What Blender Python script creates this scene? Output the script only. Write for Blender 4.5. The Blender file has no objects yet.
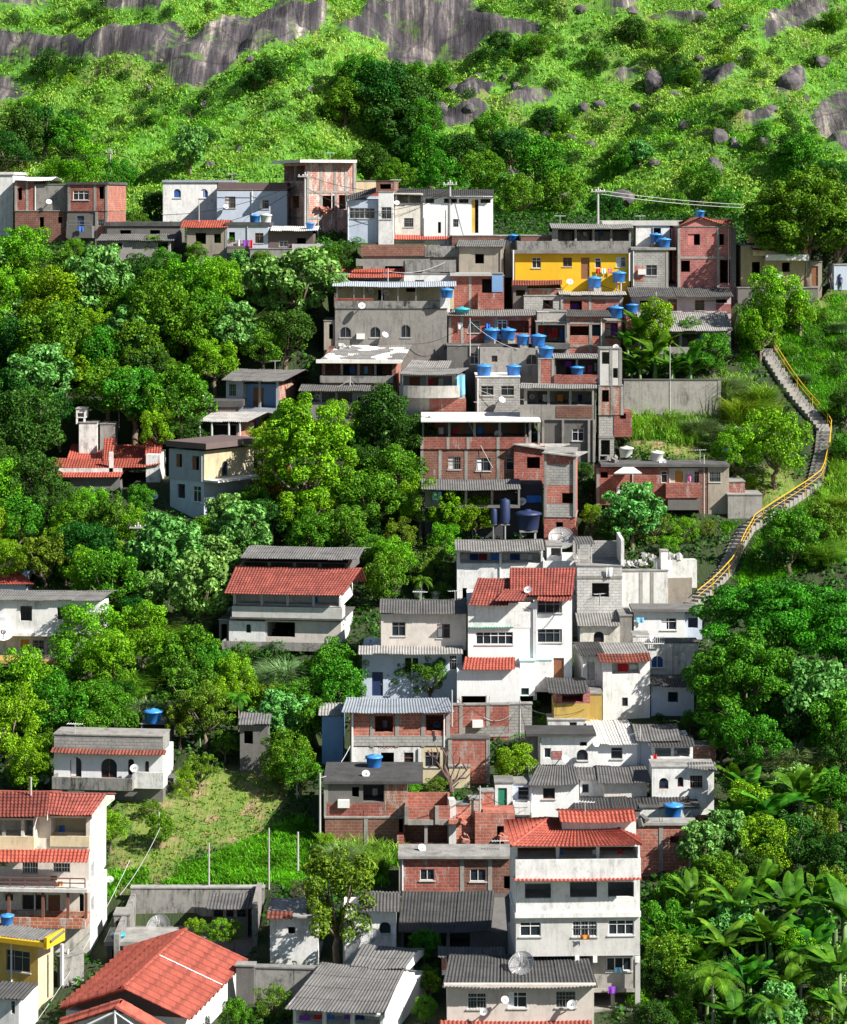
import bpy, bmesh, math, random
import numpy as np
from mathutils import Vector, Matrix
from mathutils.bvhtree import BVHTree
random.seed(7); RNG = np.random.default_rng(7)
scene = bpy.context.scene
COL = scene.collection
F = 2600.0; CX = 423.5; YH = 200.0; CZ = 60.0
sin, cos, pi = math.sin, math.cos, math.pi
CAM = Vector((0, 0, CZ))

# ------------------------------------------------------------------ the lie of the land
_py = [215, 228, 240, 250, 300, 400, 500, 600, 700, 800, 900, 960, 1024, 1060]
_yy = [281, 271, 262, 254, 249, 236, 221, 206, 191, 177, 163, 155, 146, 141]
def pyD(Y): return float(np.interp(Y, _yy[::-1], _py[::-1]))
def D(py): return float(np.interp(py, _py, _yy))
_k = [(-400, 4), (0, 4), (60, 6), (110, 9)]
for Y in range(120, 284, 4): _k.append((Y, CZ-(np.interp(Y, _yy[::-1], _py[::-1])-YH)*Y/F if Y >= 141 else 0))
_k = [k for k in _k if k[0] < 118 or k[0] > 143]
_k += [(292, 57.2), (305, 53), (322, 49.5), (338, 52), (350, 58), (372, 68), (400, 82), (424, 97), (445, 109), (480, 122), (540, 138), (640, 150), (1200, 150)]
KY = np.array([k[0] for k in _k]); KZ = np.array([k[1] for k in _k])
def bump(x, y):
    return (np.sin(x*.11+y*.07)*np.sin(y*.13-x*.05+1.3)+.5*np.sin(x*.31+2)*np.sin(y*.27+x*.1))
def G(x, y):
    z = np.interp(y, KY, KZ)
    h = np.clip((y-335)/30, 0, 1)
    big = 4.2*np.sin(x*.075+.6)*np.sin(y*.03+x*.012)+2.3*np.sin(x*.13+y*.05)*np.sin(y*.09-x*.07)+.9*np.sin(x*.41+y*.2)*np.sin(y*.37-x*.2)+1.5*np.sin(x*.23+2*np.sin(y*.08))*np.cos(y*.21+x*.05)+.5*np.sin(x*.83+y*.31)*np.sin(y*.66+1)
    n = .16*bump(x, y)*np.clip((275-y)/10, 0, 1)
    return z+big*h+n
def rayz(py, Y): return CZ-(py-YH)*Y/F
def hit_ground(px, py, Y0=136, h=0.0):
    Y = np.arange(Y0, 620, .25); X = (px-CX)*Y/F
    d = rayz(py, Y)-G(X, Y)-h
    i = int(np.argmax(d <= 0)) if (d <= 0).any() else len(Y)-1
    return Vector((X[i], Y[i], rayz(py, Y[i])-h))
def P(px, py, Y): return Vector(((px-CX)*Y/F, Y, rayz(py, Y)))

# ------------------------------------------------------------------ materials
MATS = {}
def newmat(name):
    m = bpy.data.materials.new(name); m.use_nodes = True
    nt = m.node_tree; b = nt.nodes['Principled BSDF']; MATS[name] = m
    return m, nt, b
def node(nt, t, **kw):
    n = nt.nodes.new(t)
    for k, v in kw.items():
        if k in n.inputs: n.inputs[k].default_value = v
        else: setattr(n, k, v)
    return n
def c4(c): return (c[0], c[1], c[2], 1)
def coords(nt, sx=1, sy=1, sz=1):
    tc = node(nt, 'ShaderNodeTexCoord'); oi = node(nt, 'ShaderNodeObjectInfo')
    mul = node(nt, 'ShaderNodeMath', operation='MULTIPLY'); mul.inputs[1].default_value = 137.0
    nt.links.new(oi.outputs['Random'], mul.inputs[0])
    add = node(nt, 'ShaderNodeVectorMath', operation='ADD')
    nt.links.new(tc.outputs['Object'], add.inputs[0]); nt.links.new(mul.outputs[0], add.inputs[1])
    mp = node(nt, 'ShaderNodeMapping'); mp.inputs['Scale'].default_value = (sx, sy, sz)
    nt.links.new(add.outputs[0], mp.inputs['Vector'])
    return mp.outputs[0], tc, oi
def ramp(nt, fac, stops):
    r = node(nt, 'ShaderNodeValToRGB'); cr = r.color_ramp
    while len(cr.elements) < len(stops): cr.elements.new(.5)
    for e, (p, c) in zip(cr.elements, stops): e.position = p; e.color = c4(c) if len(c) == 3 else c
    nt.links.new(fac, r.inputs[0]); return r.outputs[0]
def mix(nt, fac, a, b, mode='MIX'):
    m = node(nt, 'ShaderNodeMix', data_type='RGBA', blend_type=mode)
    for s, v in ((m.inputs[0], fac), (m.inputs[6], a), (m.inputs[7], b)):
        if hasattr(v, 'is_linked'): nt.links.new(v, s)
        elif isinstance(v, (int, float)): s.default_value = v
        else: s.default_value = c4(v)
    return m.outputs[2]
def noise(nt, vec, scale, detail=4, rough=.6, out='Fac'):
    n = node(nt, 'ShaderNodeTexNoise'); n.inputs['Scale'].default_value = scale
    n.inputs['Detail'].default_value = detail; n.inputs['Roughness'].default_value = rough
    nt.links.new(vec, n.inputs['Vector']); return n.outputs[out]
def vary(nt, col, oi, lo, hi):
    m = node(nt, 'ShaderNodeMapRange'); m.inputs[3].default_value = lo; m.inputs[4].default_value = hi; nt.links.new(oi.outputs['Random'], m.inputs[0])
    h = node(nt, 'ShaderNodeHueSaturation'); nt.links.new(col, h.inputs['Color']); nt.links.new(m.outputs[0], h.inputs['Value']); return h.outputs[0]
def plaster(name, c, dirt=.5, dc=(.06, .055, .05), rough=.85):
    m, nt, b = newmat(name)
    v, tc, oi = coords(nt, 1.6, 1.6, .35)
    v2, _, _ = coords(nt, 1, 1, 1)
    f1 = ramp(nt, noise(nt, v, 1.3, 7, .75), [(.47, (0, 0, 0)), (.66, (1, 1, 1))])
    f2 = ramp(nt, noise(nt, v2, .8, 6, .7), [(.38, (.12, .12, .12)), (.62, (1, 1, 1))])
    v3, _, _ = coords(nt, 5, 5, .22)
    f3 = ramp(nt, noise(nt, v3, 1.1, 4, .6), [(.52, (0, 0, 0)), (.7, (.8, .8, .8))]); f4 = ramp(nt, noise(nt, v2, 2.6, 8, .8), [(.50, (0, 0, 0)), (.66, (.9, .9, .9))])
    dm = mix(nt, 1.0, mix(nt, 1.0, mix(nt, 1.0, f1, f3, 'LIGHTEN'), f4, 'LIGHTEN'), f2, 'MULTIPLY')
    base = mix(nt, noise(nt, v2, 1.4, 6, .7), [k*.80 for k in c], [min(.9, k*1.08) for k in c])
    k = node(nt, 'ShaderNodeMath', operation='MULTIPLY'); k.inputs[1].default_value = dirt
    nt.links.new(dm, k.inputs[0])
    nt.links.new(vary(nt, mix(nt, k.outputs[0], base, dc), oi, .86 if max(c) < .6 else .95, 1.1 if max(c) < .6 else 1.02), b.inputs['Base Color'])
    b.inputs['Roughness'].default_value = rough
    bp = node(nt, 'ShaderNodeBump', Strength=.25, Distance=.03); nt.links.new(noise(nt, v2, 6, 4), bp.inputs['Height']); nt.links.new(bp.outputs[0], b.inputs['Normal'])
    return m
def brick(name, c1, c2, mortar, bw=.42, rh=.21, patch=.0, pc=(.4, .38, .35), ms=.03):
    m, nt, b = newmat(name)
    tc = node(nt, 'ShaderNodeTexCoord'); sp = node(nt, 'ShaderNodeSeparateXYZ'); nt.links.new(tc.outputs['Object'], sp.inputs[0])
    ad = node(nt, 'ShaderNodeMath', operation='ADD'); nt.links.new(sp.outputs[0], ad.inputs[0]); nt.links.new(sp.outputs[1], ad.inputs[1])
    cb = node(nt, 'ShaderNodeCombineXYZ'); nt.links.new(ad.outputs[0], cb.inputs[0]); nt.links.new(sp.outputs[2], cb.inputs[1])
    br = node(nt, 'ShaderNodeTexBrick'); br.inputs['Scale'].default_value = 1
    br.inputs['Brick Width'].default_value = bw; br.inputs['Row Height'].default_value = rh
    br.inputs['Mortar Size'].default_value = ms; br.inputs['Mortar Smooth'].default_value = .4
    br.inputs['Color1'].default_value = c4(c1); br.inputs['Color2'].default_value = c4(c2); br.inputs['Mortar'].default_value = c4(mortar)
    nt.links.new(cb.outputs[0], br.inputs['Vector'])
    v2, _, oi = coords(nt); v3, _, _ = coords(nt, 1.5, 1.5, .4)
    col = mix(nt, ramp(nt, noise(nt, v2, 1.1, 6, .7), [(.36, (0, 0, 0)), (.7, (.65, .65, .65))]), br.outputs['Color'], [k*.42 for k in c1])
    col = mix(nt, ramp(nt, noise(nt, v3, 1.4, 5, .7), [(.62-patch*.3, (0, 0, 0)), (.68-patch*.3, (.8, .8, .8))]), col, pc)
    col = mix(nt, ramp(nt, noise(nt, v2, 4.5, 3, .6), [(.45, (0, 0, 0)), (.7, (.55, .55, .55))]), col, [k*.6 for k in c1])
    nt.links.new(vary(nt, col, oi, .78, 1.12), b.inputs['Base Color']); b.inputs['Roughness'].default_value = .9
    bp = node(nt, 'ShaderNodeBump', Strength=.5, Distance=.03); nt.links.new(br.outputs['Fac'], bp.inputs['Height']); bp.invert = True; nt.links.new(bp.outputs[0], b.inputs['Normal'])
    return m
def roofmat(name, c, c2, patch=(.5, .5, .5), pa=.0, rough=.9, rows=0, spec=.3):
    m, nt, b = newmat(name)
    v, tc, oi = coords(nt); v2, _, _ = coords(nt, 2.2, .5, .5)
    col = mix(nt, ramp(nt, noise(nt, v, .9, 8, .72), [(.33, (0, 0, 0)), (.68, (1, 1, 1))]), c, c2)
    col = mix(nt, ramp(nt, noise(nt, v2, 2.2, 5, .7), [(.5, (0, 0, 0)), (.75, (.6, .6, .6))]), col, [k*.45 for k in c])
    if pa: col = mix(nt, ramp(nt, noise(nt, v, .45, 2, .5), [(.66-pa, (0, 0, 0)), (.68-pa, (1, 1, 1))]), col, patch)
    if rows:
        br = node(nt, 'ShaderNodeTexBrick', offset=0.0); br.inputs['Scale'].default_value = 1
        br.inputs['Brick Width'].default_value = .25; br.inputs['Row Height'].default_value = .36; br.inputs['Mortar Size'].default_value = .02
        br.inputs['Color1'].default_value = (.55, .55, .55, 1); br.inputs['Color2'].default_value = (1.25, 1.2, 1.15, 1); br.inputs['Mortar'].default_value = (.45, .4, .4, 1)
        nt.links.new(tc.outputs['Object'], br.inputs['Vector'])
        col = mix(nt, .45, col, br.outputs['Color'], 'MULTIPLY')
    if name == 'tile_plain':      # rib and course shading painted in as dark bands
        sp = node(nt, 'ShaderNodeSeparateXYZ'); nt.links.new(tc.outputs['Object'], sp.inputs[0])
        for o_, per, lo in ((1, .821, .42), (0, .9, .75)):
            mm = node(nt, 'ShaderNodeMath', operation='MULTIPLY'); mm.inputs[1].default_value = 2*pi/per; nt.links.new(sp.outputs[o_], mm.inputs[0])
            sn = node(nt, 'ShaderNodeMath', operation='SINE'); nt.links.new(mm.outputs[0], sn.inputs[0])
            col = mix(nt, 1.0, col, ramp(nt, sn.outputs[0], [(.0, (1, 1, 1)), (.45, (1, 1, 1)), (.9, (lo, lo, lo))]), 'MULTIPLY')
    nt.links.new(vary(nt, col, oi, .7, 1.2), b.inputs['Base Color']); b.inputs['Roughness'].default_value = rough
    b.inputs['Specular IOR Level'].default_value = spec
    return m
def plain(name, c, rough=.6, metal=0, var=.12, spec=.5):
    m, nt, b = newmat(name); v, tc, oi = coords(nt)
    f = noise(nt, v, 3, 4)
    nt.links.new(mix(nt, f, [k*(1-var) for k in c], [min(1, k*(1+var)) for k in c]), b.inputs['Base Color'])
    b.inputs['Roughness'].default_value = rough; b.inputs['Metallic'].default_value = metal; b.inputs['Specular IOR Level'].default_value = spec
    return m
plaster('white', (.84, .83, .81), .6); plaster('white_clean', (.9, .9, .89), .2); plaster('white_dirty', (.78, .77, .74), .95, (.035, .035, .035))
plaster('offwhite', (.66, .60, .54), .4); plaster('cream', (.68, .58, .38), .5); plaster('sand', (.50, .42, .27), .7); plaster('tan', (.42, .34, .18), .5); plaster('warm_white', (.74, .70, .62), .7)
plaster('yellow', (.78, .47, .012), .12); plaster('pale_yellow', (.70, .45, .10), .35)
plaster('blue_grey', (.42, .46, .52), .35); plaster('pale_blue', (.55, .62, .74), .25); plaster('lilac', (.56, .42, .45), .4)
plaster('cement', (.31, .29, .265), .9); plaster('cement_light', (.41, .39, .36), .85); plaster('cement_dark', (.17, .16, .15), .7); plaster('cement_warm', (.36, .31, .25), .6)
plaster('concrete', (.35, .33, .30), .9); plaster('mould', (.30, .29, .27), 1.5, (.025, .025, .024)); plaster('light_concrete', (.58, .57, .54), .5)
plaster('purple_brown', (.15, .105, .10), .4); plaster('red_paint', (.42, .08, .06), .4); plaster('pink_paint', (.62, .22, .20), .4); plaster('sky_blue_wall', (.20, .36, .62), .2)
plaster('stone_white', (.72, .71, .68), .8, (.2, .18, .15)); plaster('painted_shade', (.05, .05, .06), .3); plaster('mint', (.5, .75, .68), .2); plaster('ochre', (.50, .34, .08), .5)
brick('brick', (.36, .085, .06), (.47, .14, .10), (.36, .25, .21), patch=.12); brick('brick_orange', (.46, .125, .08), (.57, .19, .13), (.46, .33, .27), patch=.14); brick('brick_white', (.60, .22, .15), (.68, .30, .22), (.7, .6, .55), patch=.38, pc=(.72, .68, .62))
brick('brick_pink', (.44, .12, .11), (.54, .18, .16), (.42, .3, .27)); brick('brick_dark', (.22, .085, .055), (.28, .12, .08), (.26, .2, .17))
brick('brick_patched', (.42, .12, .06), (.50, .17, .09), (.46, .37, .3), patch=.42, pc=(.42, .40, .36))
brick('block', (.40, .39, .36), (.46, .45, .42), (.30, .29, .27), .5, .22); brick('block_light', (.56, .55, .52), (.62, .61, .58), (.42, .41, .4), .5, .22)
roofmat('fibro', (.17, .165, .16), (.09, .088, .085)); roofmat('fibro_dark', (.085, .083, .082), (.045, .045, .045)); roofmat('fibro_light', (.36, .35, .33), (.2, .19, .18))
roofmat('fibro_patched', (.24, .235, .23), (.14, .135, .13), (.66, .64, .6), .13)
roofmat('metal', (.62, .61, .58), (.50, .49, .46), rough=.55); roofmat('metal_blue', (.40, .44, .49), (.30, .33, .37), rough=.5); roofmat('white_sheet', (.78, .76, .72), (.62, .6, .56), rough=.6)
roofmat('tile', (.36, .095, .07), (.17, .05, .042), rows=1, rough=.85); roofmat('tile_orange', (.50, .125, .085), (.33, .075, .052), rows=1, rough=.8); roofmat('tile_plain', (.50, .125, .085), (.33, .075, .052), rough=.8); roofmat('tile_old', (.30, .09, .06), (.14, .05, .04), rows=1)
roofmat('slab', (.40, .39, .36), (.16, .155, .15)); roofmat('slab_dark', (.13, .125, .12), (.06, .06, .06))
plain('alu', (.72, .72, .7), .45); plain('white_paint', (.8, .8, .8), .5); plain('wood', (.22, .09, .04), .7, var=.3); plain('wood_orange', (.55, .24, .03), .6); plain('green_paint', (.03, .22, .13), .5)
plain('tank_blue', (.025, .17, .52), .38, var=.2); plain('tank_lid', (.05, .26, .62), .4); plain('tank_teal', (.03, .38, .46), .4); plain('tank_navy', (.02, .035, .10), .5); plain('tank_white', (.72, .72, .7), .6)
plain('dish', (.72, .72, .73), .45); plain('steel', (.35, .35, .36), .45, .6); plain('rust', (.16, .07, .045), .9, var=.4); plain('pole_grey', (.42, .41, .39), .8, var=.25); plain('cable', (.02, .02, .02), .6); plain('cable_light', (.5, .5, .5), .6)
plain('rail_yellow', (.62, .38, .02), .5); plain('bark', (.17, .13, .09), .95, var=.5); plain('bark_pale', (.34, .3, .24), .95, var=.4); plain('dead_wood', (.16, .10, .09), .95, var=.4)
plain('dark_hole', (.012, .012, .014), .9)
plain('skin', (.28, .14, .09), .6); plain('cloth_dark', (.03, .035, .05), .9)
m, nt, b = newmat('glass'); b.inputs['Base Color'].default_value = (.02, .026, .035, 1); b.inputs['Roughness'].default_value = .08; b.inputs['Specular IOR Level'].default_value = .6
m, nt, b = newmat('glass_blue'); b.inputs['Base Color'].default_value = (.03, .10, .30, 1); b.inputs['Roughness'].default_value = .12
CLOTH = {'red': (.62, .02, .03), 'white': (.8, .8, .8), 'blue': (.04, .18, .62), 'light blue': (.22, .55, .85), 'purple': (.25, .06, .5), 'pink': (.75, .2, .4), 'yellow': (.75, .7, .25), 'navy': (.03, .05, .2), 'orange': (.75, .25, .03), 'maroon': (.2, .02, .04)}
for k, v in CLOTH.items(): plain('cloth_'+k, v, .9, var=.2)
def leafmat(name, ca, cb_, cc, trans=.2, rough=.5, big=0):
    m, nt, b = newmat(name)
    g = node(nt, 'ShaderNodeNewGeometry'); oi = node(nt, 'ShaderNodeObjectInfo')
    col = ramp(nt, g.outputs['Random Per Island'], [(0, ca), (.55, cb_), (1, cc)])
    tc = node(nt, 'ShaderNodeTexCoord')
    nz = noise(nt, tc.outputs['Object'], .45, 3)
    f = node(nt, 'ShaderNodeMapRange'); f.inputs[1].default_value = .3; f.inputs[2].default_value = .7; f.inputs[3].default_value = .45; f.inputs[4].default_value = 1.35
    nt.links.new(nz, f.inputs[0])
    hs = node(nt, 'ShaderNodeHueSaturation')
    nt.links.new(col, hs.inputs['Color']); nt.links.new(f.outputs[0], hs.inputs['Value'])
    if name == 'leaf_banana':
        bn = noise(nt, tc.outputs['Object'], .9, 3); nt.links.new(ramp(nt, bn, [(.3, ca), (.5, cb_), (.72, cc)]), hs.inputs['Color'])
    h = node(nt, 'ShaderNodeMapRange'); h.inputs[3].default_value = .475; h.inputs[4].default_value = .52
    nt.links.new(oi.outputs['Random'], h.inputs[0]); nt.links.new(h.outputs[0], hs.inputs['Hue'])
    outc = hs.outputs[0]
    if big:
        n2 = noise(nt, tc.outputs['Object'], .045, 5, .65)
        outc = mix(nt, ramp(nt, n2, [(.42, (0, 0, 0)), (.62, (1, 1, 1))]), outc, big)
    nt.links.new(outc, b.inputs['Base Color']); b.inputs['Roughness'].default_value = rough; b.inputs['Specular IOR Level'].default_value = .15
    tr = node(nt, 'ShaderNodeBsdfTranslucent'); tint = mix(nt, 1.0, outc, (1.3, 1.25, .5), 'MULTIPLY'); nt.links.new(tint, tr.inputs[0])
    ms = node(nt, 'ShaderNodeMixShader'); ms.inputs[0].default_value = trans
    out = nt.nodes['Material Output']; nt.links.new(b.outputs[0], ms.inputs[1]); nt.links.new(tr.outputs[0], ms.inputs[2]); nt.links.new(ms.outputs[0], out.inputs[0])
leafmat('leaf_dark', (.010, .05, .006), (.028, .115, .010), (.07, .21, .018), .12)
leafmat('leaf_mid', (.025, .10, .006), (.075, .25, .010), (.17, .43, .016), .14)
leafmat('leaf_bright', (.05, .17, .004), (.15, .38, .008), (.31, .60, .015), .15)
leafmat('leaf_pale', (.06, .20, .035), (.14, .37, .07), (.28, .54, .15), .15)
leafmat('leaf_grey', (.10, .20, .06), (.20, .34, .12), (.36, .50, .24), .15)
leafmat('leaf_olive', (.04, .10, .008), (.10, .22, .012), (.22, .37, .025), .15)
leafmat('leaf_feather', (.015, .11, .004), (.04, .23, .007), (.08, .36, .010), .12)
leafmat('leaf_banana', (.025, .11, .008), (.07, .24, .012), (.17, .41, .03), .25)
leafmat('leaf_purple', (.08, .04, .05), (.13, .065, .08), (.18, .10, .09))
leafmat('leaf_rust', (.10, .14, .008), (.24, .20, .012), (.40, .17, .015))
leafmat('grass_bright', (.08, .24, .006), (.16, .40, .010), (.28, .54, .02), .2)
leafmat('grass_tall', (.12, .28, .02), (.22, .42, .03), (.38, .56, .09), .2)
leafmat('scrub', (.06, .21, .011), (.16, .43, .022), (.33, .62, .05), .2, big=(.36, .54, .09))
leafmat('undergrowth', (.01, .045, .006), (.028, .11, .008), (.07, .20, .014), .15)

# ------------------------------------------------------------------ mesh building
class MB:
    def __init__(s): s.v = []; s.f = []
    def q(s, *p):
        i = len(s.v); s.v += [tuple(a) for a in p]; s.f.append(tuple(range(i, i+len(p))))
    def box(s, x0, y0, z0, x1, y1, z1, M=None):
        i = len(s.v); c = [(x0, y0, z0), (x1, y0, z0), (x1, y1, z0), (x0, y1, z0), (x0, y0, z1), (x1, y0, z1), (x1, y1, z1), (x0, y1, z1)]
        if M: c = [tuple(M @ Vector(p)) for p in c]
        s.v += c
        s.f += [(i, i+3, i+2, i+1), (i+4, i+5, i+6, i+7), (i, i+1, i+5, i+4), (i+1, i+2, i+6, i+5), (i+2, i+3, i+7, i+6), (i+3, i, i+4, i+7)]
    def tube(s, pts, r, n=6, cap=True):
        pts = [Vector(p) for p in pts]; rs = r if isinstance(r, (list, tuple)) else [r]*len(pts); b0 = len(s.v)
        for k, p in enumerate(pts):
            t = (pts[min(k+1, len(pts)-1)]-pts[max(k-1, 0)]).normalized()
            u = t.cross(Vector((0, 0, 1))) if abs(t.z) < .95 else t.cross(Vector((1, 0, 0)))
            u.normalize(); w = t.cross(u)
            for j in range(n):
                a = 2*pi*j/n; s.v.append(tuple(p+(u*cos(a)+w*sin(a))*rs[k]))
        for k in range(len(pts)-1):
            for j in range(n):
                s.f.append((b0+k*n+j, b0+k*n+(j+1) % n, b0+(k+1)*n+(j+1) % n, b0+(k+1)*n+j))
        if cap: s.f.append(tuple(b0+j for j in range(n))[::-1]); s.f.append(tuple(b0+(len(pts)-1)*n+j for j in range(n)))
    def lathe(s, prof, n=16, c=(0, 0, 0)):
        b0 = len(s.v)
        for r, z in prof:
            for j in range(n): a = 2*pi*j/n; s.v.append((c[0]+r*cos(a), c[1]+r*sin(a), c[2]+z))
        for k in range(len(prof)-1):
            for j in range(n): s.f.append((b0+k*n+j, b0+k*n+(j+1) % n, b0+(k+1)*n+(j+1) % n, b0+(k+1)*n+j))
    def mesh(s, name, mat, smooth=False):
        me = bpy.data.meshes.new(name); me.from_pydata(s.v, [], s.f); me.materials.append(MATS[mat])
        if smooth: me.polygons.foreach_set('use_smooth', [True]*len(me.polygons))
        me.update(); return me
    def build(s, name, mat, parent=None, smooth=False):
        return obj(name, s.mesh(name, mat, smooth), parent)
def obj(name, me, parent=None):
    o = bpy.data.objects.new(name, me); COL.objects.link(o)
    if parent: o.parent = parent
    return o
def npmesh(name, V, nper, mat):
    V = np.asarray(V, dtype=np.float32).reshape(-1, 3); n = len(V); nf = n//nper
    me = bpy.data.meshes.new(name); me.vertices.add(n); me.vertices.foreach_set('co', V.ravel())
    me.loops.add(n); me.loops.foreach_set('vertex_index', np.arange(n, dtype=np.int32))
    me.polygons.add(nf); me.polygons.foreach_set('loop_start', np.arange(0, n, nper, dtype=np.int32))
    me.materials.append(MATS[mat]); me.update(calc_edges=True); return me
USED = {}
PENDING = []          # (object, label) pairs made unique at the end
def tag(o, label=None, cat=None, group=None, kind=None):
    if kind: o['kind'] = kind
    if cat: o['category'] = cat
    if group: o['group'] = group
    if label: o['label'] = label
    return o
def empty(name, loc, rz=0):
    o = bpy.data.objects.new(name, None); COL.objects.link(o); o.location = loc; o.rotation_euler = (0, 0, rz); o.empty_display_size = .3
    return o

def sheet_pts(mb, A, B, C_, E, kind, thick=.04):
    """roof sheet: A,B front-left/right, C_,E rear-right/left (local points). waves run across, rows run up"""
    A, B, C_, E = map(Vector, (A, B, C_, E))
    wid = max((B-A).length, (C_-E).length); L = ((E-A).length+(C_-B).length)/2
    nrm = (B-A).cross(E-A).normalized() if (B-A).length > .01 else (C_-A).cross(E-A).normalized()
    if nrm.z < 0: nrm = -nrm
    if kind == 'flat': pitch, amp, nrow = wid, 0, 1
    elif kind == 'wide': pitch, amp, nrow = .82, .17, max(1, int(L/.55))
    elif kind == 'tile': pitch, amp, nrow = .23, .035, max(1, int(L/.37))
    else: pitch, amp, nrow = .20, .028, max(1, round(L/1.6))
    nc = 1 if kind == 'flat' else max(4, int(wid/pitch)*4)
    ph = [0, 1, 0, -1]
    top = []; rows = []
    prn = random.Random(int(abs(A.x*31+E.z*17+wid*7)*10)); npan = max(1, int(wid/1.05)); lifts = [prn.uniform(0, .05) for _ in range(npan+1)]; jit = [prn.uniform(-.09, .09) for _ in range(npan+1)]; sag = prn.uniform(.02, .09)
    for r in range(nrow):
        for e in (0, 1):
            t = (r+e)/nrow
            lift = (.035 if (kind == 'tile') else .02)*(1-e) if nrow > 1 else 0
            row = []
            for c in range(nc+1):
                s_ = c/nc; p = (A*(1-s_)+B*s_)*(1-t)+(E*(1-s_)+C_*s_)*t
                if kind == 'corr': pn = min(npan, int(s_*npan)); p = p+(A-E).normalized()*jit[pn]*(1 if (r, e) == (0, 0) else .3)+nrm*lifts[pn]
                if kind != 'flat' and wid > 2.5: p = p-Vector((0, 0, sag*4*s_*(1-s_)))
                row.append(p+nrm*(ph[c % 4]*amp+lift))
            rows.append(row)
    b0 = len(mb.v)
    for row in rows: mb.v += [tuple(p) for p in row]
    for row in rows: mb.v += [tuple(p-nrm*thick) for p in row]
    nr = len(rows); off = nr*(nc+1)
    for r in range(nr-1):
        for c in range(nc):
            a = b0+r*(nc+1)+c; mb.f.append((a, a+1, a+nc+2, a+nc+1))
            a += off; mb.f.append((a, a+nc+1, a+nc+2, a+1))
    for c in range(nc):
        a = b0+c; mb.f.append((a, a+off, a+off+1, a+1)); a = b0+(nr-1)*(nc+1)+c; mb.f.append((a, a+1, a+off+1, a+off))
    for r in range(nr-1):
        a = b0+r*(nc+1); mb.f.append((a, a+nc+1, a+nc+1+off, a+off)); a += nc; mb.f.append((a, a+off, a+nc+1+off, a+nc+1))
KIND = {'tile': 'tile', 'tile_orange': 'tile', 'tile_old': 'tile', 'slab': 'flat', 'tile_plain': 'tile', 'slab_dark': 'flat', 'white_sheet': 'flat'}

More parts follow.
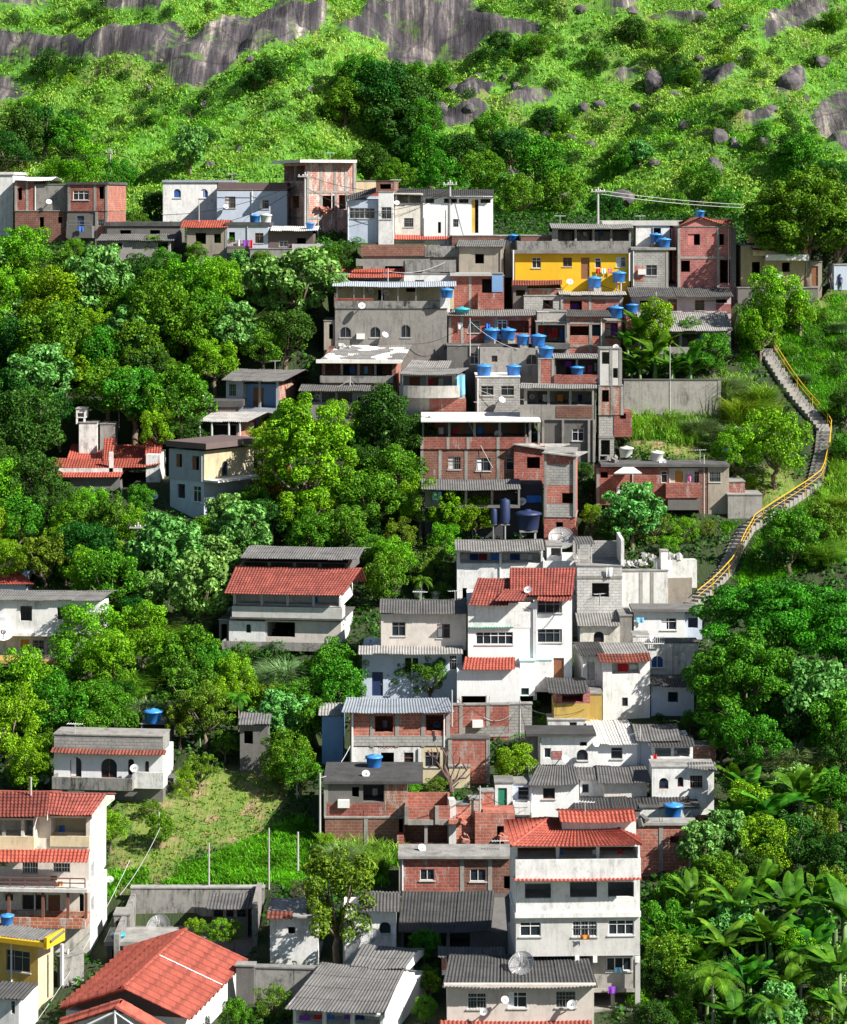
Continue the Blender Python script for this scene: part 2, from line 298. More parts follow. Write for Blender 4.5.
# ------------------------------------------------------------------ houses
HOUSES = []; FOOT = []
DM = {'red brick house left of the tall white block': 2.8, 'white house with the brick patch': 2.6, 'slab roofed brick house': 5.6, 'three dark window house': 2.2, 'white entrance with the green door': 2, 'blank brick house behind the bare tree': 1.2, 'stepping brick wall': .9, 'roofless orange brick tower': 2.2, 'low broken brick wall': 1, 'white house at the foot of the stairs': 2.6, 'mould streaked house with the arched window': 2, 'white stone retaining wall': .8, 'long house with the orange door': 3.4, 'brick house below the tank': 1.3, 'narrow brick and concrete tower': 3, 'small dark brick room': 1.5, 'utility roof beside the mesh dish': 3, 'concrete ledge below the tan house': 1.5}
class H:
    def __init__(s, name, label, short, x0, x1, yb, Y=None, a=0, cat='house'):
        s.a = math.radians(a); s.Y = min(Y, D(yb)-.6) if Y else D(yb)-.3; s.short = short; s.rect = [x0, 9999, x1, yb]; s.yb = yb
        s.P0 = P(x0, yb, s.Y)
        s.R = Matrix.Rotation(s.a, 3, 'Z'); s.Ri = s.R.inverted(); s.O = s.Ri @ (CAM-s.P0)
        s.root = empty(name, s.P0, s.a); tag(s.root, label, cat, 'houses climbing the hillside'); HOUSES.append(s); s.w = s.hit(x1, yb, 0).x
        s.root['_s'] = len(HOUSES)-1; s.n = 0; s.last = None; s.dm = DM.get(short, 99); s.objs = []; s.call = None
    def d(s, px, py): return s.Ri @ Vector(((px-CX)/F, 1, -(py-YH)/F))
    def hit(s, px, py, yo=0):
        d = s.d(px, py); return s.O+d*((yo-s.O.y)/d.y)
    def hitx(s, px, py, xo):
        d = s.d(px, py); return s.O+d*((xo-s.O.x)/d.x)
    def out(s, mb, name, mat, parent=None, smooth=False):
        o = mb.build(name, mat, parent or s.root, smooth); s.objs.append(o); return o
    def level(s, px, py, z, off, d):
        """how deep a level roof at height z may be before its rear edge shows above pixel row py"""
        if s.hit(px, py, off+d).z >= z: return d
        lo, hi = off-1, off+d
        for _ in range(24):
            m = (lo+hi)/2
            if s.hit(px, py, m).z > z: lo = m
            else: hi = m
        return max(1.0, m-off)
    def b(s, x0, y0, x1, y1, mat, d=6.5, off=0, W=(), WL=(), WR=(), yr=None, cols=(), beams=(), cap='slab', sm=None, down=3.0, name='wall', carve=True, side=None):
        """a block of the house: front wall in the pixel rectangle, d metres deep"""
        s.rect[1] = min(s.rect[1], y0); s.rect[0] = min(s.rect[0], x0); s.rect[2] = max(s.rect[2], x1)
        s.n += 1; e = .004*(s.n % 5); d = min(d, s.dm); s.call = dict(x0=x0, y0=y0, x1=x1, y1=y1, mat=mat, off=off, W=W, WL=WL, WR=WR, yr=yr, cols=cols, beams=beams, cap=cap, down=down, name=name, carve=carve, side=side); s.mark = len(s.objs); s.fmark = len(FOOT)
        ym = (y0+y1)/2; X0 = s.hit(x0, ym, off).x; X1 = s.hit(x1, ym, off).x; xm = (x0+x1)/2
        Z1 = s.hit(xm, y0, off).z; Z0 = s.hit(xm, y1, off).z
        if yr is not None: d = s.level(xm, yr, Z1, off, d)
        s.cd = d; Zr = s.hit(xm, yr, off+d).z if yr is not None else Z1
        Zr = max(Zr, Z1); s.last = dict(x0=X0, x1=X1, z=Z1, mat=mat, side=side)
        Zb = Z0-(down if y1 >= s.yb-2 else 0)
        if carve and y1 >= s.yb-2:
            c = [s.P0+s.R @ Vector(p) for p in ((X0-.9, off-.3, Z0), (X1+.9, off-.3, Z0), (X1+.9, off+d+1.2, Z0), (X0-.9, off+d+1.2, Z0))]
            FOOT.append((s.P0.x, s.P0.y, s.a, X0-.8, off-.2, X1+.8, off+d+1.2, s.P0.z+Z0-.02))
        mb = MB(); fr = (X0, X1, Zb, Z1, off)
        s._face(mb, [(w, 'F') for w in W], X0, X1, Zb, Z1, lambda u, z, dd: (u, off+dd, z), lambda px, py: (lambda h: (h.x, h.z))(s.hit(px, py, off)), mat)
        if not side:
            s._face(mb, [(w, 'R') for w in WR], off, off+d, Zb, min(Z1, Zr), lambda u, z, dd: (X1-dd, u, z), lambda px, py: (lambda h: (h.y, h.z))(s.hitx(px, py, X1)), mat)
            s._face(mb, [(w, 'L') for w in WL], off, off+d, Zb, min(Z1, Zr), lambda u, z, dd: (X0+dd, u, z), lambda px, py: (lambda h: (h.y, h.z))(s.hitx(px, py, X0)), mat)
        else:
            m2 = MB(); s._face(m2, [(w, 'R') for w in WR], off, off+d, Zb, min(Z1, Zr), lambda u, z, dd: (X1-dd, u, z), lambda px, py: (lambda h: (h.y, h.z))(s.hitx(px, py, X1)), side)
            s._face(mb, [(w, 'L') for w in WL], off, off+d, Zb, min(Z1, Zr), lambda u, z, dd: (X0+dd, u, z), lambda px, py: (lambda h: (h.y, h.z))(s.hitx(px, py, X0)), mat)
            if Zr != Z1: m2.q((X1, off, min(Z1, Zr)), (X1, off+d, min(Z1, Zr)), (X1, off+d if Zr > Z1 else off, max(Z1, Zr)))
            s.out(m2, 'side_wall', side)
        if Zr != Z1:
            for X in (X0, X1): 
                if side and X == X1: continue
                mb.q((X, off, min(Z1, Zr)), (X, off+d, min(Z1, Zr)), (X, off+d if Zr > Z1 else off, max(Z1, Zr)))
        mb.q((X0, off+d, Zb), (X1, off+d, Zb), (X1, off+d, Zr), (X0, off+d, Zr))
        e += .25 if (yr is not None) else 0; mb.q((X0, off, Z1-.02-e), (X1, off, Z1-.02-e), (X1, off+d, Zr-.02-e), (X0, off+d, Zr-.02-e))
        if cap and cap != mat and yr is None:
            cm = MB(); cm.box(X0-.05, off-.06, Z1-.015, X1+.05, off+d+.04, Z1+.07); s.out(cm, 'roof_slab', cap)
        s.out(mb, name, mat)
        rnd = random.Random(int(X0*91+Z1*57+off*13)); wd = X1-X0
        if wd > 3 and Z1-Z0 > 2 and y1 < 1020:
            if rnd.random() < .55:
                x = X0+wd*rnd.choice([.04, .5, .95]); m = MB(); m.tube([(x, off-.06, Z0), (x, off-.06, Z1-.1)], .05, 5); s.out(m, 'drain_pipe', rnd.choice(['alu', 'pole_grey', 'white_paint']))
            if rnd.random() < .3:
                x = X0+wd*rnd.uniform(.15, .8); z = Z0+(Z1-Z0)*.32
                if not any(min(w[1], w[3])-3 < CX+(s.P0+s.R @ Vector((x, off, z))).x*F/(s.P0+s.R @ Vector((x, off, z))).y < max(w[1], w[3])+3 for w in W): m = MB(); m.box(x-.38, off-.34, z, x+.38, off-.004, z+.5); s.out(m, 'air_conditioner', 'alu')
        if mat.startswith('brick') and cols and wd > 2 and rnd.random() < .5:
            m = MB()
            for c in cols:
                cx = s.hit(c, ym, off).x
                for q_ in (-.07, .07): m = MB(); m.tube([(cx+q_, off+.1, Z1), (cx+q_*1.6, off+.1, Z1+rnd.uniform(.5, .8))], .016, 4); s.out(m, 'rebar', 'rust')
        for c in cols:
            m = MB(); cx = s.hit(c, ym, off).x; m.box(cx-.13, off-.035, Zb, cx+.13, off+.1, Z1-.03); s.out(m, 'column', 'concrete')
        for c in beams:
            m = MB(); cz = s.hit(xm, c, off).z; m.box(X0-.03, off-.05, cz-.12, X1+.03, off+d-.05, cz+.1); s.out(m, 'floor_beam', 'concrete')
        s.end = len(s.objs); return s
    def _face(s, mb, W, u0, u1, z0, z1, mk, conv, mat):
        holes = []
        for w, fc in W:
            k = w[0]; (a0, t), (a1, bt) = conv(w[1], w[2]), conv(w[3], w[4])
            if a0 > a1: a0, a1 = a1, a0
            t2 = conv(w[3], w[2])[1]; b2 = conv(w[1], w[4])[1]
            zt, zb = (t+t2)/2, (bt+b2)/2
            a0 = max(a0, u0+.06); a1 = min(a1, u1-.06); zt = min(zt, z1-.06); zb = max(zb, z0+.02)
            if a1-a0 < .1 or zt-zb < .1: continue
            holes.append((a0, zb, a1, zt, w))
        us = sorted({u0, u1, *[h[0] for h in holes], *[h[2] for h in holes]}); zs = sorted({z0, z1, *[h[1] for h in holes], *[h[3] for h in holes]})
        for i in range(len(us)-1):
            for j in range(len(zs)-1):
                um, zm = (us[i]+us[i+1])/2, (zs[j]+zs[j+1])/2
                if any(h[0] < um < h[2] and h[1] < zm < h[3] for h in holes): continue
                mb.q(mk(us[i], zs[j], 0), mk(us[i+1], zs[j], 0), mk(us[i+1], zs[j+1], 0), mk(us[i], zs[j+1], 0))
        for a0, b0, a1, b1, w in holes:
            k = w[0]; extra = w[5] if len(w) > 5 else None; dep = .2
            if k == 'o': dep = w[6] if len(w) > 6 else 2.0
            for p, q_ in (((a0, b0), (a1, b0)), ((a1, b0), (a1, b1)), ((a1, b1), (a0, b1)), ((a0, b1), (a0, b0))):
                mb.q(mk(*p, 0), mk(*q_, 0), mk(*q_, dep), mk(*p, dep))
            W_, Hh = a1-a0, b1-b0
            def bx(m, x0, z0_, x1, z1_, d0, d1):
                pts = [mk(x, z, dd) for dd in (d0, d1) for x, z in ((x0, z0_), (x1, z0_), (x1, z1_), (x0, z1_))]
                i = len(m.v); m.v += pts; m.f += [(i, i+1, i+2, i+3), (i+4, i+7, i+6, i+5), (i, i+4, i+5, i+1), (i+1, i+5, i+6, i+2), (i+2, i+6, i+7, i+3), (i+3, i+7, i+4, i)]
            if k == 'o':
                back = w[7] if len(w) > 7 else None
                if back:
                    m = MB(); bx(m, a0+.004, b0+.004, a1-.004, b1-.004, dep-.08, dep-.01); s.out(m, 'balcony_back_wall', back)
                else: mb.q(mk(a0, b0, dep), mk(a1, b0, dep), mk(a1, b1, dep), mk(a0, b1, dep))
                random.seed(int(a0*100+b0*37)); x = a0+random.uniform(.6, 1.4); dm = random.choice(['dark_hole', 'glass', 'wood'])
                if W_ > 2 and Hh > 1:      # doors of the balcony's back wall
                    while x < a1-1.1:
                        m = MB(); bx(m, x, b0-.0, x+random.uniform(.7, .95), b0+Hh*random.uniform(.72, .85), dep-.15, dep-.09); x += random.uniform(1.7, 3); s.out(m, 'door', dm)
                for t in range(extra or 0):
                    m = MB(); xx = a0+W_*(t+1)/(extra+1); bx(m, xx-.1, b0, xx+.1, b1, .03, .22); s.out(m, 'post', mat if mat in ('white', 'white_clean', 'offwhite') else 'concrete')
            elif k in ('a', 'ab', 'r', 's', 'g'):
                m = MB(); t = .045 if k != 'r' else .04; fm = {'a': extra or random.choice(['alu', 'alu', 'white_paint', 'wood', 'steel']), 'ab': 'wood', 'r': extra or 'steel', 's': 'wood', 'g': 'green_paint'}[k]
                bx(m, a0, b0, a0+t, b1, .05, .11); bx(m, a1-t, b0, a1, b1, .05, .11); bx(m, a0+t, b0, a1-t, b0+t, .05, .11); bx(m, a0+t, b1-t, a1-t, b1, .05, .11)
                nv = max(1, round(W_/.55))
                for q_ in range(1, nv): x = a0+W_*q_/nv; bx(m, x-.022, b0+t, x+.022, b1-t, .06, .1)
                if Hh > .8 and k in ('a', 'ab'): bx(m, a0+t, b0+Hh*.68, a1-t, b0+Hh*.68+.04, .055, .105)
                fo = s.out(m, 'window', fm)
                m = MB(); bx(m, a0+.02, b0+.02, a1-.02, b1-.02, .12, .135); s.out(m, 'pane', 'glass_blue' if w[0] == 'r' and extra == 'white_paint' else 'glass', fo)
                if k == 'a' and random.random() < .3:
                    m = MB(); ng = max(3, int(W_/.16))
                    for q_ in range(1, ng): x = a0+W_*q_/ng; bx(m, x-.011, b0+.01, x+.011, b1-.01, .0, .02)
                    bx(m, a0, b0+Hh*.5, a1, b0+Hh*.5+.03, .0, .02); s.out(m, 'grille', 'steel', fo)
                if Hh > .6 and W_ > .7:
                    rr = random.random()
                    if rr < .16:           # a curtain behind part of the pane would not be seen; a half-open sash is
                        m = MB(); f_ = random.uniform(.3, .5); bx(m, a0+.03, b0+.03, a0+W_*f_, b1-.03, .112, .118); s.out(m, 'curtain', 'cloth_white', fo)
                    m = MB(); bx(m, a0-.08, b0-.07, a1+.08, b0-.004, -.07, .04); s.out(m, 'sill', 'light_concrete', fo)
                if k == 'r':                       # round head: the wall fills the corners above the arch
                    n = 5; r_ = W_/2; zc = b1-min(r_, Hh*.6); ry = b1-zc; cxm = (a0+a1)/2
                    for sg in (-1, 1):
                        pts = [(cxm+sg*r_*cos(pi/2*q_/n), zc+ry*sin(pi/2*q_/n)) for q_ in range(n+1)]
                        mb.q(mk(cxm+sg*r_, b1, .006), *[mk(x, z, .006) for x, z in pts])
            elif k == 'd':
                m = MB(); bx(m, a0, b0, a1, b1, .09, .14); do = s.out(m, 'door', extra or 'wood')
                m = MB(); bx(m, a0+W_*.8, b0+Hh*.45, a0+W_*.88, b0+Hh*.5, .04, .088); s.out(m, 'handle', 'steel', do)
            elif k == 'h':                          # half-shut hole: a board across part of it
                m = MB(); bx(m, a0, b0, a0+W_*.5, b1, .1, .14); s.out(m, 'shutter', extra or 'wood')
    def pitch(s, px, py, o1, z0, o0, kind):
        p, pm = {'tile': (.30, .2), 'corr': (.13, .07), 'flat': (.03, 0)}[kind]; z1 = s.hit(px, py, o1).z
        if z1 >= z0+pm*(o1-o0): return o1, z1
        lo, hi = o0+.05, o1
        for _ in range(24):
            m = (lo+hi)/2
            if s.hit(px, py, m).z > z0+p*(m-o0): lo = m
            else: hi = m
        return m, z0+p*(m-o0)
    def r(s, mat, x0, yf, x1, yr, d=6.5, off=0, ov=.4, name='roof', x2=None, x3=None):
        s.rect[1] = min(s.rect[1], yr)
        k = KIND.get(mat, 'corr'); yo = off-ov; A = s.hit(x0, yf, yo); B = s.hit(x1, yf, yo); z0 = (A.z+B.z)/2; L = s.last
        if L and abs(z0-L['z']) < .6: z0 = max(z0, L['z']+.05)
        d = min(d, s.dm)
        if d > .9:
            d = s.level((x0+x1)/2, yr, z0, off, d)
            if s.call and L and abs(z0-L['z']) < .7 and s.end == len(s.objs) and abs(s.call['off']-off) < .8 and s.cd > d+.3:
                for o_ in s.objs[s.mark:][::-1]: bpy.data.objects.remove(o_)
                del s.objs[s.mark:]; del FOOT[s.fmark:]; kw = dict(s.call); s.n -= 1; s.b(d=max(1.2, d+off-kw['off']), **kw); L = s.last; s.call = None
        o1, zr = s.pitch((x0+x1)/2, yr, off+d, z0, yo, k); X0, X1 = A.x, B.x
        X3 = s.hit(x3, yr, o1).x if x3 else X0; X2 = s.hit(x2, yr, o1).x if x2 else X1; mb = MB(); th = .10 if k == 'flat' else .03
        sheet_pts(mb, (X0, yo, z0), (X1, yo, z0), (X2, o1, zr), (X3, o1, zr), k, th); s.out(mb, name, mat)
        if off+d-o1 > 1 and d > 1:
            mb = MB(); sheet_pts(mb, (X2, off+d+.3, z0), (X3, off+d+.3, z0), (X3, o1, zr), (X2, o1, zr), k, th); s.out(mb, name, mat)
            if L:
                for X in (L['x0'], L['x1']):
                    mb = MB(); zz = z0-.06; X = min(max(X, min(X0, X3)+.05), max(X1, X2)-.05); mb.q((X, off, zz-.3), (X, off+d, zz-.3), (X, off+d, zz), (X, o1, zr-.06), (X, off, zz)); s.out(mb, 'gable', L['side'] if X == L['x1'] and L['side'] else L['mat'])
        return s
    def sh(s, mat, pts, name='roof'):
        k = KIND.get(mat, 'corr'); A, B = s.hit(*pts[0]), s.hit(*pts[1]); z0 = (A.z+B.z)/2; o0 = (A.y+B.y)/2; (xc, yc, oc), (xd, yd, od) = pts[2:]
        om = o0+s.level((xc+xd)/2, (yc+yd)/2, z0, o0, (oc+od)/2-o0) if o0 < (oc+od)/2-1 else (oc+od)/2
        o1, zr = s.pitch((xc+xd)/2, (yc+yd)/2, om, z0, o0, k)
        if o1 != (oc+od)/2: C_, E = s.hit(xc, yc, o1), s.hit(xd, yd, o1); C_.z = E.z = zr
        else: C_, E = s.hit(*pts[2]), s.hit(*pts[3])
        mb = MB(); sheet_pts(mb, A, B, C_, E, k, .1 if k == 'flat' else .03); s.out(mb, name, mat)
        if om-o1 > 1:
            mb = MB(); o2 = om; sheet_pts(mb, (C_.x, o2, z0), (E.x, o2, z0), E, C_, k, .03); s.out(mb, name, mat)
            m_ = (s.last or {}).get('mat', 'white')
            for P_, Q_ in ((A, E), (B, C_)):
                mb = MB(); e_ = .1 if P_ is A else -.1; mb.q((P_.x+e_, o0+.5, z0-.35), (Q_.x+e_, o2, z0-.35), (Q_.x+e_, o2, z0-.05), (Q_.x+e_, o1, zr-.08), (P_.x+e_, o0+.5, z0)); s.out(mb, 'gable', m_)
        return s
    def sl(s, x0, y0, x1, y1, mat='slab', d=6.5, off=0, name='roof_slab', ov=.15):
        s.rect[1] = min(s.rect[1], y0); d = min(d, s.dm); y0 = y1-2.6 if s.dm < 90 and y1-y0 > 4 else y0; A = s.hit(x0, y0, off-ov); B = s.hit(x1, y1, off-ov)
        mb = MB(); mb.box(A.x, off-ov, B.z, B.x, off+d, A.z); s.out(mb, name, mat); return s
    def par(s, x0, y0, x1, y1, mat, d=6, off=0, name='parapet', t=.13):
        d = min(d, s.dm)
        s.rect[1] = min(s.rect[1], y0); A = s.hit(x0, y0, off-.01); B = s.hit(x1, y1, off-.01)
        mb = MB(); mb.box(A.x, off-.01, B.z, B.x, off+t, A.z); mb.box(A.x, off+t, B.z, A.x+t, off+d-t, A.z); mb.box(B.x-t, off+t, B.z, B.x, off+d-t, A.z)
        mb.box(A.x, off+d-t, B.z, B.x, off+d, A.z); s.out(mb, name, mat); return s
    def bal(s, x0, y0, x1, y1, mat, pr=1.1, off=0, name='balcony'):
        A = s.hit(x0, y0, off-pr); B = s.hit(x1, y1, off-pr); t = .12; y = off-pr
        mb = MB(); mb.box(A.x, y, B.z, B.x, off-.005, B.z+.14); mb.box(A.x, y, B.z+.14, B.x, y+t, A.z); mb.box(A.x, y+t, B.z+.14, A.x+t, off-.005, A.z); mb.box(B.x-t, y+t, B.z+.14, B.x, off-.005, A.z)
        s.out(mb, name, mat); return s
    def rail(s, x0, y0, x1, y1, off=-1, mat='rust', n=None, pickets=False):
        A = s.hit(x0, y0, off); B = s.hit(x1, y1, off); mb = MB(); L = B.x-A.x; h = A.z-B.z
        for k in ((1, .5) if not pickets else (1, .06)): mb.box(A.x, off-.03, B.z+h*k-.03, B.x, off+.03, B.z+h*k+.03)
        n = n or max(2, int(L/(1.4 if not pickets else .16)))
        for i in range(n+1): x = A.x+L*i/n; w = .03 if not pickets else .012; mb.box(x-w, off-w*.8, B.z, x+w, off+w*.8, A.z-.031)
        s.out(mb, 'railing', mat); return s
    def post(s, xs, y0, y1, off=-1, mat='pole_grey', r=.07):
        for x in xs:
            A = s.hit(x, y0, off); B = s.hit(x, y1, off); mb = MB(); mb.box(A.x-r, off-r, B.z, A.x+r, off+r, A.z); s.out(mb, 'post', mat)
        return s
    def bx(s, x0, y0, x1, y1, d, off, mat, name):
        A = s.hit(x0, y0, off); B = s.hit(x1, y1, off); mb = MB(); mb.box(A.x, off, B.z, B.x, off+d, A.z); s.out(mb, name, mat); return s
    def strip(s, mat, x0, y0, x1, y1, pr=.5, off=0, name='eave'):
        """narrow sloping awning of tiles in front of the wall"""
        return s.r(mat, x0, y1, x1, y0, d=-.01, off=off, ov=pr, name=name)
# ------------------------------------------------------------------ every house, from the ridge down
BH, PH, SH = 'brick_house', 'plaster_house', 'shed'
# ---- ridge, left
h = H(PH, 'plain white house cut by the left edge at the ridge', 'leftmost ridge house', -14, 14, 226, 262, a=-3)
h.b(-14, 174, 13, 226, 'white', 6).sl(-14, 172, 14, 174.5, 'metal', 6)
h = H(BH, 'long low house of brick and grey render with a pale sloping roof', 'grey and brick ridge house', 15, 67, 237, 260, a=-3)
h.b(15, 181, 34, 211, 'brick', 6, W=[('k', 18, 188, 22, 200)], cols=(16, 27)); h.r('metal', 14, 181, 51, 177, 6); h.b(34, 184.5, 67, 211, 'cement', 6, off=.02, W=[('k', 22, 190, 25, 198)])
h.b(15, 211, 67, 237, 'brick_dark', 6.4, off=-.3, W=[('k', 39.5, 217, 44, 229), ('k', 58, 217, 62, 223)], cap='concrete')
h = H(BH, 'two storey red brick house with a bright orange right side wall', 'red brick corner house', 67, 107, 237, 259, a=-8)
h.b(67, 184, 107, 211, 'brick', 7.5, W=[('a', 73, 190.5, 89, 200), ('k', 99, 186.5, 104, 199)], cols=(69, 95, 106.5), side='brick_orange').sl(66, 182, 108, 184.5, 'slab_dark', 7.6)
h.b(67, 211.5, 95, 237, 'cement_dark', 7.2, off=.1, W=[('d', 77, 216, 84, 229, 'tank_navy')]); h.b(95, 211.5, 107, 237, 'brick', 7.4, off=.05, W=[('a', 97.5, 219, 104, 226)], cols=(96.5, 106.5), side='brick_orange', cap=None)
h.bal(66, 226, 92, 238, 'cement_dark', 1.0); h.rail(67, 221, 91, 228, -1.0, 'steel')
h = H(SH, 'low dark shed with brown roof edge behind the garden palms', 'low dark ridge shed', 105, 180, 242, 258)
h.b(107, 226, 180, 242, 'cement_dark', 5, W=[('k', 120, 230, 131, 238), ('k', 150, 230, 160, 240)]).sl(104, 222, 182, 226, 'slab_dark', 5.5)
h = H(SH, 'lean-to with long grey corrugated roof above the garden trees', 'grey lean-to above the garden trees', 98, 172, 250, 253)
h.b(100, 241, 170, 250, 'cement', 4, W=[('k', 108, 243, 122, 249), ('k', 158, 242, 168, 250)], yr=236).r('fibro', 96, 241, 174, 234, 4)
h = H(PH, 'grey house with small red tiled roof and a vine on its front', 'small red roofed house', 186, 227, 252, 255, a=-2)
h.b(187, 228, 227, 252, 'cement_warm', 6, W=[('k', 195.5, 233, 206, 244), ('k', 214, 234, 221, 243)], yr=221, cols=(226,)).r('tile_orange', 180, 227.5, 228, 220, 6)
h = H(PH, 'pale blue rendered house with laundry on its wooden balcony', 'pale blue house with the laundry balcony', 227, 268, 252, 256.5)
h.b(227, 225, 268, 252, 'blue_grey', 6, W=[('k', 229, 232, 235, 242), ('a', 255, 233, 263.5, 243, 'wood')]).sl(225, 222.5, 270, 225.5, 'slab_dark', 6.5)
h.bal(227, 246, 252, 253, 'cement_dark', .9); h.rail(228, 241, 251, 248, -.9, 'wood', pickets=True)
h = H(PH, 'purple brown house under a slanting white sheet roof', 'purple brown house under the white sheet roof', 268, 314, 252, 257)
h.b(268, 231, 313, 249, 'purple_brown', 6, W=[('a', 279, 241, 288, 247, 'white_paint'), ('k', 297, 238, 306, 246)], yr=226).r('metal', 270, 236, 318, 226, 6, ov=.7)
h.b(250, 249, 292, 261, 'cement', 5.5, off=-1.2); h.par(292, 244, 330, 252, 'light_concrete', 5, -.6)
h = H(PH, 'small white house with two blue arched windows on the ridge', 'blue arched window house', 163, 217, 214, 273, a=2)
h.b(163, 182, 217, 214, 'white', 7, W=[('r', 173.5, 189, 181, 198, 'white_paint'), ('r', 200, 189, 208, 198, 'white_paint')]).sl(162, 180, 236, 182.3, 'metal_blue', 7); h.b(217, 182.5, 236, 214, 'white', 6, off=1)
h = H(PH, 'pale blue two window house with dark parapet and thin red eave', 'pale blue ridge house with the dark parapet', 217, 287, 222, 267)
h.b(217, 190, 287, 222, 'pale_blue', 6.5, W=[('a', 225, 196.5, 235.5, 208, 'wood'), ('a', 259, 200, 269, 209, 'steel')]); h.par(218, 182.5, 287, 191, 'purple_brown', 6.5); h.strip('tile_old', 216.5, 190.5, 288, 193)
h = H(BH, 'tall brick house with white frame strips and a thin overhanging slab roof', 'tall white framed ridge house', 307, 356, 224, 265, a=22)
h.b(307, 163, 356, 192, 'brick_white', 7.2, WL=[('o', 277, 166, 305, 181, 1, 2.5)], cols=(308, 321, 335, 346, 355), cap=None)
h.b(307, 192, 356, 224, 'brick_white', 7.2, W=[('k', 322.5, 195.5, 334.5, 211), ('k', 339, 195, 346, 209), ('k', 348, 196, 354, 208)], WL=[('k', 278, 196, 287, 208), ('k', 291, 196, 299, 208)], cols=(308, 321, 336, 347, 355), beams=(192, 218))
h.sl(300, 159.5, 357, 162.8, 'metal', 8.2, ov=.9); h.rail(322, 210, 336, 217, -.15, 'brick_orange')
h = H(PH, 'low cream house block between the brick tower and the white gable', 'cream block right of the brick tower', 354, 378, 215, 272)
h.b(350, 181, 377, 215, 'cream', 5).b(372, 190, 380, 215, 'red_paint', 5, off=-1)
h = H(PH, 'white house with sloping dark roof edge and wide glazed window', 'white house with the wide glazed window', 347, 393, 241, 259, a=-4)
h.b(347, 200, 379, 241, 'pale_blue', 6.5, W=[('a', 349, 208, 375, 218.5, 'alu')], yr=196); h.sh('fibro_dark', [(345, 202, -.4), (380, 192, -.4), (380, 186, 6.5), (345, 196, 6.5)])
h.b(378.5, 192, 393.5, 241, 'white', 6, off=-.5, W=[('a', 381, 207, 391.5, 219, 'alu')]); h.b(376, 181, 394, 192.5, 'brick_dark', 5.5, off=-.3, W=[('k', 380, 184, 391, 189)], cap='slab_dark')
h = H(PH, 'long white house with a row of small high windows under dark roof', 'long white ridge house', 395, 493, 240, 259, a=1)
h.b(395, 193, 423, 240, 'warm_white', 7, W=[('o', 397, 194.5, 421, 203, 1, 2), ('a', 404, 218, 413.5, 227, 'steel')], yr=190)
h.b(423, 196, 493, 240, 'white_clean', 7, off=-.15, W=[('k', 425.5, 198.5, 434, 203), ('k', 444, 198.5, 457, 203), ('k', 459, 199, 468.5, 203), ('k', 480.5, 199, 490.5, 203), ('a', 453, 219, 458.5, 227, 'steel'), ('h', 471.5, 199.5, 478.5, 233, 'pale_yellow'), ('k', 438, 222, 441, 233)], yr=190.5)
h.sh('fibro_dark', [(394, 194.5, -.6), (494, 197.5, -.6), (494, 189.5, 7), (394, 188, 7)]); h.strip('tile_orange', 393, 234.5, 450, 239, .5)
h = H(BH, 'flat roofed red house strip behind the yellow house', 'low red house behind the yellow one', 452, 521, 247, 263)
h.b(452, 236, 521, 247, 'brick_dark', 4).b(500, 240, 513, 247, 'white', 3, off=-.5)
h = H(BH, 'long terrace house with brick and mouldy grey parapet', 'terrace house with the long brick parapet', 360, 461, 272, 256)
h.par(361, 245.5, 425, 256, 'brick_dark', 6).par(425, 246, 461, 257, 'mould', 6, -.02); h.b(363, 256, 461, 272, 'cement', 5.5, off=.5, W=[('k', 385, 262, 402, 270), ('k', 425, 263, 445, 272)])
h.par(356, 259, 430, 266, 'cement', 4, -1.5); h.par(405, 260, 456, 272, 'mould', 4, -1.6)
h = H(PH, 'grey brown house with one small window beneath a shallow dark roof', 'grey brown house left of the yellow one', 459, 514, 277, 255, a=-4)
h.b(459, 247, 503, 277, 'cement_warm', 7, W=[('k', 475, 254, 484, 263.5)], yr=241, side='tan').r('fibro', 456, 247.5, 505, 240, 7)
h = H(PH, 'white walled house under a bright flat red tiled roof', 'white house under the bright red tiled roof', 333, 452, 290, 250)
h.b(334, 277.5, 404, 290, 'cement_dark', 5, W=[('k', 340, 280, 352, 288), ('k', 360, 280, 380, 288)], yr=270).r('tile_orange', 331, 278.5, 404, 268.5, 5.5)
h.b(404, 274, 454, 290, 'white', 5, off=.2, W=[('k', 415, 280, 424, 289)])
h = H(BH, 'red brick house with white middle post and dark doorway', 'brick house below the yellow', 452, 504, 309, 247)
h.b(452, 276, 504, 309, 'brick', 5.5, W=[('k', 482, 279, 492, 293)], cols=(470,)).sl(450, 273.5, 492, 276, 'metal', 5.5, ov=.5); h.par(478, 293, 504, 309, 'brick', 2, -1.2); h.b(492, 274, 503, 292, 'sky_blue_wall', 4, off=-.2)
# ---- yellow house and its neighbours
h = H(PH, 'bright yellow house with stained concrete terrace under a grey roof', 'yellow house', 515, 630, 281, 252)
h.b(515, 253.5, 630, 281, 'yellow', 7.5, W=[('a', 532, 257.5, 541, 268), ('a', 563, 257.5, 572, 266.5, 'wood'), ('d', 581, 257.5, 589.5, 279), ('a', 595, 258, 601, 268), ('a', 616, 257, 626, 267)], cap=None)
h.sl(512, 250, 631, 253.5, 'slab', 8, ov=.5); h.par(517, 241, 631, 250, 'mould', 7.5, -.05); h.b(552, 229, 631, 241.4, 'cement_light', 6, off=.5, W=[('o', 558, 229.6, 629, 241, 3, 2.5)], yr=224); h.r('fibro_light', 551, 229, 634, 223.5, 6, off=.3)
h.b(521, 236, 552, 242, 'brick_dark', 5, off=1); h.post((513.5,), 250, 281, -.5, 'white_paint', .06); h.post((629.5,), 253, 281, -.45, 'white_paint', .06)
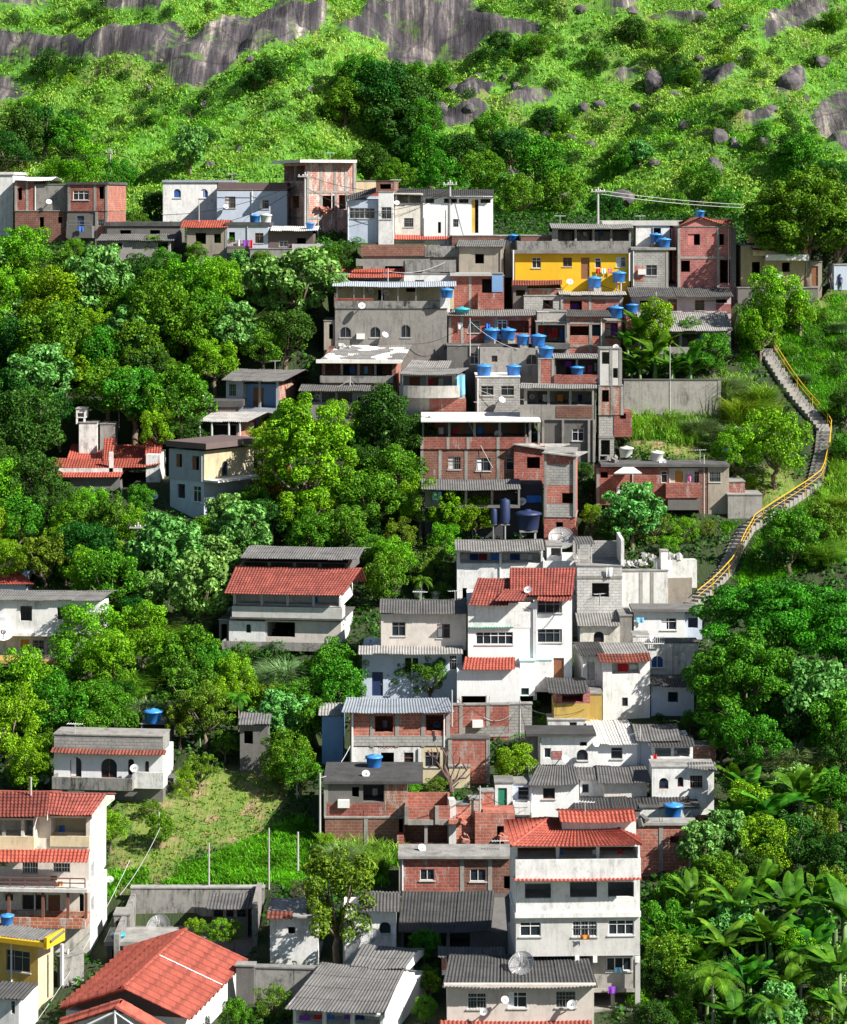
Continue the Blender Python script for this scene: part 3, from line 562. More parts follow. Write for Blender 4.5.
h = H(BH, 'brick annex with a pinkish ledge roof and open dark window', 'brick annex left below the yellow house', 512, 562, 306, 249)
h.b(513, 287, 527, 306, 'cement_dark', 5, W=[('k', 516, 290, 525, 296)]); h.b(527, 289, 562, 306, 'brick_patched', 4.6, off=.2, W=[('k', 540, 296, 549, 304)]); h.sh('tile_old', [(512, 285.5, -.4), (562, 284.5, -.4), (562, 279.5, 3), (512, 280.5, 3)])
h = H(BH, 'brick house with white corrugated roof and one purple window', 'brick house with the purple window', 560, 624, 313, 248)
h.b(560, 295, 623, 313, 'brick', 5.5, W=[('k', 570, 301, 582, 311)], cols=(562, 590, 621), beams=(298,)).r('metal', 559, 295.5, 627, 291.5, 4)
h.b(524, 296, 560, 313, 'block', 5.5, off=.05, W=[('k', 543, 300, 553, 309)]); h.sl(556, 313, 626, 315, 'metal', 5.6)
h = H(PH, 'grey and brick box house with a barred square window', 'grey box house right of the yellow one', 632, 668, 286, 253)
h.b(632, 250, 668, 286, 'block', 6, W=[('a', 646, 265, 657, 275.5, 'steel')], cols=(633, 667)).sl(631, 247.5, 676, 250, 'slab', 6.5); h.bx(633, 266, 644, 281, .03, -.03, 'brick', 'brick_infill')
h = H(PH, 'white rooftop room with long pale roof behind the water tanks', 'white rooftop room', 636, 690, 250, 259)
h.b(636, 226, 670, 250, 'white', 5, W=[('k', 652, 228, 661, 240)]).sl(602, 221, 692, 225.5, 'metal', 5.5); h.b(672, 228, 679, 250, 'brick_pink', 5, off=-1, cap=None)
h = H(BH, 'tall pink brick house with small gable and tiled roof', 'tall pink gabled house', 678, 731, 285, 252, a=2)
h.b(678, 227, 731, 285, 'brick_pink', 8, W=[('h', 688, 234, 700, 245, 'pink_paint'), ('h', 712, 234, 724, 245, 'pink_paint'), ('k', 681, 260.5, 690, 272), ('k', 720, 260, 731, 283)], cols=(679, 718), beams=(257.5,), cap='concrete')
h.b(731, 228, 736, 318, 'cement_dark', 7, off=.1, cap=None)
h.sh('tile_old', [(701, 217, -.2), (733, 226.5, -.3), (731, 224.5, 6), (708, 214, 6)]); h.sh('tile_old', [(678, 226.5, -.3), (701, 217, -.2), (708, 214, 6), (692, 221, 6)])
mb = MB(); p = [h.hit(*q) for q in ((680, 226, .1), (724, 226, .1), (701, 218, .1))]; mb.q(*p); h.out(mb, 'gable', 'pink_paint')
h = H(PH, 'lilac house under a wide dark corrugated roof', 'lilac house under the wide corrugated roof', 632, 731, 313, 246.5)
h.b(632, 297, 731, 313, 'lilac', 5.5, W=[('k', 640, 300.5, 649.5, 310.5), ('ab', 668, 299, 677, 311), ('ab', 695, 300, 704.5, 310.5), ('k', 716, 299, 727, 303)], yr=284).r('fibro', 630, 298, 734, 282.5, 5.5, ov=.8); h.bx(716, 304, 731, 313, .03, -.03, 'brick_pink', 'brick_infill')
h = H(PH, 'lower grey house whose long corrugated roof hangs over the banana garden', 'long grey roof above the banana garden', 636, 731, 348, 242)
h.b(637, 331, 731, 348, 'cement', 4, W=[('o', 660, 334, 722, 347, 2, 1.5)], yr=313).r('fibro_light', 634, 332, 733, 312, 4.5, ov=.8)
h = H(PH, 'long tan house with yellow upper wall in the shade of the big tree', 'tan ridge house', 764, 809, 288, 262)
h.b(755, 235, 808, 244, 'pale_yellow', 5, off=2); h.r('tile_old', 752, 250, 811, 243, 3, off=-.2); h.b(753, 247, 808, 256, 'cream', 5); h.b(764, 258, 809, 288, 'tan', 5.5, off=.05, W=[('k', 782, 262.5, 790, 272)]); h.sl(766, 254.5, 809, 260.5, 'white_sheet', 1, off=-.6)
h.b(741, 246, 764, 288, 'tan', 6, off=.3, W=[('k', 752, 262, 760, 280)], carve=False); h.b(809, 262, 822, 288, 'cement_warm', 4, off=.4, W=[('d', 811.5, 266, 818, 286)])
h = H(PH, 'pale blue low wall house at the right edge under the big tree', 'pale blue house at the right edge', 826, 850, 286, 264)
h.b(834, 265, 852, 286, 'pale_blue', 4)
h = H(SH, 'concrete road ledge with kerb beneath the tan house', 'concrete ledge below the tan house', 738, 818, 300, 257, cat='retaining wall')
h.b(738, 288, 818, 300, 'cement_dark', 3)
# ---- centre cluster
h = H(PH, 'big grey house with three arched windows below a long open terrace', 'grey house with three arched windows', 324, 447, 353, 241)
h.b(335, 309, 447, 353, 'cement', 7.5, W=[('r', 340, 327, 351, 337.5), ('r', 370, 327, 380.5, 337.5), ('r', 401, 325, 410.5, 337.5)], cap='slab_dark'); h.b(324, 321, 335, 353, 'cement_warm', 6, off=.2, W=[('k', 329, 324, 333, 339)])
h.b(336, 286, 454, 309, 'cream', 4.5, off=2.5, W=[('k', 378, 290, 384, 300), ('k', 406, 288, 417, 292)], cap=None); h.par(335, 301, 440, 309.4, 'mould', 7, -.03); h.post((337, 354, 364, 382, 398, 416, 440), 287, 302, .1, 'steel', .045)
h.r('metal_blue', 332, 286.5, 457, 281.5, 6.5, off=.2, ov=.6); h.rail(335, 298.5, 373, 301.5, .05, 'tile_orange', 2); h.bx(440, 286, 450, 312, .4, .1, 'white', 'pier')
h = H(BH, 'brick house with five blue tanks along its ledge and a pale roof', 'brick house with the row of blue tanks', 448, 531, 347, 243)
h.b(448.5, 316, 531, 347, 'brick', 6, W=[('a', 468, 320.5, 480, 333), ('a', 497.5, 320, 507, 330, 'white_paint'), ('o', 508.5, 320.5, 529, 333, 0, 2)], cols=(450, 462, 496), yr=311).r('fibro_light', 447, 317.5, 534, 309.5, 6, ov=.6)
h.sl(444, 344, 570, 349, 'slab_dark', 4, off=-1.8)
h = H(PH, 'grey rendered house with a small arched window under the tank ledge', 'grey house under the tank ledge', 480, 540, 376, 240.5)
h.b(480, 348, 541, 376, 'cement', 5, W=[('r', 526, 354.5, 537, 364.5), ('ab', 491.5, 355.5, 497.5, 362)], cap=None); h.b(447, 345.5, 480, 376, 'cement_dark', 5, off=.8, W=[('a', 470, 353, 479, 364, 'steel')])
h = H(PH, 'small grey cube house with two windows and a bottle shaped tank outside', 'small grey cube house', 476, 520, 413, 236)
h.b(476, 377, 520, 413, 'block', 6, W=[('a', 481, 386, 493.5, 395.5, 'cement_light'), ('a', 501, 386, 514, 395.5, 'cement_light')], cap='white')
h = H(BH, 'slim red brick pillar building carrying one blue tank', 'slim brick pillar building', 538.5, 554, 388, 236.5)
h.b(538.5, 359, 554, 388, 'brick', 2.4, cols=(539.5, 553), cap='concrete')
h = H(PH, 'open laundry yard under a thin corrugated roof', 'laundry yard under the corrugated roof', 554, 612, 388, 238)
h.b(554, 358.5, 600, 388, 'cement_dark', 5, W=[('o', 556, 359.5, 598, 376, 1, 2.5), ], cap=None); h.r('fibro_light', 553, 359, 615, 353.5, 4.5, ov=.5); h.par(554, 375, 600, 386, 'brick', 1.0, -.6); h.b(600, 359, 613, 388, 'light_concrete', 4, off=.2, W=[('k', 606, 364, 611, 378)])
h = H(BH, 'brick frame house with open window and blue tarpaulin beside', 'brick frame house with the blue tarpaulin', 567, 603, 349, 243.5)
h.b(567, 317, 603, 349, 'brick_orange', 5, W=[('k', 570, 326, 589.5, 335.5), ('k', 592, 325, 601.5, 336)], cols=(568, 590.5, 602), beams=(323, 346), yr=312, cap=None).r('fibro', 566, 317.5, 612, 309.5, 5)
h.b(603, 321, 621, 349, 'brick_patched', 4.5, off=.1, W=[('o', 605, 322.5, 618, 339, 0, 1.6)]); h.b(626, 315, 637, 349, 'brick_orange', 3, off=.3)
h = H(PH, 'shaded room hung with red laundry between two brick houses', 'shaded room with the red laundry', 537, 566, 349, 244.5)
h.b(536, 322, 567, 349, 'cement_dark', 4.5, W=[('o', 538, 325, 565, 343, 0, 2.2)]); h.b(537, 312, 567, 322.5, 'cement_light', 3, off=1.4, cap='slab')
h = H(PH, 'grey house with open corner terrace under ribbed roof', 'grey house with the open corner terrace', 519, 598, 462, 232, a=-5)
h.b(520, 405, 594, 420, 'cement', 6, W=[], cap=None, carve=False); h.bx(556, 406, 592, 418, .03, -.03, 'brick_dark', 'brick_infill'); h.b(524, 388, 594, 405, 'cement', 5, off=.01, W=[('o', 527, 391, 592, 404.8, 2, 3)], cap=None); h.r('fibro_light', 518, 391.5, 597, 384, 6, ov=.6)
h.b(541, 420, 594, 462, 'cement_dark', 6, off=.15, W=[('a', 572, 428.5, 584, 441, 'alu')], cap=None, side='concrete'); h.post((543, 563, 589, 594), 420, 462, -.02, 'concrete', .1)
h = H(BH, 'narrow stacked brick and concrete tower above the tall grass', 'narrow brick and concrete tower', 599, 624, 464, 235)
h.b(599, 386, 623, 415, 'brick_patched', 5, W=[('k', 602, 390, 609, 402)], cols=(600, 612, 622)); h.b(600, 349, 621, 386, 'light_concrete', 4.6, off=.3, W=[('k', 602, 352, 610, 364), ('k', 613, 368, 618, 378)], cols=(611, 620.5)); h.b(599, 415, 614, 464, 'block', 5, off=.1, W=[('k', 601, 440, 610, 455), ('k', 600, 456, 607, 464)], beams=(437,))
h.b(614, 412, 632, 437, 'brick', 3, off=.05, W=[('k', 620, 413.5, 626, 419)], cap=None, down=2)
h = H(BH, 'long brick house with wide white terrace roof and dish', 'brick house with the wide white terrace roof', 421, 529, 479, 226)
h.b(421, 449, 515, 479, 'brick_dark', 7, W=[('a', 448, 457, 460.5, 469.5), ('a', 476, 458, 490.5, 471), ('a', 506, 458, 514, 470)], cols=(422, 440, 466, 498), cap=None)
h.b(420, 437, 528, 449, 'brick', 7, off=-.12, cols=(422, 448, 468, 498, 527), cap=None, carve=False); h.b(422, 421, 526, 437.2, 'cement_dark', 6.5, off=.1, W=[('o', 424, 422.5, 525, 437, 3, 3)], cap=None); h.r('white_sheet', 421, 421, 541, 412, 7, ov=.8); h.post((530, 539), 420, 446, .1, 'concrete', .1)
h = H(BH, 'projecting brick room with a dark square window below white roof', 'projecting brick room', 514, 545, 482, 223.5)
h.b(514, 446, 545, 482, 'brick', 4, W=[('k', 527, 457, 540, 468.5)], cap=None, down=.5); h.sh('slab', [(513, 443.5, -.3), (548, 449, -.3), (570, 446, 5), (526, 441, 5)])
h = H(BH, 'tall patchwork house with grey blocks and brick lattice bands', 'patchwork block and brick house', 544, 575, 542, 219, a=-6)
h.b(544, 453, 575, 464, 'brick', 4.5, cap='slab', side='brick_pink'); h.b(544, 464, 575, 485, 'block', 4.5, off=.01, cap=None, side='brick_pink', WR=[('k', 578, 467, 582, 473)]); h.b(544, 485, 575, 504, 'brick_orange', 4.5, off=.02, W=[('k', 562, 493, 574, 503.5)], WR=[('k', 577, 492, 582, 502)], cap=None, side='brick_pink')
h.b(544, 504, 575, 517, 'block', 4.5, off=.01, cap=None, side='brick_pink'); h.b(544, 517, 575, 542, 'brick', 4.5, cap='slab', W=[('k', 556, 522, 563, 534)], side='brick_orange'); h.post((545.5, 574.5), 453, 517, -.02, 'concrete', .1)
h.sh('slab', [(542, 452, -.4), (577, 456, -.4), (588, 453, 4.6), (556, 449, 4.6)])
h = H(PH, 'dark workshop under a long ribbed roof with tall blue drums', 'dark workshop with the tall drums', 425, 541, 541, 217.5)
h.b(425, 508, 520, 541, 'painted_shade', 4, off=1.5, cap=None); h.b(425, 489, 520, 508, 'cement_dark', 4, W=[('o', 440, 490, 518, 505, 2, 3)], yr=480, cap=None).r('fibro', 421, 490.5, 521, 479, 4.4, ov=.8); h.b(520, 484, 543, 541, 'painted_shade', 3, off=2, cap=None)  # near-black walls: the workshop's shade is put into their colour
# ---- left of the centre cluster
h = H(PH, 'grey house with patchy white roof and brick terrace below', 'patchy white roofed terrace house', 322, 396, 384, 235, a=-4)
h.b(322, 362, 396, 384, 'brick_dark', 6, W=[('o', 325, 364, 392, 376, 3, 2)], yr=346, cap=None, side='brick_orange'); h.par(320, 376, 393, 383, 'mould', 1.2, -1.1); h.r('fibro_patched', 317, 362, 402, 344.5, 6.5, ov=.8, x3=340, x2=412); h.sl(316, 359.5, 401, 363.5, 'white_sheet', .15, -.9)
h = H(PH, 'low house behind the yellow green tree with flat dark roof', 'low house behind the yellow green tree', 300, 374, 412, 232, a=-3)
h.b(302, 391, 368, 412, 'cement', 6, W=[('o', 305, 392.5, 352, 402, 2, 1.6), ('a', 357, 396, 363, 404)], cap=None).r('fibro', 298, 391.5, 376, 384.5, 5, ov=.7)
h = H(PH, 'round fronted white balcony house beside a blue tarpaulin', 'white round balcony house', 398, 466, 414, 231)
h.b(400, 374, 465, 412, 'cement_light', 5, W=[('o', 402, 376, 452, 388, 1, 2.2, 'blue_grey')], cap=None); h.r('fibro', 398, 376, 458, 368, 5, ov=1.2, x3=406, x2=469); h.sh('fibro_light', [(404, 370, 1.5), (447, 371, 1.5), (452, 361, 6), (412, 360, 6)], 'upper_roof')
mb = MB(); A = h.hit(399, 386, -1); B = h.hit(460, 398, -1); n = 14
for t in range(n):
    f = [(A.x+(B.x-A.x)*k/n, -.2-.9*math.sqrt(max(0, 1-(2*k/n-1)**2))) for k in (t, t+1)]
    mb.box(0, 0, 0, 0, 0, 0); mb.v = mb.v[:-8]; mb.f = mb.f[:-6]
    (xa, ya), (xb, yb_) = f; mb.q((xa, ya, B.z), (xb, yb_, B.z), (xb, yb_, A.z), (xa, ya, A.z)); mb.q((xa, ya+.12, B.z), (xb, yb_+.12, B.z), (xb, yb_+.12, A.z), (xa, ya+.12, A.z)); mb.q((xa, ya, A.z), (xb, yb_, A.z), (xb, yb_+.12, A.z), (xa, ya+.12, A.z)); mb.q((xa, ya, B.z), (xb, yb_, B.z), (xb, 0, B.z), (xa, 0, B.z))
h.out(mb, 'round_balcony', 'cement_light'); h.b(430, 399, 466, 414, 'brick', 4.5, off=-.1, cap=None)
h = H(PH, 'blue grey house with wide dark roof at the edge of the woods', 'blue grey woodside house', 226, 279, 410, 234, a=-10)
h.b(226, 381, 279, 410, 'blue_grey', 7, W=[('a', 229, 384, 236, 396, 'green_paint'), ('o', 243, 382, 276, 408, 1, 1.6, 'sky_blue_wall')], yr=370, side='brick_patched', cap=None).r('fibro', 221, 381, 283, 369, 7.5, ov=.9, x2=306, x3=236)
h = H(SH, 'small dark house with flat brown roof edge and a dish', 'small dark flat roofed house', 195, 236, 430, 232)
h.b(195, 407, 236, 430, 'purple_brown', 5, W=[('k', 214, 412, 222, 420)]).sl(193, 401, 243, 407, 'slab_dark', 5.4)
h = H(PH, 'open roof terrace on white posts with a brick right end', 'open terrace on white posts', 199, 238, 446, 228.5, a=-12)
h.b(203, 424, 238, 446, 'cement', 6, W=[('o', 205, 425, 236, 444, 0, 3)], cap=None, side='brick_orange'); h.r('fibro_light', 198, 422, 247, 411.5, 6.5, ov=1.4, x2=268, x3=214); h.post((200, 212, 229, 240), 421, 444, -1.2, 'white_paint', .06)
h = H(PH, 'two storey house with grey front and sunlit cream side wall', 'grey and cream corner house', 169, 204, 503, 225, a=-38)
h.b(169, 450, 204, 480, 'blue_grey', 6.2, W=[('h', 176, 454, 182, 467), ('h', 192, 456, 199, 470)], side='sand', WR=[('r', 222, 461, 228, 476)], cap=None).sl(166, 440.5, 206, 449.5, 'purple_brown', 6.6, ov=.4)
h.b(170, 480, 204, 503, 'pale_blue', 6, off=.1, W=[('k', 177, 484, 185, 498), ('a', 193, 486, 201, 502, 'white_paint')], side='blue_grey', cap=None)
A = h.hitx(206, 480, h.w+.2); mb = MB(); mb.box(h.w+.02, 0, A.z-.15, h.w+1.6, 5.8, A.z); h.out(mb, 'balcony_slab', 'white')
h = H(PH, 'red tiled roof house almost hidden among the trees', 'hidden red tiled house', 46, 158, 482, 229)
FOOT.append((h.P0.x, h.P0.y, h.a, -2, -.6, h.w+2, 10.5, h.P0.z)); h.b(50, 477, 120, 490, 'cement_dark', 5, off=-.5, W=[('k', 60, 480, 70, 489)], cap=None); h.r('tile_orange', 42, 480, 121, 472, 2.2, off=-.5, ov=.5); h.b(52, 468, 122, 474, 'white_dirty', 5, off=.3, cap=None)
h.r('tile_orange', 50, 470.5, 146, 458, 3.5, off=.8); h.r('tile_orange', 66, 461, 146, 444, 5, off=4.0); h.b(146, 455, 160, 482, 'white_dirty', 5, off=.8, cap=None); h.sh('tile_orange', [(144, 467, .6), (160, 464, .6), (163, 438, 5), (146, 438, 5)])
h.sh('tile_orange', [(103, 468, .7), (109, 468, .7), (117, 438, 5), (104, 438, 5)]); h.bx(109, 452, 113, 475, .3, .3, 'white_dirty', 'chimney'); h.b(66, 462, 145, 470, 'cement', 3, off=4.2, cap=None, carve=False)
h = H('water_tower', 'small white square water tower above the hidden red roofs', 'white water tower', 77, 97, 446, 235, cat='water tower')
h.b(79, 423, 97, 446, 'white_dirty', 2.4, cap='slab').b(76, 409, 86, 418, 'white', 1.6, off=.3, W=[('k', 77.5, 413, 84, 417)]).post((77, 84.5), 418, 424, .4, 'white_paint', .08); h.b(100, 424, 115, 446, 'cement', 2, off=.5)
# ---- left edge, middle
h = H(PH, 'red roofed house peeping in at the left edge above white house', 'red roof at the left edge', -14, 30, 596, 212)
h.b(-14, 584, 26, 596, 'pale_blue', 5, yr=570, cap=None).r('tile_orange', -14, 588, 34, 569, 5, x2=16)
h = H(PH, 'long white two storey house at the left edge with square dark windows', 'long white left edge house', -16, 99, 664, 198, a=-3)
h.b(-16, 600, 99, 634, 'white', 6, W=[('k', 20, 606, 32, 621), ('k', 57, 607.5, 69, 620)], side='white_clean', cap=None).r('fibro', -16, 600.5, 101, 591, 6.3, ov=.4, x2=113)
h.b(-16, 636, 66, 664, 'warm_white', 5, off=.9, W=[('d', 20.5, 639.5, 29, 652, 'wood_orange'), ('a', 32.5, 640, 44, 652, 'steel'), ('k', 59, 641, 65, 652)], cap=None); h.sl(-16, 632.5, 68, 636.5, 'white', 6, -.05, 'floor_slab'); h.b(66, 634, 99, 664, 'white_dirty', 5.5, off=.2, cap=None)
h.sl(-16, 660, 55, 664, 'ochre', 1.9, -2.2, 'patio'); h.par(30, 652, 62, 668, 'mould', 1.4, -1.9)
h = H(PH, 'three level house with old red tiled roof and pillared balcony', 'tiled house with the pillared balcony', 222, 341, 649, 201, a=-7)
h.b(233, 593, 341, 606, 'white', 6, off=.8, W=[('o', 236, 594.5, 339, 605.8, 3, 2)], cap=None, side='white_clean', carve=False); h.r('tile', 224, 594.5, 343, 566.5, 6, ov=1.0, x3=236, x2=362)
h.b(241, 562, 350, 571, 'cement_dark', 5, off=4.5, W=[('o', 244, 561.5, 345, 570, 3, 2)], cap=None, carve=False); h.r('fibro', 240, 559, 358, 547, 7, off=3.6, ov=.4)
h.sl(230, 617, 343, 621, 'slab_dark', 6, -.3, 'floor_slab'); h.par(232, 606, 342, 619, 'light_concrete', 1.6, -.35)
h.b(229, 621, 265, 643, 'white', 6, W=[('r', 246, 624, 251, 633)], cap=None); h.b(265, 621, 341, 643, 'offwhite', 6, off=.03, W=[('k', 267, 622, 295, 637)], cap=None, side='white_dirty'); h.b(219, 620, 229, 649, 'cement_dark', 4, off=.3, W=[('k', 221, 624, 227, 643)])
h.par(222, 641, 341, 652, 'mould', 2, -.9)
h = H(PH, 'grey beige house with two white framed windows under dark flat roof', 'grey beige house', 359, 466, 699, 190)
h.b(381, 614, 466, 650, 'offwhite', 6, off=.6, W=[('a', 392, 622, 405.5, 636), ('a', 437, 624, 450, 638)], yr=601, cap=None).r('fibro', 379, 613.5, 467, 599.5, 6.4, off=.6)
h.b(362, 652, 462, 699, 'pale_blue', 6, W=[('a', 449, 655, 457, 670, 'white_paint'), ('k', 405, 658, 418, 672), ('d', 372, 672, 383, 696, 'tank_navy')], cap=None, side=None); h.r('fibro_light', 358, 654, 463, 645.5, .7, ov=1.1)
# ---- white blocks in the middle
h = H(PH, 'tall white house with striped awning roof over laundry gallery', 'white house with the laundry gallery', 457, 543, 606, 209)
h.b(457, 550, 543, 606, 'white', 7, W=[('o', 460, 552.5, 541, 563.5, 1, 2.2), ('k', 462.5, 588, 467, 603)], yr=541, cap=None).r('fibro_light', 455, 552.5, 545, 540, 6, ov=.8); h.par(543, 561, 580, 572, 'white', 5, -.3); h.b(547, 546, 562, 565, 'white', 3, off=1.5, W=[('k', 551, 548, 561, 556)])
h.b(543, 571, 578, 606, 'white_dirty', 5.4, off=-.2, cap='slab')
h = H(PH, 'grey concrete block house with one black square opening', 'grey block house with the square opening', 577, 622, 622, 206)
h.b(577, 566, 622, 622, 'block_light', 4.8, W=[('k', 592, 583, 609, 597)], beams=(577,), cap='slab'); h.b(573, 541, 624, 566, 'block_light', .3, off=4.6, cap=None, carve=False); mb = MB(); A = h.hit(621, 541, 0); B = h.hit(621, 566, 0); mb.box(A.x, 0, B.z, A.x+.25, 4.6, A.z+.1); h.out(mb, 'side_wall', 'white_dirty')
h.b(571, 595, 577, 640, 'cement', 4, off=.2, carve=False, cap=None)
h = H('retaining_wall', 'tall whitewashed stone retaining wall right of the grey block house', 'white stone retaining wall', 622, 690, 605, 209, a=4, cat='wall')
h.b(622, 571, 668, 608, 'stone_white', 3, cols=(641, 652)); h.b(655, 560, 697, 588, 'stone_white', 3, off=.6, cap=None); h.b(668, 578, 692, 608, 'cement_warm', 2, off=.2, cap=None); h.b(661, 551, 668, 572, 'white', 1, off=.3)
h = H(PH, 'big white house with stepped red tiled roofs and mint trim', 'white house with stepped red roofs', 468, 572, 706, 194)
h.b(468, 603, 536, 628, 'white', 6.5, off=0, cap=None, carve=False); h.b(536, 599.5, 572, 682, 'white_clean', 7, off=.3, W=[('a', 537.5, 600.5, 562, 613, 'steel'), ('a', 537.5, 629, 562, 642.5, 'steel'), ('d', 553.5, 658, 564, 679)], cap=None, down=0)
h.b(468, 628, 536, 672, 'white_clean', 7, off=.02, W=[('a', 476, 632, 513, 644.5, 'white_paint')], cap=None); h.strip('green_paint', 469, 627, 513, 629.5, .25, name='trim')
h.sh('tile', [(468, 605, -.5), (508, 605.5, -.5), (512, 578, 5.6), (478, 577.5, 5.6)]); h.sh('tile', [(494, 601, -1.0), (524, 601, -1.0), (530, 590, 1.2), (505, 588, 1.2)], 'lower_roof')
h.sh('tile', [(510, 595, .2), (573, 595, .2), (576, 568, 6.5), (510, 567, 6.5)]); h.sh('tile', [(536, 600.5, -.5), (571, 600.5, -.5), (575, 586, 2.4), (543, 585, 2.4)], 'lower_roof')
h.b(508, 597, 536, 604, 'offwhite', 4, off=1, cap=None, W=[('k', 511, 598, 518, 603)], carve=False)
h.b(457, 670, 520, 708, 'white_clean', 5, off=-1.8, W=[('k', 461.5, 696, 486, 708)], cap=None); h.b(463, 669, 514, 677, 'white', 3, off=-1.79, W=[('a', 464.5, 669.5, 513, 677, 'green_paint')], cap=None, carve=False); h.sh('tile_orange', [(462.5, 669.5, -2.3), (515, 669.5, -2.3), (515, 656.5, .1), (465, 656.5, .1)], 'awning')
h.b(520, 661, 535, 696, 'white_clean', 4, off=-.9, W=[('a', 521, 688, 529, 695, 'green_paint')], cap='mint'); h.b(535, 660, 552, 692, 'white', 4, off=-.3, cap='mint'); h.post((534, 536), 600, 700, -.06, 'white_paint', .05)
h = H(PH, 'little white house with corrugated roof behind the red laundry house', 'little white house with one window', 580, 620, 645, 202)
h.b(580, 626, 620, 645, 'warm_white', 5, W=[('r', 593.5, 631.5, 604, 642.5, 'wood')], yr=613, cap=None).r('fibro_light', 577.5, 626, 621, 613, 5)
h.b(620, 616, 632, 645, 'cement', 4, off=.4)
h = H(PH, 'white house with long flat dark roof beside the stairs foot', 'white house at the foot of the stairs', 633, 697, 638, 203)
h.b(634, 612, 685, 638, 'white_clean', 5.5, W=[('a', 661, 618, 676.5, 630, 'alu')], cap=None); h.sl(632, 604, 700, 612, 'fibro', 5.5, ov=.4); h.b(685, 613, 702, 638, 'pale_blue', 5, off=.6, W=[('k', 688, 618, 698, 628)], yr=608, cap=None).r('fibro', 684, 613.5, 704, 606, 5.5, off=.6, ov=.3)
h = H(PH, 'mould streaked white wall house with an arched window', 'mould streaked house with the arched window', 649, 698, 676, 197)
h.b(648, 643, 698, 676, 'white_dirty', 5, W=[('r', 651, 656, 663.5, 668, 'white_paint')], cap='slab_dark'); h.rail(636, 636, 664, 644, -.3, 'white_paint', pickets=True); h.b(633, 636, 649, 660, 'white_dirty', 4, off=.5)
h = H(PH, 'blue shaded low house under small ribbed roof by the big tree', 'low blue house by the big tree', 651, 690, 712, 192)
h.b(651, 686, 694, 712, 'pale_blue', 5, W=[('k', 668, 692, 678, 702)], yr=676, cap=None).r('fibro_dark', 649, 686.5, 696, 674.5, 5, ov=.6)
h = H(PH, 'narrow white house with red laundry in its only wide window', 'narrow white house with red laundry', 603, 650, 716, 190, a=5)
h.b(603, 661, 650, 716, 'white', 5.5, W=[('o', 612, 663, 640, 674, 0, 1.2), ('a', 622, 697.5, 628, 706.5, 'steel')], cap=None); h.r('tile_old', 599.5, 662, 652, 652.5, 1.5, ov=.5); h.r('fibro_light', 605, 655, 650, 643, 6, off=1.6)
h.b(583, 656, 603, 712, 'white_dirty', 4.5, off=1.0, W=[('d', 587, 662, 595, 680, 'cement_light')], cap=None); h.r('fibro_dark', 581, 657, 606, 643, 5.5, off=1)
h = H(SH, 'small open shed with ribbed dark roof and ochre base', 'small shed with the ochre base', 556, 590, 718, 186)
h.b(556, 691, 590, 704, 'brick_pink', 3.4, W=[('o', 562, 691.5, 583, 702, 0, 2)], cap=None); h.b(554, 703.5, 590, 718, 'ochre', 3.5, off=-.1, cap=None); h.r('fibro_dark', 548, 693, 589, 677, 3.4, ov=.7); h.b(590, 694, 602, 718, 'ochre', 3, off=.4)
# ---- white cluster right centre
h = H(PH, 'white house with dark roof, brick patch and arched window', 'white house with the brick patch', 538, 597, 767, 184)
h.b(538, 736, 597, 767, 'white', 5, W=[('r', 576.5, 749.5, 588, 760.5), ('a', 544, 748, 551, 758, 'white_paint'), ('k', 580, 742, 587, 746)], cap=None).sl(526, 729, 596, 736.5, 'fibro_dark', 5.2, ov=.4); h.bx(552, 751, 562, 759, .03, -.03, 'brick_pink', 'brick_infill'); h.b(526, 737, 538, 767, 'cement', 4.8, off=.3, cap=None)
h.b(548, 720, 586, 731, 'white_dirty', 2, off=4.5, W=[('a', 569, 722, 577, 728)], cap='slab', carve=False)
h = H(PH, 'white house under a wide white ribbed metal roof', 'white house under the white metal roof', 597, 637, 767, 183.5)
h.b(597, 744, 637, 767, 'white_clean', 5, W=[('a', 611, 747.5, 622.5, 759, 'steel')], yr=722, cap=None).r('metal', 594, 744.5, 638, 720, 5.4, x3=584, x2=628)
h = H(PH, 'white house with rounded balcony under two overlapping grey roofs', 'white house with the rounded balcony', 637, 693, 768, 183)
h.b(651, 745, 693, 768, 'white', 5, off=-.3, W=[('o', 655, 748, 690, 757, 1, 1.5, 'blue_grey')], cap=None); h.r('fibro', 636, 741, 682, 724, 5); h.r('fibro_dark', 648, 747.5, 696, 735, 2.4, off=-.2, ov=.9, name='lower_roof'); h.bal(651, 757, 692, 768, 'white', .8, -.3); h.b(637, 742, 652, 768, 'pale_blue', 5, off=.2, cap=None)
h = H(BH, 'dark red brick room at the right end of the white cluster', 'small dark brick room', 695, 716, 766, 185)
h.b(694, 746, 716, 768, 'brick_dark', 4)
h = H(PH, 'white house with three arched and square dark windows', 'three dark window house', 652, 714, 806, 178.5)
h.b(652, 767, 714, 806, 'white', 5, W=[('r', 659, 778, 668.5, 789, 'wood'), ('r', 677.5, 777, 683.5, 787, 'wood'), ('a', 690, 775.5, 702.5, 788, 'wood')], cap='slab'); h.sh('fibro', [(688, 768, -.5), (718, 771, -.5), (716, 763, 4), (688, 761, 4)])
h = H(PH, 'white house with a dark roof and one square blue window', 'white house with the square blue window', 530, 579, 816, 178)
h.b(530, 784.5, 579, 816, 'white_clean', 5, W=[('a', 543, 788, 555, 799)], yr=766, cap=None).r('fibro', 528, 785, 580, 765, 5, x3=538, x2=574)
h = H(PH, 'pinkish white house under a big dark roof behind dry shrubs', 'pinkish white house behind dry shrubs', 604, 647, 801, 179.5)
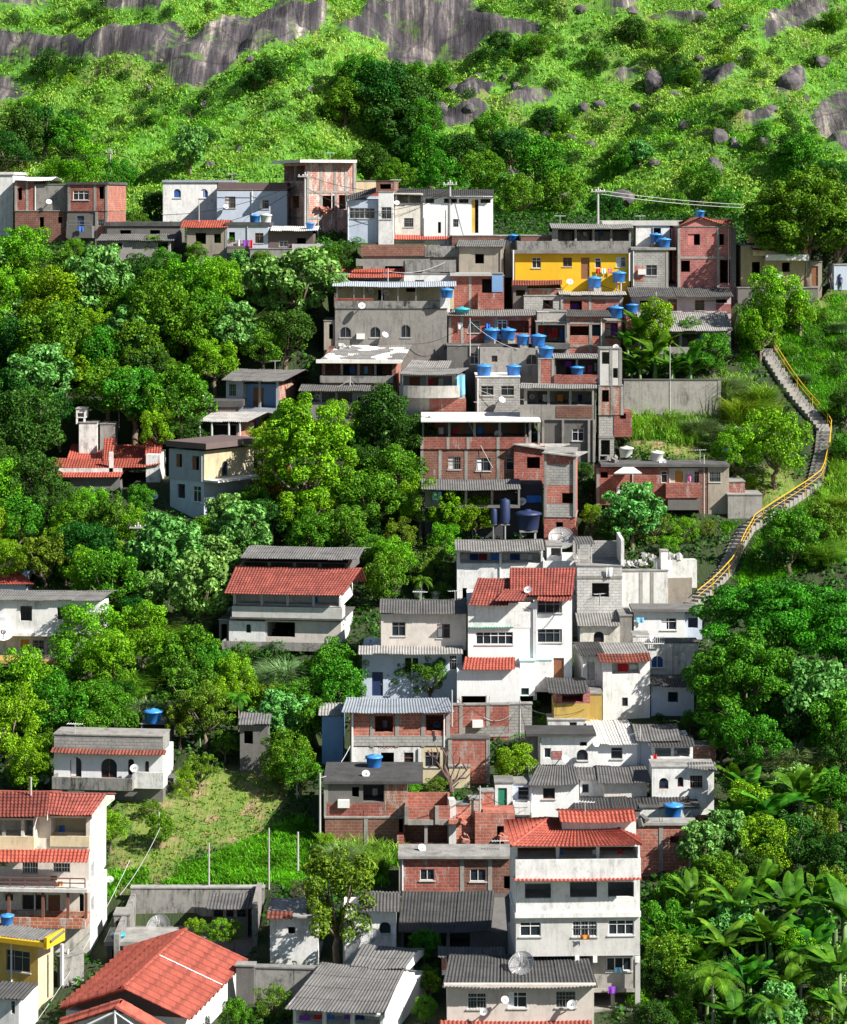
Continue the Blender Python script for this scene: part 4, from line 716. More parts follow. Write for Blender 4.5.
h.b(604, 782, 647, 801, 'warm_white', 5, cap=None, yr=768).r('fibro', 598, 784, 652, 766.5, 5, ov=.5, x3=596, x2=646); h.b(580, 780, 604, 801, 'white', 4, off=.6, W=[('a', 582, 784, 589, 793, 'steel')], cap=None); h.r('fibro', 576, 781, 604, 768, 4, off=.6, ov=.3)
h = H(PH, 'white entrance with green door left of the blue window house', 'white entrance with the green door', 495, 530, 815, 178.5)
h.b(495, 783, 513, 815, 'white', 3, W=[('d', 498, 788, 507, 811, 'green_paint')], cap='slab'); h.b(513, 784, 530, 815, 'pale_blue', 3.5, off=.3, W=[('a', 518, 787, 529, 799.5, 'steel')], cap='slab'); h.par(513, 803, 530, 815, 'white', 1, -.7)
h = H(SH, 'low dark lean-to roofs around the white and blue tank', 'dark lean-to under the blue tank', 576, 690, 824, 175.5)
h.b(578, 812, 640, 824, 'cement_dark', 4, cap=None); h.r('fibro_dark', 575, 812, 630, 797, 4, ov=.5); h.r('fibro_dark', 612, 809, 660, 798, 3.5, off=.5, name='side_roof'); h.b(640, 808, 700, 824, 'white_dirty', 4, off=.2, cap='slab_dark'); h.b(660, 797, 690, 810, 'cement', 2.5, off=3.0, cap=None, yr=795, carve=False); h.r('fibro_dark', 652, 803, 690, 795, 3, off=2, name='rear_roof')
h = H(BH, 'weathered red brick wall house beneath the concrete ledge', 'brick house below the tank', 636, 690, 872, 171.5)
h.b(632, 825, 693, 872, 'brick_orange', 4, W=[('k', 670, 836, 679, 843)], cols=(661,), cap='slab').sl(630, 821, 697, 825.5, 'slab', 4.2)
# ---- brick houses centre left
h = H(BH, 'half brick half white house under a blue grey metal roof', 'brick and white house with the metal roof', 350, 449, 778, 182)
h.b(350, 712, 449, 747, 'brick_orange', 6, W=[('k', 375, 716, 393, 732), ('k', 426, 715, 444, 731)], cols=(372, 397, 423, 448), cap=None, yr=702); h.r('metal_blue', 341, 712.5, 455, 698.5, 6, ov=.7, x3=346, x2=449); h.bx(351, 736, 448.5, 746, .04, -.045, 'block', 'grey_band')
h.b(350, 747, 422, 778, 'white_dirty', 6, off=.01, W=[('k', 381, 752.5, 394, 767), ('a', 404, 752.5, 413.5, 771, 'wood')], cap=None); h.b(422, 747, 449, 778, 'cream', 6, off=.02, W=[('a', 425, 752, 440, 767, 'steel')], cap=None); h.post((352.5,), 712, 778, -.1, 'white_paint', .06); h.strip('tile_old', 378, 751, 396, 754, .5)
h = H('brick_wall', 'long red brick wall with concrete posts and grey right end', 'long brick wall with concrete posts', 448, 531, 737, 187.5, a=3, cat='wall')
h.b(448, 705, 509, 737, 'brick', .5, cols=(461, 488), beams=(735,)); h.b(509, 704, 532, 737, 'block', .5, off=.02); h.bx(463, 727, 508, 733, .04, -.04, 'block', 'grey_band')
h = H(BH, 'blank square of red brick wall behind the bare tree', 'blank brick house behind the bare tree', 449, 489, 779, 184)
h.b(449, 739, 489, 779, 'brick_orange', 3, cols=(450, 488), cap='slab_dark'); h.b(449, 767, 470, 779, 'cream', 2, off=-.6)
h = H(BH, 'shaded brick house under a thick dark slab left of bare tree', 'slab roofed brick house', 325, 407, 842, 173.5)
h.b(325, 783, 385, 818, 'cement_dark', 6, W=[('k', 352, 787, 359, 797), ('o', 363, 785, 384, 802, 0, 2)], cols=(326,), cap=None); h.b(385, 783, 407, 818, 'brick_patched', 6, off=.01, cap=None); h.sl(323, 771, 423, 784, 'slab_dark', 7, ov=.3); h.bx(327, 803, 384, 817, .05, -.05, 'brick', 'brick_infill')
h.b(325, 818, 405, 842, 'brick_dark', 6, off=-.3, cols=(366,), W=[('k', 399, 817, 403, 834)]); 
h = H(BH, 'small brick balcony house propped on concrete posts', 'brick balcony on concrete posts', 405, 453, 848, 172.5)
h.b(405, 823, 453, 848, 'brick_dark', 3, off=1, cap=None); h.par(405, 806, 450, 822, 'brick_orange', 4, -.3); h.sl(404, 820, 452, 825, 'concrete', 4, -.3); h.post((406.5, 437), 806, 824, -.4, 'concrete', .12); h.post((426,), 824, 843, -.2, 'concrete', .1)
h = H(BH, 'sunlit brick stair wall stepping down right of bare tree', 'stepping brick wall', 450, 492, 848, 174.5, a=6)
h.b(449, 800, 456, 848, 'light_concrete', 2, cap=None); h.b(456, 805, 470, 848, 'brick_orange', 3, off=.1); h.b(470, 799, 482, 848, 'brick_patched', 3, off=.2); h.b(480, 792, 494, 848, 'brick_orange', 2.6, off=1)
h = H(BH, 'roofless square tower of orange brick with a gap in its wall', 'roofless orange brick tower', 474, 514, 850, 171.5)
h.b(475, 813, 515, 850, 'brick_orange', 3.4, W=[('k', 497, 826, 504, 844)], cap=None); h.bx(483, 810, 507, 813.5, .8, .2, 'brick_orange', 'brick_stack')
h = H('brick_wall', 'low broken brick wall above the flat slab roof', 'low broken brick wall', 396, 476, 851, 170, cat='wall')
h.b(397, 836, 404, 851, 'brick_orange', 4, cap=None); h.b(404, 843, 450, 851, 'brick_dark', 3, off=.6, cap=None)
h = H(BH, 'red brick house with concrete corner posts and slab roof', 'red brick house left of the tall white block', 399, 512, 894, 165.5)
h.b(400, 858, 464, 894, 'brick', 6, W=[('a', 420, 869, 434.5, 880.5, 'alu'), ], cols=(401, 462), cap=None); h.b(464, 858, 511, 894, 'brick_dark', 6, off=.02, W=[('a', 470, 869, 486, 881.5, 'alu'), ('k', 504, 876, 510, 889)], cols=(490,), cap=None); h.sl(398, 849, 512, 859, 'slab', 6.4, ov=.35)
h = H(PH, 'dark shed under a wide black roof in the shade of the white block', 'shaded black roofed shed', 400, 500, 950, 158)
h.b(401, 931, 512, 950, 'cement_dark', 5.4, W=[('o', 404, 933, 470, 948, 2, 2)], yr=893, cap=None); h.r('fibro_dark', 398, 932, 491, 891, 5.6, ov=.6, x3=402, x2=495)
# ---- tall white block
h = H(PH, 'tall four storey white block with red hipped tile roof', 'tall white block', 516, 640, 1010, 154.5, a=2)
h.b(516, 879, 640, 916, 'white', 5, W=[('k', 525, 883.5, 551, 898.5), ('k', 570, 882, 597, 897.5), ('k', 608, 882, 634, 897)], cap=None); h.b(516, 916, 640, 956, 'light_concrete', 5, off=.12, W=[('a', 520, 922, 541, 936.5, 'white_paint'), ('a', 572.5, 921, 597, 936.5, 'white_paint'), ('a', 608.5, 920, 634, 935, 'white_paint')], cap=None); h.sl(515, 913.5, 641, 917, 'white', 5, 0, 'floor_slab', .12)
h.b(516, 846, 640, 879, 'white', 5, off=.02, W=[('o', 517.5, 847, 638, 861, 2, 2.5, 'wood')], cap=None); h.bal(515.5, 860, 641, 878.5, 'white', .7); h.strip('tile_orange', 514, 876, 642, 880, .9)
h.b(575, 956, 640, 1010, 'cement_light', 7, off=.9, W=[('a', 606.5, 957.5, 631.5, 971, 'white_paint'), ('o', 590, 992, 636, 1009, 1, 3)], beams=(990,), cap=None); h.post((577, 595, 637), 956, 962, .15, 'white', .12); h.b(516, 956, 575, 1010, 'cement_light', 7, off=1.2, cap=None); h.post((637.5,), 956, 1024, .3, 'light_concrete', .14)
A = h.hit(511, 846, -1.1); B = h.hit(643, 845, -1.1); z = A.z; Rl = h.hit(549, 818, 2.5); Rr = h.hit(604, 818, 2.5); y1 = 5.0
for q in (((A.x, -1.1, z), (B.x, -1.1, z), Rr, Rl), ((B.x, y1, z), (A.x, y1, z), (Rl.x, 2.7, Rl.z), (Rr.x, 2.7, Rl.z)), ((A.x, y1, z), (A.x, -1.1, z), Rl, (Rl.x, 2.7, Rl.z)), ((B.x, -1.1, z), (B.x, y1, z), (Rr.x, 2.7, Rl.z), Rr), (Rl, Rr, (Rr.x, 2.7, Rl.z), (Rl.x, 2.7, Rl.z))):
    mb = MB(); sheet_pts(mb, *q, 'tile'); h.out(mb, 'hip_roof', 'tile_orange')
for p_, q_ in (((A.x, -1.1, z), Rl), ((B.x, -1.1, z), Rr)):
    mb = MB(); mb.tube([p_, tuple(q_)], .09, 5); h.out(mb, 'ridge_tile', 'tile_orange')
h.b(562, 820.5, 636, 838, 'white', 2.5, off=1.1, cap=None, carve=False); h.r('tile_orange', 560, 822, 637, 810, 4, off=1.1, ov=.5, name='upper_roof')
# ---- bottom row
h = H(PH, 'cream cottage with black roof and a big mesh dish on top', 'cream cottage with the big dish', 447, 594, 1030, 146.5)
h.b(447, 987, 594, 1034, 'offwhite', 6, W=[('a', 467.5, 993, 486.5, 1009, 'white_paint'), ('a', 508.5, 992, 527, 1008), ('a', 556, 991.5, 575.5, 1007.5)], yr=958, cap=None); h.r('fibro_dark', 442, 988, 598, 955, 6.4, ov=.6, x3=449, x2=588); h.strip('tile_orange', 440, 1020, 592, 1026, .6); h.sl(444, 984.5, 596, 988, 'offwhite', .2, -.3)
h.b(442, 956, 502, 975, 'white_dirty', 3, off=5.2, W=[('k', 459, 964, 464, 969), ('k', 480, 964, 486, 969)], yr=949, cap=None, carve=False); h.bx(442, 957, 466, 970, .04, 5.1, 'brick_pink', 'brick_infill'); h.r('fibro', 438, 957, 505, 946.5, 3.2, off=5.2, name='upper_roof')
h = H(PH, 'white cottage with stepped corrugated grey roofs and laundry porch', 'cottage with stepped grey roofs', 293, 383, 1034, 147, a=-16)
h.b(293, 1011, 383, 1034, 'white', 8.5, W=[('o', 296, 1013, 380, 1027, 2, 1.8)], cap=None, side='white_clean', WR=[('k', 391, 988, 393.5, 1003), ('k', 399, 976, 402, 990)]); h.sh('fibro', [(284, 1010, -.8), (384, 1012.5, -.8), (405, 970, 7.5), (322, 962, 7.5)])
h.b(353, 967, 398, 985, 'white', 3.5, off=5.5, yr=950, cap=None, carve=False, side='white_clean'); h.sh('fibro', [(350, 967, 5), (405, 968.5, 5), (419, 948, 9.5), (363, 945, 9.5)], 'upper_roof')
h = H(PH, 'small white house in the dappled shade of the olive tree', 'small white house under the olive tree', 270, 318, 962, 158, a=-2)
h.b(270, 917, 318, 962, 'white', 5.5, W=[('k', 288, 927, 295, 934)], yr=900, cap=None); h.r('slab', 266, 916.5, 320, 898, 5.5, ov=.4); h.r('tile_old', 266, 919, 292, 911, 1, off=-.2, ov=.5, name='front_eave')
h = H(PH, 'white house with arched window and grey roof beside dark shed', 'white arch house beside olive tree', 343, 396, 962, 158.5)
h.b(343, 911, 396, 962, 'white', 5, W=[('r', 379, 922, 391, 934)], yr=897, cap=None).r('fibro', 362, 912, 400, 893, 5.2)
h = H('retaining_wall', 'long mould stained concrete wall below the grass clearing', 'long stained wall below the clearing', 131, 262, 897, 163, cat='wall')
h.b(131, 888, 264, 897, 'mould', .5, cap='slab', down=4); mb = MB(); mb.box(.0, -9, -4, .3, 0, .2); h.out(mb, 'side_wall', 'mould'); FOOT.append((h.P0.x, h.P0.y, h.a, .2, -7.3, h.w, .3, 14.6)); mb = MB(); mb.box(h.P0.x+.3, h.P0.y-7, 14.3, h.P0.x+h.w-.3, h.P0.y-.02, 14.63); mb.build('yard_paving', 'cement_dark')['kind'] = 'structure'; mb = MB(); mb.box(h.w-.3, -5.0, -4, h.w, 0, .9); h.out(mb, 'end_wall', 'cement')
h = H(SH, 'lean-to shed with dark sloping roof against the stained wall', 'lean-to against the stained wall', 210, 250, 918, 160.5)
h.b(212, 909, 248, 918, 'cement_dark', 2, W=[('o', 214, 909.6, 246, 917, 2, 1.5)], yr=894, cap=None).r('fibro', 206, 909.5, 253, 893, 2.2, ov=.6)
h = H('retaining_wall', 'crumbling grey garden wall with two buttresses at the bottom', 'crumbling garden wall', 236, 316, 996, 152.5, a=-5, cat='wall')
h.b(236, 968, 316, 996, 'mould', .5, cap='slab', cols=(254,)); h.b(236, 966, 254, 996, 'cement_dark', .7, off=-.3)
h = H(SH, 'flat dark utility roof beside the big mesh dish', 'utility roof beside the mesh dish', 105, 172, 960, 157)
h.b(107, 945, 172, 962, 'cement_dark', 4, W=[('k', 112, 949, 124, 958)], cap='slab_dark'); h.sl(104, 942, 174, 946, 'slab', 4.3); h.b(114, 915, 130, 942, 'cement', 1.5, off=3.4, W=[('k', 116, 921, 122, 930)], carve=False)
# big gabled red roof house
h = H(PH, 'white hall with large orange red gabled roof at the bottom', 'hall with the big gabled red roof', 64, 190, 1042, 146, a=-12)
h.b(66, 1014, 186, 1046, 'white', 10.2, side='white', WR=[('k', 211, 992, 213, 998), ('k', 219, 984, 221, 990), ('k', 204, 998, 206, 1005)], cap=None)
w = h.w; e0 = h.hit(190, 1020, -.9); L = 10.6; zr = h.hit(123, 988, -.9).z; xr = h.hit(123, 988, -.9).x; xe = h.hitx
xR = e0.x; zR = e0.z; xL = h.hit(58, 1008, -.9).x; zL = h.hit(58, 1008, -.9).z
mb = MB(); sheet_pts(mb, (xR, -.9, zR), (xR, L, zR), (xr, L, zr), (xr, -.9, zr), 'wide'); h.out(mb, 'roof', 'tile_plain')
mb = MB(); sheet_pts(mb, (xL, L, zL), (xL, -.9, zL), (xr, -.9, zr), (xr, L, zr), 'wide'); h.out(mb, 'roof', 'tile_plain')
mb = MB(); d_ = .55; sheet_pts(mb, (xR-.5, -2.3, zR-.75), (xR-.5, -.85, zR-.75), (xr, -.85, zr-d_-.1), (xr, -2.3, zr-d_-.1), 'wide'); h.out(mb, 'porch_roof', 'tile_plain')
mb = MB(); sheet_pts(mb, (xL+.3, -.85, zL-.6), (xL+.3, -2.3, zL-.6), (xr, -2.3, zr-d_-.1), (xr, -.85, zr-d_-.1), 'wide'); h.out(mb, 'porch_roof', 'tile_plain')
mb = MB(); mb.tube([(xr, -2.2, zr-.8), (xr, -2.2, zr-2.6)], .09, 4); mb.tube([(xr, -2.2, zr-.9), (xR-1, -2.2, zR-1.1)], .08, 4); mb.tube([(xr, -2.2, zr-.9), (xL+1, -2.2, zL-1.0)], .08, 4); mb.tube([(xL+.8, -2.2, zL-1.1), (xR-.8, -2.2, zR-1.1)], .08, 4); h.out(mb, 'porch_truss', 'white_paint')
mb = MB(); mb.tube([(xr, -.9, zr+.05), (xr, L, zr+.05)], .11, 6); h.out(mb, 'ridge_tile', 'tile_orange')
f_ = .47; mb = MB(); mb.q(*[(a, L*f_+o, b) for a, b, o in ((xr, zr+.09, 0), (xR, zR+.09, 0), (xR, zR+.09, .35), (xr, zr+.09, .35))]); h.out(mb, 'white_band', 'white_paint')
mb = MB(); mb.q((xL+.5, 0, zL-.2), (xR-.4, 0, zR-.2), (xr, 0, zr-.2)); h.out(mb, 'gable', 'purple_brown'); mb = MB(); mb.q((xL+.5, 10.1, zL-.2), (xR-.4, 10.1, zR-.2), (xr, 10.1, zr-.2)); h.out(mb, 'gable', 'purple_brown')
# white three storey house, bottom left
h = H(PH, 'three storey cream house with red tiled roof at the left edge', 'three storey house at the left edge', -20, 88, 948, 159, a=-3.5)
h.b(34, 816, 90, 850, 'warm_white', 5.4, off=.5, W=[('o', 51, 818, 86, 838, 0, 1.8, 'cream')], cap=None, side='warm_white', carve=False); h.b(-20, 818, 34, 850, 'warm_white', 6, off=-.6, W=[('o', -14, 820, 21, 836.5, 1, 1.6), ('o', 24, 820, 33, 836.5, 0, 1.6)], cap=None, carve=False); h.par(-20, 836, 34, 850, 'cream', 1, -.65); h.par(50, 836, 89, 847, 'cream', 1, .4)
h.sh('tile', [(-20, 817, -1.1), (47, 816.5, -1.1), (50, 791.5, 6.9), (-20, 790.5, 6.9)]); h.sh('tile', [(46, 814, -.3), (92, 815, -.3), (107, 795, 6.9), (49, 791.5, 6.9)])
h.sh('tile_orange', [(-20, 862, -1.9), (87, 862.5, -1.9), (90, 848, .4), (-20, 849, .4)], 'lower_roof')
h.b(-20, 850, 89, 888, 'offwhite', off=.3, W=[('a', 22, 862, 38, 873.5, 'steel'), ('a', 53, 863, 70, 872.5, 'steel'), ('k', -10, 862, 8, 866), ('k', 50, 876, 57, 889)], cap=None, d=5.6, side='white_dirty', WR=[('k', 91, 863, 94, 880)], carve=False); h.sl(-20, 888, 87, 893, 'light_concrete', 2.2, -1.5, 'floor_slab'); h.rail(-20, 877, 85, 888, -1.5, 'rust', 7)
h.b(-20, 892, 90, 948, 'warm_white', 5.6, off=.32, W=[('k', 22, 895, 46, 910), ('d', 48, 895, 60, 916, 'wood'), ('k', 79, 894, 84, 918), ('k', 5, 894, 13, 901)], cap=None, side='white_dirty', WR=[('k', 91, 897, 94, 912)]); h.post((9, 43, 68, 86), 893, 918, -1.4, 'rust', .08); h.par(-20, 917, 85, 929, 'brick_patched', 1.6, -1.5)
h = H(PH, 'small yellow house with ochre fascia and barred window', 'small yellow house at the bottom left', -12, 38, 996, 151, a=-22)
h.b(-14, 938, 38, 996, 'pale_yellow', 3.6, W=[('a', 6, 950.5, 30, 971.5, 'steel')], cap=None, side='cream'); h.r('fibro', -14, 938, 52, 925.5, 4.5, ov=.5); h.sl(-14, 936, 46, 948, 'yellow', .2, -.6, 'fascia'); A = h.hit(46, 948, -.5)
mb = MB(); mb.box(A.x, -.75, A.z, A.x+.2, 1.3, A.z+.65); h.out(mb, 'fascia', 'yellow'); h.post((62,), 944, 985, 1, 'white_paint', .08)
h = H(SH, 'tiny white hut with dark roof in the bottom left corner', 'white hut in the bottom left corner', -14, 20, 1030, 147, a=-14)
h.b(-14, 999, 19, 1034, 'white', 3.5, W=[('a', 11, 1001, 15, 1014, 'steel')], yr=983, cap=None, side='white_clean').r('fibro_dark', -14, 999, 23, 981, 3.6)
h = H('retaining_wall', 'sloping garden wall between yellow house and red gabled hall', 'sloping wall beside the yellow house', 62, 84, 985, 153.5, a=50, cat='wall')
h.b(62, 955, 84, 985, 'mould', .4)
h = H(PH, 'white house with four dark arches and blue shaded balcony', 'white house with four dark arches', 54, 163, 796, 179, a=-6)
h.b(54, 751, 163, 780, 'white_clean', 3.5, W=[('r', 70, 757, 81.5, 777, 'wood'), ('r', 101, 758.5, 117, 778, 'wood'), ('r', 128, 759, 134, 775, 'wood'), ('r', 145, 761, 149, 775, 'wood')], cap=None); h.b(54, 735.5, 163, 751.5, 'block', 2.2, off=.05, cap='concrete', carve=False); h.strip('tile_old', 50, 748.5, 165, 753.5, .6)
h.bal(52, 777, 132, 791, 'mould', 1.3); h.par(132, 772, 163, 789, 'white_dirty', 1.5, -.6); h.b(54, 788, 163, 796, 'cement_dark', 5, off=.4, cap=None, down=5); h.b(110, 800, 128, 832, 'tank_navy' if 0 else 'blue_grey', 3, off=1.0, cap=None, carve=False)
h = H(SH, 'little roof platform holding a blue tank behind the arched house', 'tank platform behind the arched house', 140, 172, 742, 186)
h.b(141, 724, 171, 742, 'cement_dark', 3, W=[('o', 143, 724.5, 169, 738, 0, 2)], cap='slab')
h = H(PH, 'shaded blue grey hut at the top of the grass clearing', 'shaded hut above the clearing', 240, 268, 768, 183)
h.b(240, 725, 268, 768, 'cement_dark', 4.5, W=[('k', 244, 731, 253, 744)], cap=None, yr=716).r('fibro', 238, 725, 270, 713, 4.6)  # dark cement colour stands in for the shade over the hut
h = H(PH, 'dark blue walled hut in the shade left of metal roof', 'dark blue hut', 322, 342, 760, 186)
h.b(322, 716, 343, 760, 'sky_blue_wall', 4, cap='slab_dark').r('fibro_light', 318, 716, 343, 704, 4)
h = H('retaining_wall', 'tall grey retaining wall under the banana garden', 'grey wall under the banana garden', 624, 722, 411, 236.5, cat='wall')
h.b(624, 380, 721, 411, 'concrete', .6, cap='slab_dark', cols=(719,))
h = H(BH, 'long brick and grey house with a white gable awning and orange door', 'long house with the orange door', 597, 730, 510, 220)
h.b(597, 468, 668, 505, 'brick', 5.5, W=[('k', 600.5, 472, 608, 478), ('a', 661, 471, 667.5, 483, 'white_paint')], cols=(598,), cap=None); h.b(668, 468, 708, 505, 'offwhite', 5.2, off=.3, W=[('d', 675, 471, 683, 485, 'wood_orange'), ('a', 688, 471, 701, 485, 'white_paint')], cap=None); h.par(666, 484, 700, 498, 'brick', 1, -1)
h.b(708, 464, 729, 510, 'cement_warm', 6, off=-.1, W=[('a', 709.5, 472, 720.5, 482)], cap=None); h.sl(601, 460, 730, 467, 'slab_dark', 6.5, ov=.4); h.b(699, 470, 708, 510, 'brick_dark', 4, off=-.05, cap=None)
h.sh('white_sheet', [(614, 473, -1.6), (642, 473, -1.6), (630, 464.5, .1), (627, 464.5, .1)], 'awning'); h.b(729, 482, 745, 510, 'brick', 3, off=.3, cap='slab'); h.b(728, 495, 762, 512, 'concrete', 3, off=-.8, cap='slab'); h.bx(668, 500, 700, 510, 2, -1.0, 'cement_dark', 'base')
# ------------------------------------------------------------------ terrain
def inpoly(px, py, poly):
    px = np.asarray(px); py = np.asarray(py); r = np.zeros(px.shape, bool); n = len(poly)
    for i in range(n):
        x0, y0 = poly[i]; x1, y1 = poly[(i+1) % n]
        c = ((y0 > py) != (y1 > py)) & (px < (x1-x0)*(py-y0)/((y1-y0) or 1e-9)+x0); r ^= c
    return r
def toimg(x, y, z): return CX+x*F/y, YH-(z-CZ)*F/y
ROCKS = [[(-30, 30), (5, 34), (30, 40), (58, 38), (80, 44), (95, 40), (105, 30), (115, 33), (135, 28), (150, 26), (170, 32), (195, 38), (215, 26), (240, 18), (262, 20), (280, 5), (325, 8), (322, 28), (290, 44), (262, 48), (240, 56), (236, 68), (205, 86), (182, 88), (165, 70), (140, 56), (110, 56), (75, 58), (50, 56), (30, 60), (-30, 56)],
         [(85, -20), (100, 5), (118, 14), (135, 10), (165, 10), (170, -20)], [(-30, 0), (30, 8), (55, 0), (50, -20), (-30, -20)],
         [(335, 28), (362, 18), (372, 5), (420, -5), (462, -4), (470, 12), (492, 18), (540, 28), (544, 37), (485, 40), (452, 58), (424, 60), (400, 52), (372, 40)],
         [(-30, 78), (22, 82), (20, 102), (-30, 104)], [(810, 120), (822, 104), (850, 90), (880, 90), (880, 170), (848, 156), (824, 142)],
         [(755, 35), (775, 14), (802, 4), (828, -2), (826, 18), (785, 33), (765, 44)], [(600, -10), (625, -10), (640, 4), (615, 14), (600, 6)],
         [(380, 60), (400, 52), (424, 60), (452, 58), (470, 50), (490, 44), (480, 52), (450, 66), (420, 68), (395, 66)], [(500, 98), (530, 92), (560, 96), (556, 104), (520, 106)], [(610, 76), (640, 70), (648, 76), (625, 84)], [(660, 18), (690, 12), (712, 16), (700, 24), (672, 26)], [(695, 74), (715, 66), (735, 72), (722, 84), (702, 84)], [(740, 120), (765, 112), (778, 120), (760, 130)], [(450, 92), (470, 84), (500, 88), (492, 96), (462, 98)], [(775, 92), (795, 72), (808, 74), (800, 92), (784, 97)], [(430, 120), (444, 112), (470, 104), (490, 112), (478, 124), (445, 126)]]
DRY = [[(120, 800), (200, 768), (275, 770), (285, 800), (262, 838), (200, 852), (170, 885), (105, 890), (110, 860)], [(625, 436), (720, 436), (735, 456), (720, 462), (640, 455)], [(735, 470), (790, 470), (806, 492), (760, 515), (735, 505)], [(800, 500), (826, 510), (835, 560), (818, 560)], [(800, 290), (850, 290), (850, 325), (815, 322)]]
BRIGHT = [[(160, 888), (188, 864), (235, 846), (300, 816), (325, 830), (398, 835), (400, 886), (262, 892)], [(745, 375), (720, 300), (850, 290), (850, 420), (812, 415), (775, 352)], [(626, 402), (740, 405), (760, 440), (628, 440)], [(720, 520), (800, 500), (850, 440), (850, 560), (740, 590)], [(100, 875), (145, 868), (150, 900), (100, 900)]]
CLEAR = [[(180, 775), (275, 772), (285, 800), (262, 836), (190, 856), (165, 886), (105, 888), (110, 850)]]

def terrain():
    xs = np.concatenate([np.linspace(-500, -92, 18), np.arange(-90, -60, 2.0), np.arange(-60, 60, .75), np.arange(60, 92, 2.0), np.linspace(94, 500, 18)])
    ys = np.concatenate([np.linspace(-400, 110, 24), np.arange(114, 138, 3.0), np.arange(138, 285, .7), np.arange(285, 345, 2.5), np.arange(345, 470, .8), np.linspace(472, 900, 40)])
    X, Y = np.meshgrid(xs, ys); Z = G(X, Y)
    Yc = np.maximum(Y, 30); PX, PY = toimg(X, Yc, Z)
    rock = np.zeros(X.shape)
    for p in ROCKS: rock = np.maximum(rock, inpoly(PX+2.5*np.sin(Y*.9)+2*np.sin(X*1.3), PY+1.8*np.sin(X*.8+1), p) & (Y > 335))
    def blur(a, n):
        for _ in range(n):
            b = np.pad(a, 1, mode='edge'); a = (b[1:-1, 1:-1]*2+b[:-2, 1:-1]+b[2:, 1:-1]+b[1:-1, :-2]+b[1:-1, 2:])/6
        return a
    rs = blur(rock.astype(float), 3)
    hill = np.clip((Y-340)/15, 0, 1)
    rough = (np.sin(X*.9+Y*.4)*np.sin(Y*.8-X*.3)+.6*np.sin(X*2.1+1)*np.sin(Y*1.7))
    Z = Z+hill*(.35*rough)+rs*1.3+rs*.35*np.sin(X*.7+np.sin(Y*.2)*2)
    for (ox, oy, a, x0, y0, x1, y1, zf) in FOOT:
        dx = X-ox; dy = Y-oy; lx = dx*cos(a)+dy*sin(a); ly = -dx*sin(a)+dy*cos(a)
        m = (lx > x0) & (lx < x1) & (ly > y0) & (ly < y1); Z = np.where(m, np.minimum(Z, zf), Z)
    ny, nx = X.shape; V = np.stack([X, Y, Z], -1).reshape(-1, 3)
    me = bpy.data.meshes.new('hillside_ground'); me.vertices.add(len(V)); me.vertices.foreach_set('co', V.astype(np.float32).ravel())
    i = (np.arange(ny-1)[:, None]*nx+np.arange(nx-1)[None, :]).ravel(); Q = np.stack([i, i+1, i+nx+1, i+nx], -1)
    me.loops.add(Q.size); me.loops.foreach_set('vertex_index', Q.ravel().astype(np.int32)); me.polygons.add(len(Q)); me.polygons.foreach_set('loop_start', np.arange(0, Q.size, 4, dtype=np.int32))
    me.polygons.foreach_set('use_smooth', np.ones(len(Q), bool)); me.update(calc_edges=True)
    dry = np.zeros(X.shape)
    for p in DRY: dry = np.maximum(dry, inpoly(PX+3*np.sin(X*2), PY+2*np.sin(Y*2.2), p) & (Y < 300))
    at = me.color_attributes.new('ground_kind', 'FLOAT_COLOR', 'POINT')
    c = np.stack([rs.ravel(), blur(dry.astype(float), 2).ravel(), np.clip((Y-300)/30, 0, 1).ravel(), np.ones(rs.size)], -1); at.data.foreach_set('color', c.astype(np.float32).ravel())
    m, nt, b = newmat('ground')
    at = node(nt, 'ShaderNodeAttribute', attribute_name='ground_kind'); sp = node(nt, 'ShaderNodeSeparateColor'); nt.links.new(at.outputs['Color'], sp.inputs[0])
    tc = node(nt, 'ShaderNodeTexCoord'); v = tc.outputs['Object']
    soil = mix(nt, ramp(nt, noise(nt, v, .5, 8, .7), [(.4, (0, 0, 0)), (.6, (1, 1, 1))]), (.05, .16, .014), (.13, .31, .03))
    soil = mix(nt, ramp(nt, noise(nt, v, .12, 5, .7), [(.52, (0, 0, 0)), (.7, (1, 1, 1))]), soil, (.20, .16, .07))
    soil = mix(nt, sp.outputs[2], mix(nt, noise(nt, v, .6, 6, .7), (.012, .03, .006), (.05, .07, .02)), soil)
    dr = mix(nt, ramp(nt, noise(nt, v, .9, 8, .75), [(.4, (0, 0, 0)), (.62, (1, 1, 1))]), (.21, .25, .05), (.09, .20, .02))
    dr = mix(nt, ramp(nt, noise(nt, v, .4, 6, .7), [(.52, (0, 0, 0)), (.62, (1, 1, 1))]), dr, (.36, .24, .14))
    mp = node(nt, 'ShaderNodeMapping'); mp.inputs['Scale'].default_value = (.9, .07, .07); nt.links.new(v, mp.inputs['Vector'])
    rk = ramp(nt, noise(nt, mp.outputs[0], .55, 9, .72), [(.38, (.022, .020, .026)), (.49, (.07, .06, .066)), (.58, (.19, .165, .155)), (.67, (.55, .48, .40))])
    rk = mix(nt, ramp(nt, noise(nt, v, 1.4, 8, .75), [(.45, (0, 0, 0)), (.6, (.5, .5, .5))]), rk, (.03, .028, .035))
    vo = node(nt, 'ShaderNodeTexVoronoi', feature='DISTANCE_TO_EDGE'); vo.inputs['Scale'].default_value = .10; nt.links.new(mix(nt, .25, v, noise(nt, v, .5, 5, .7, 'Color'), 'ADD'), vo.inputs['Vector']); rk = mix(nt, ramp(nt, vo.outputs[0], [(.0, (.6, .6, .6)), (.025, (0, 0, 0))]), rk, (.012, .011, .014))
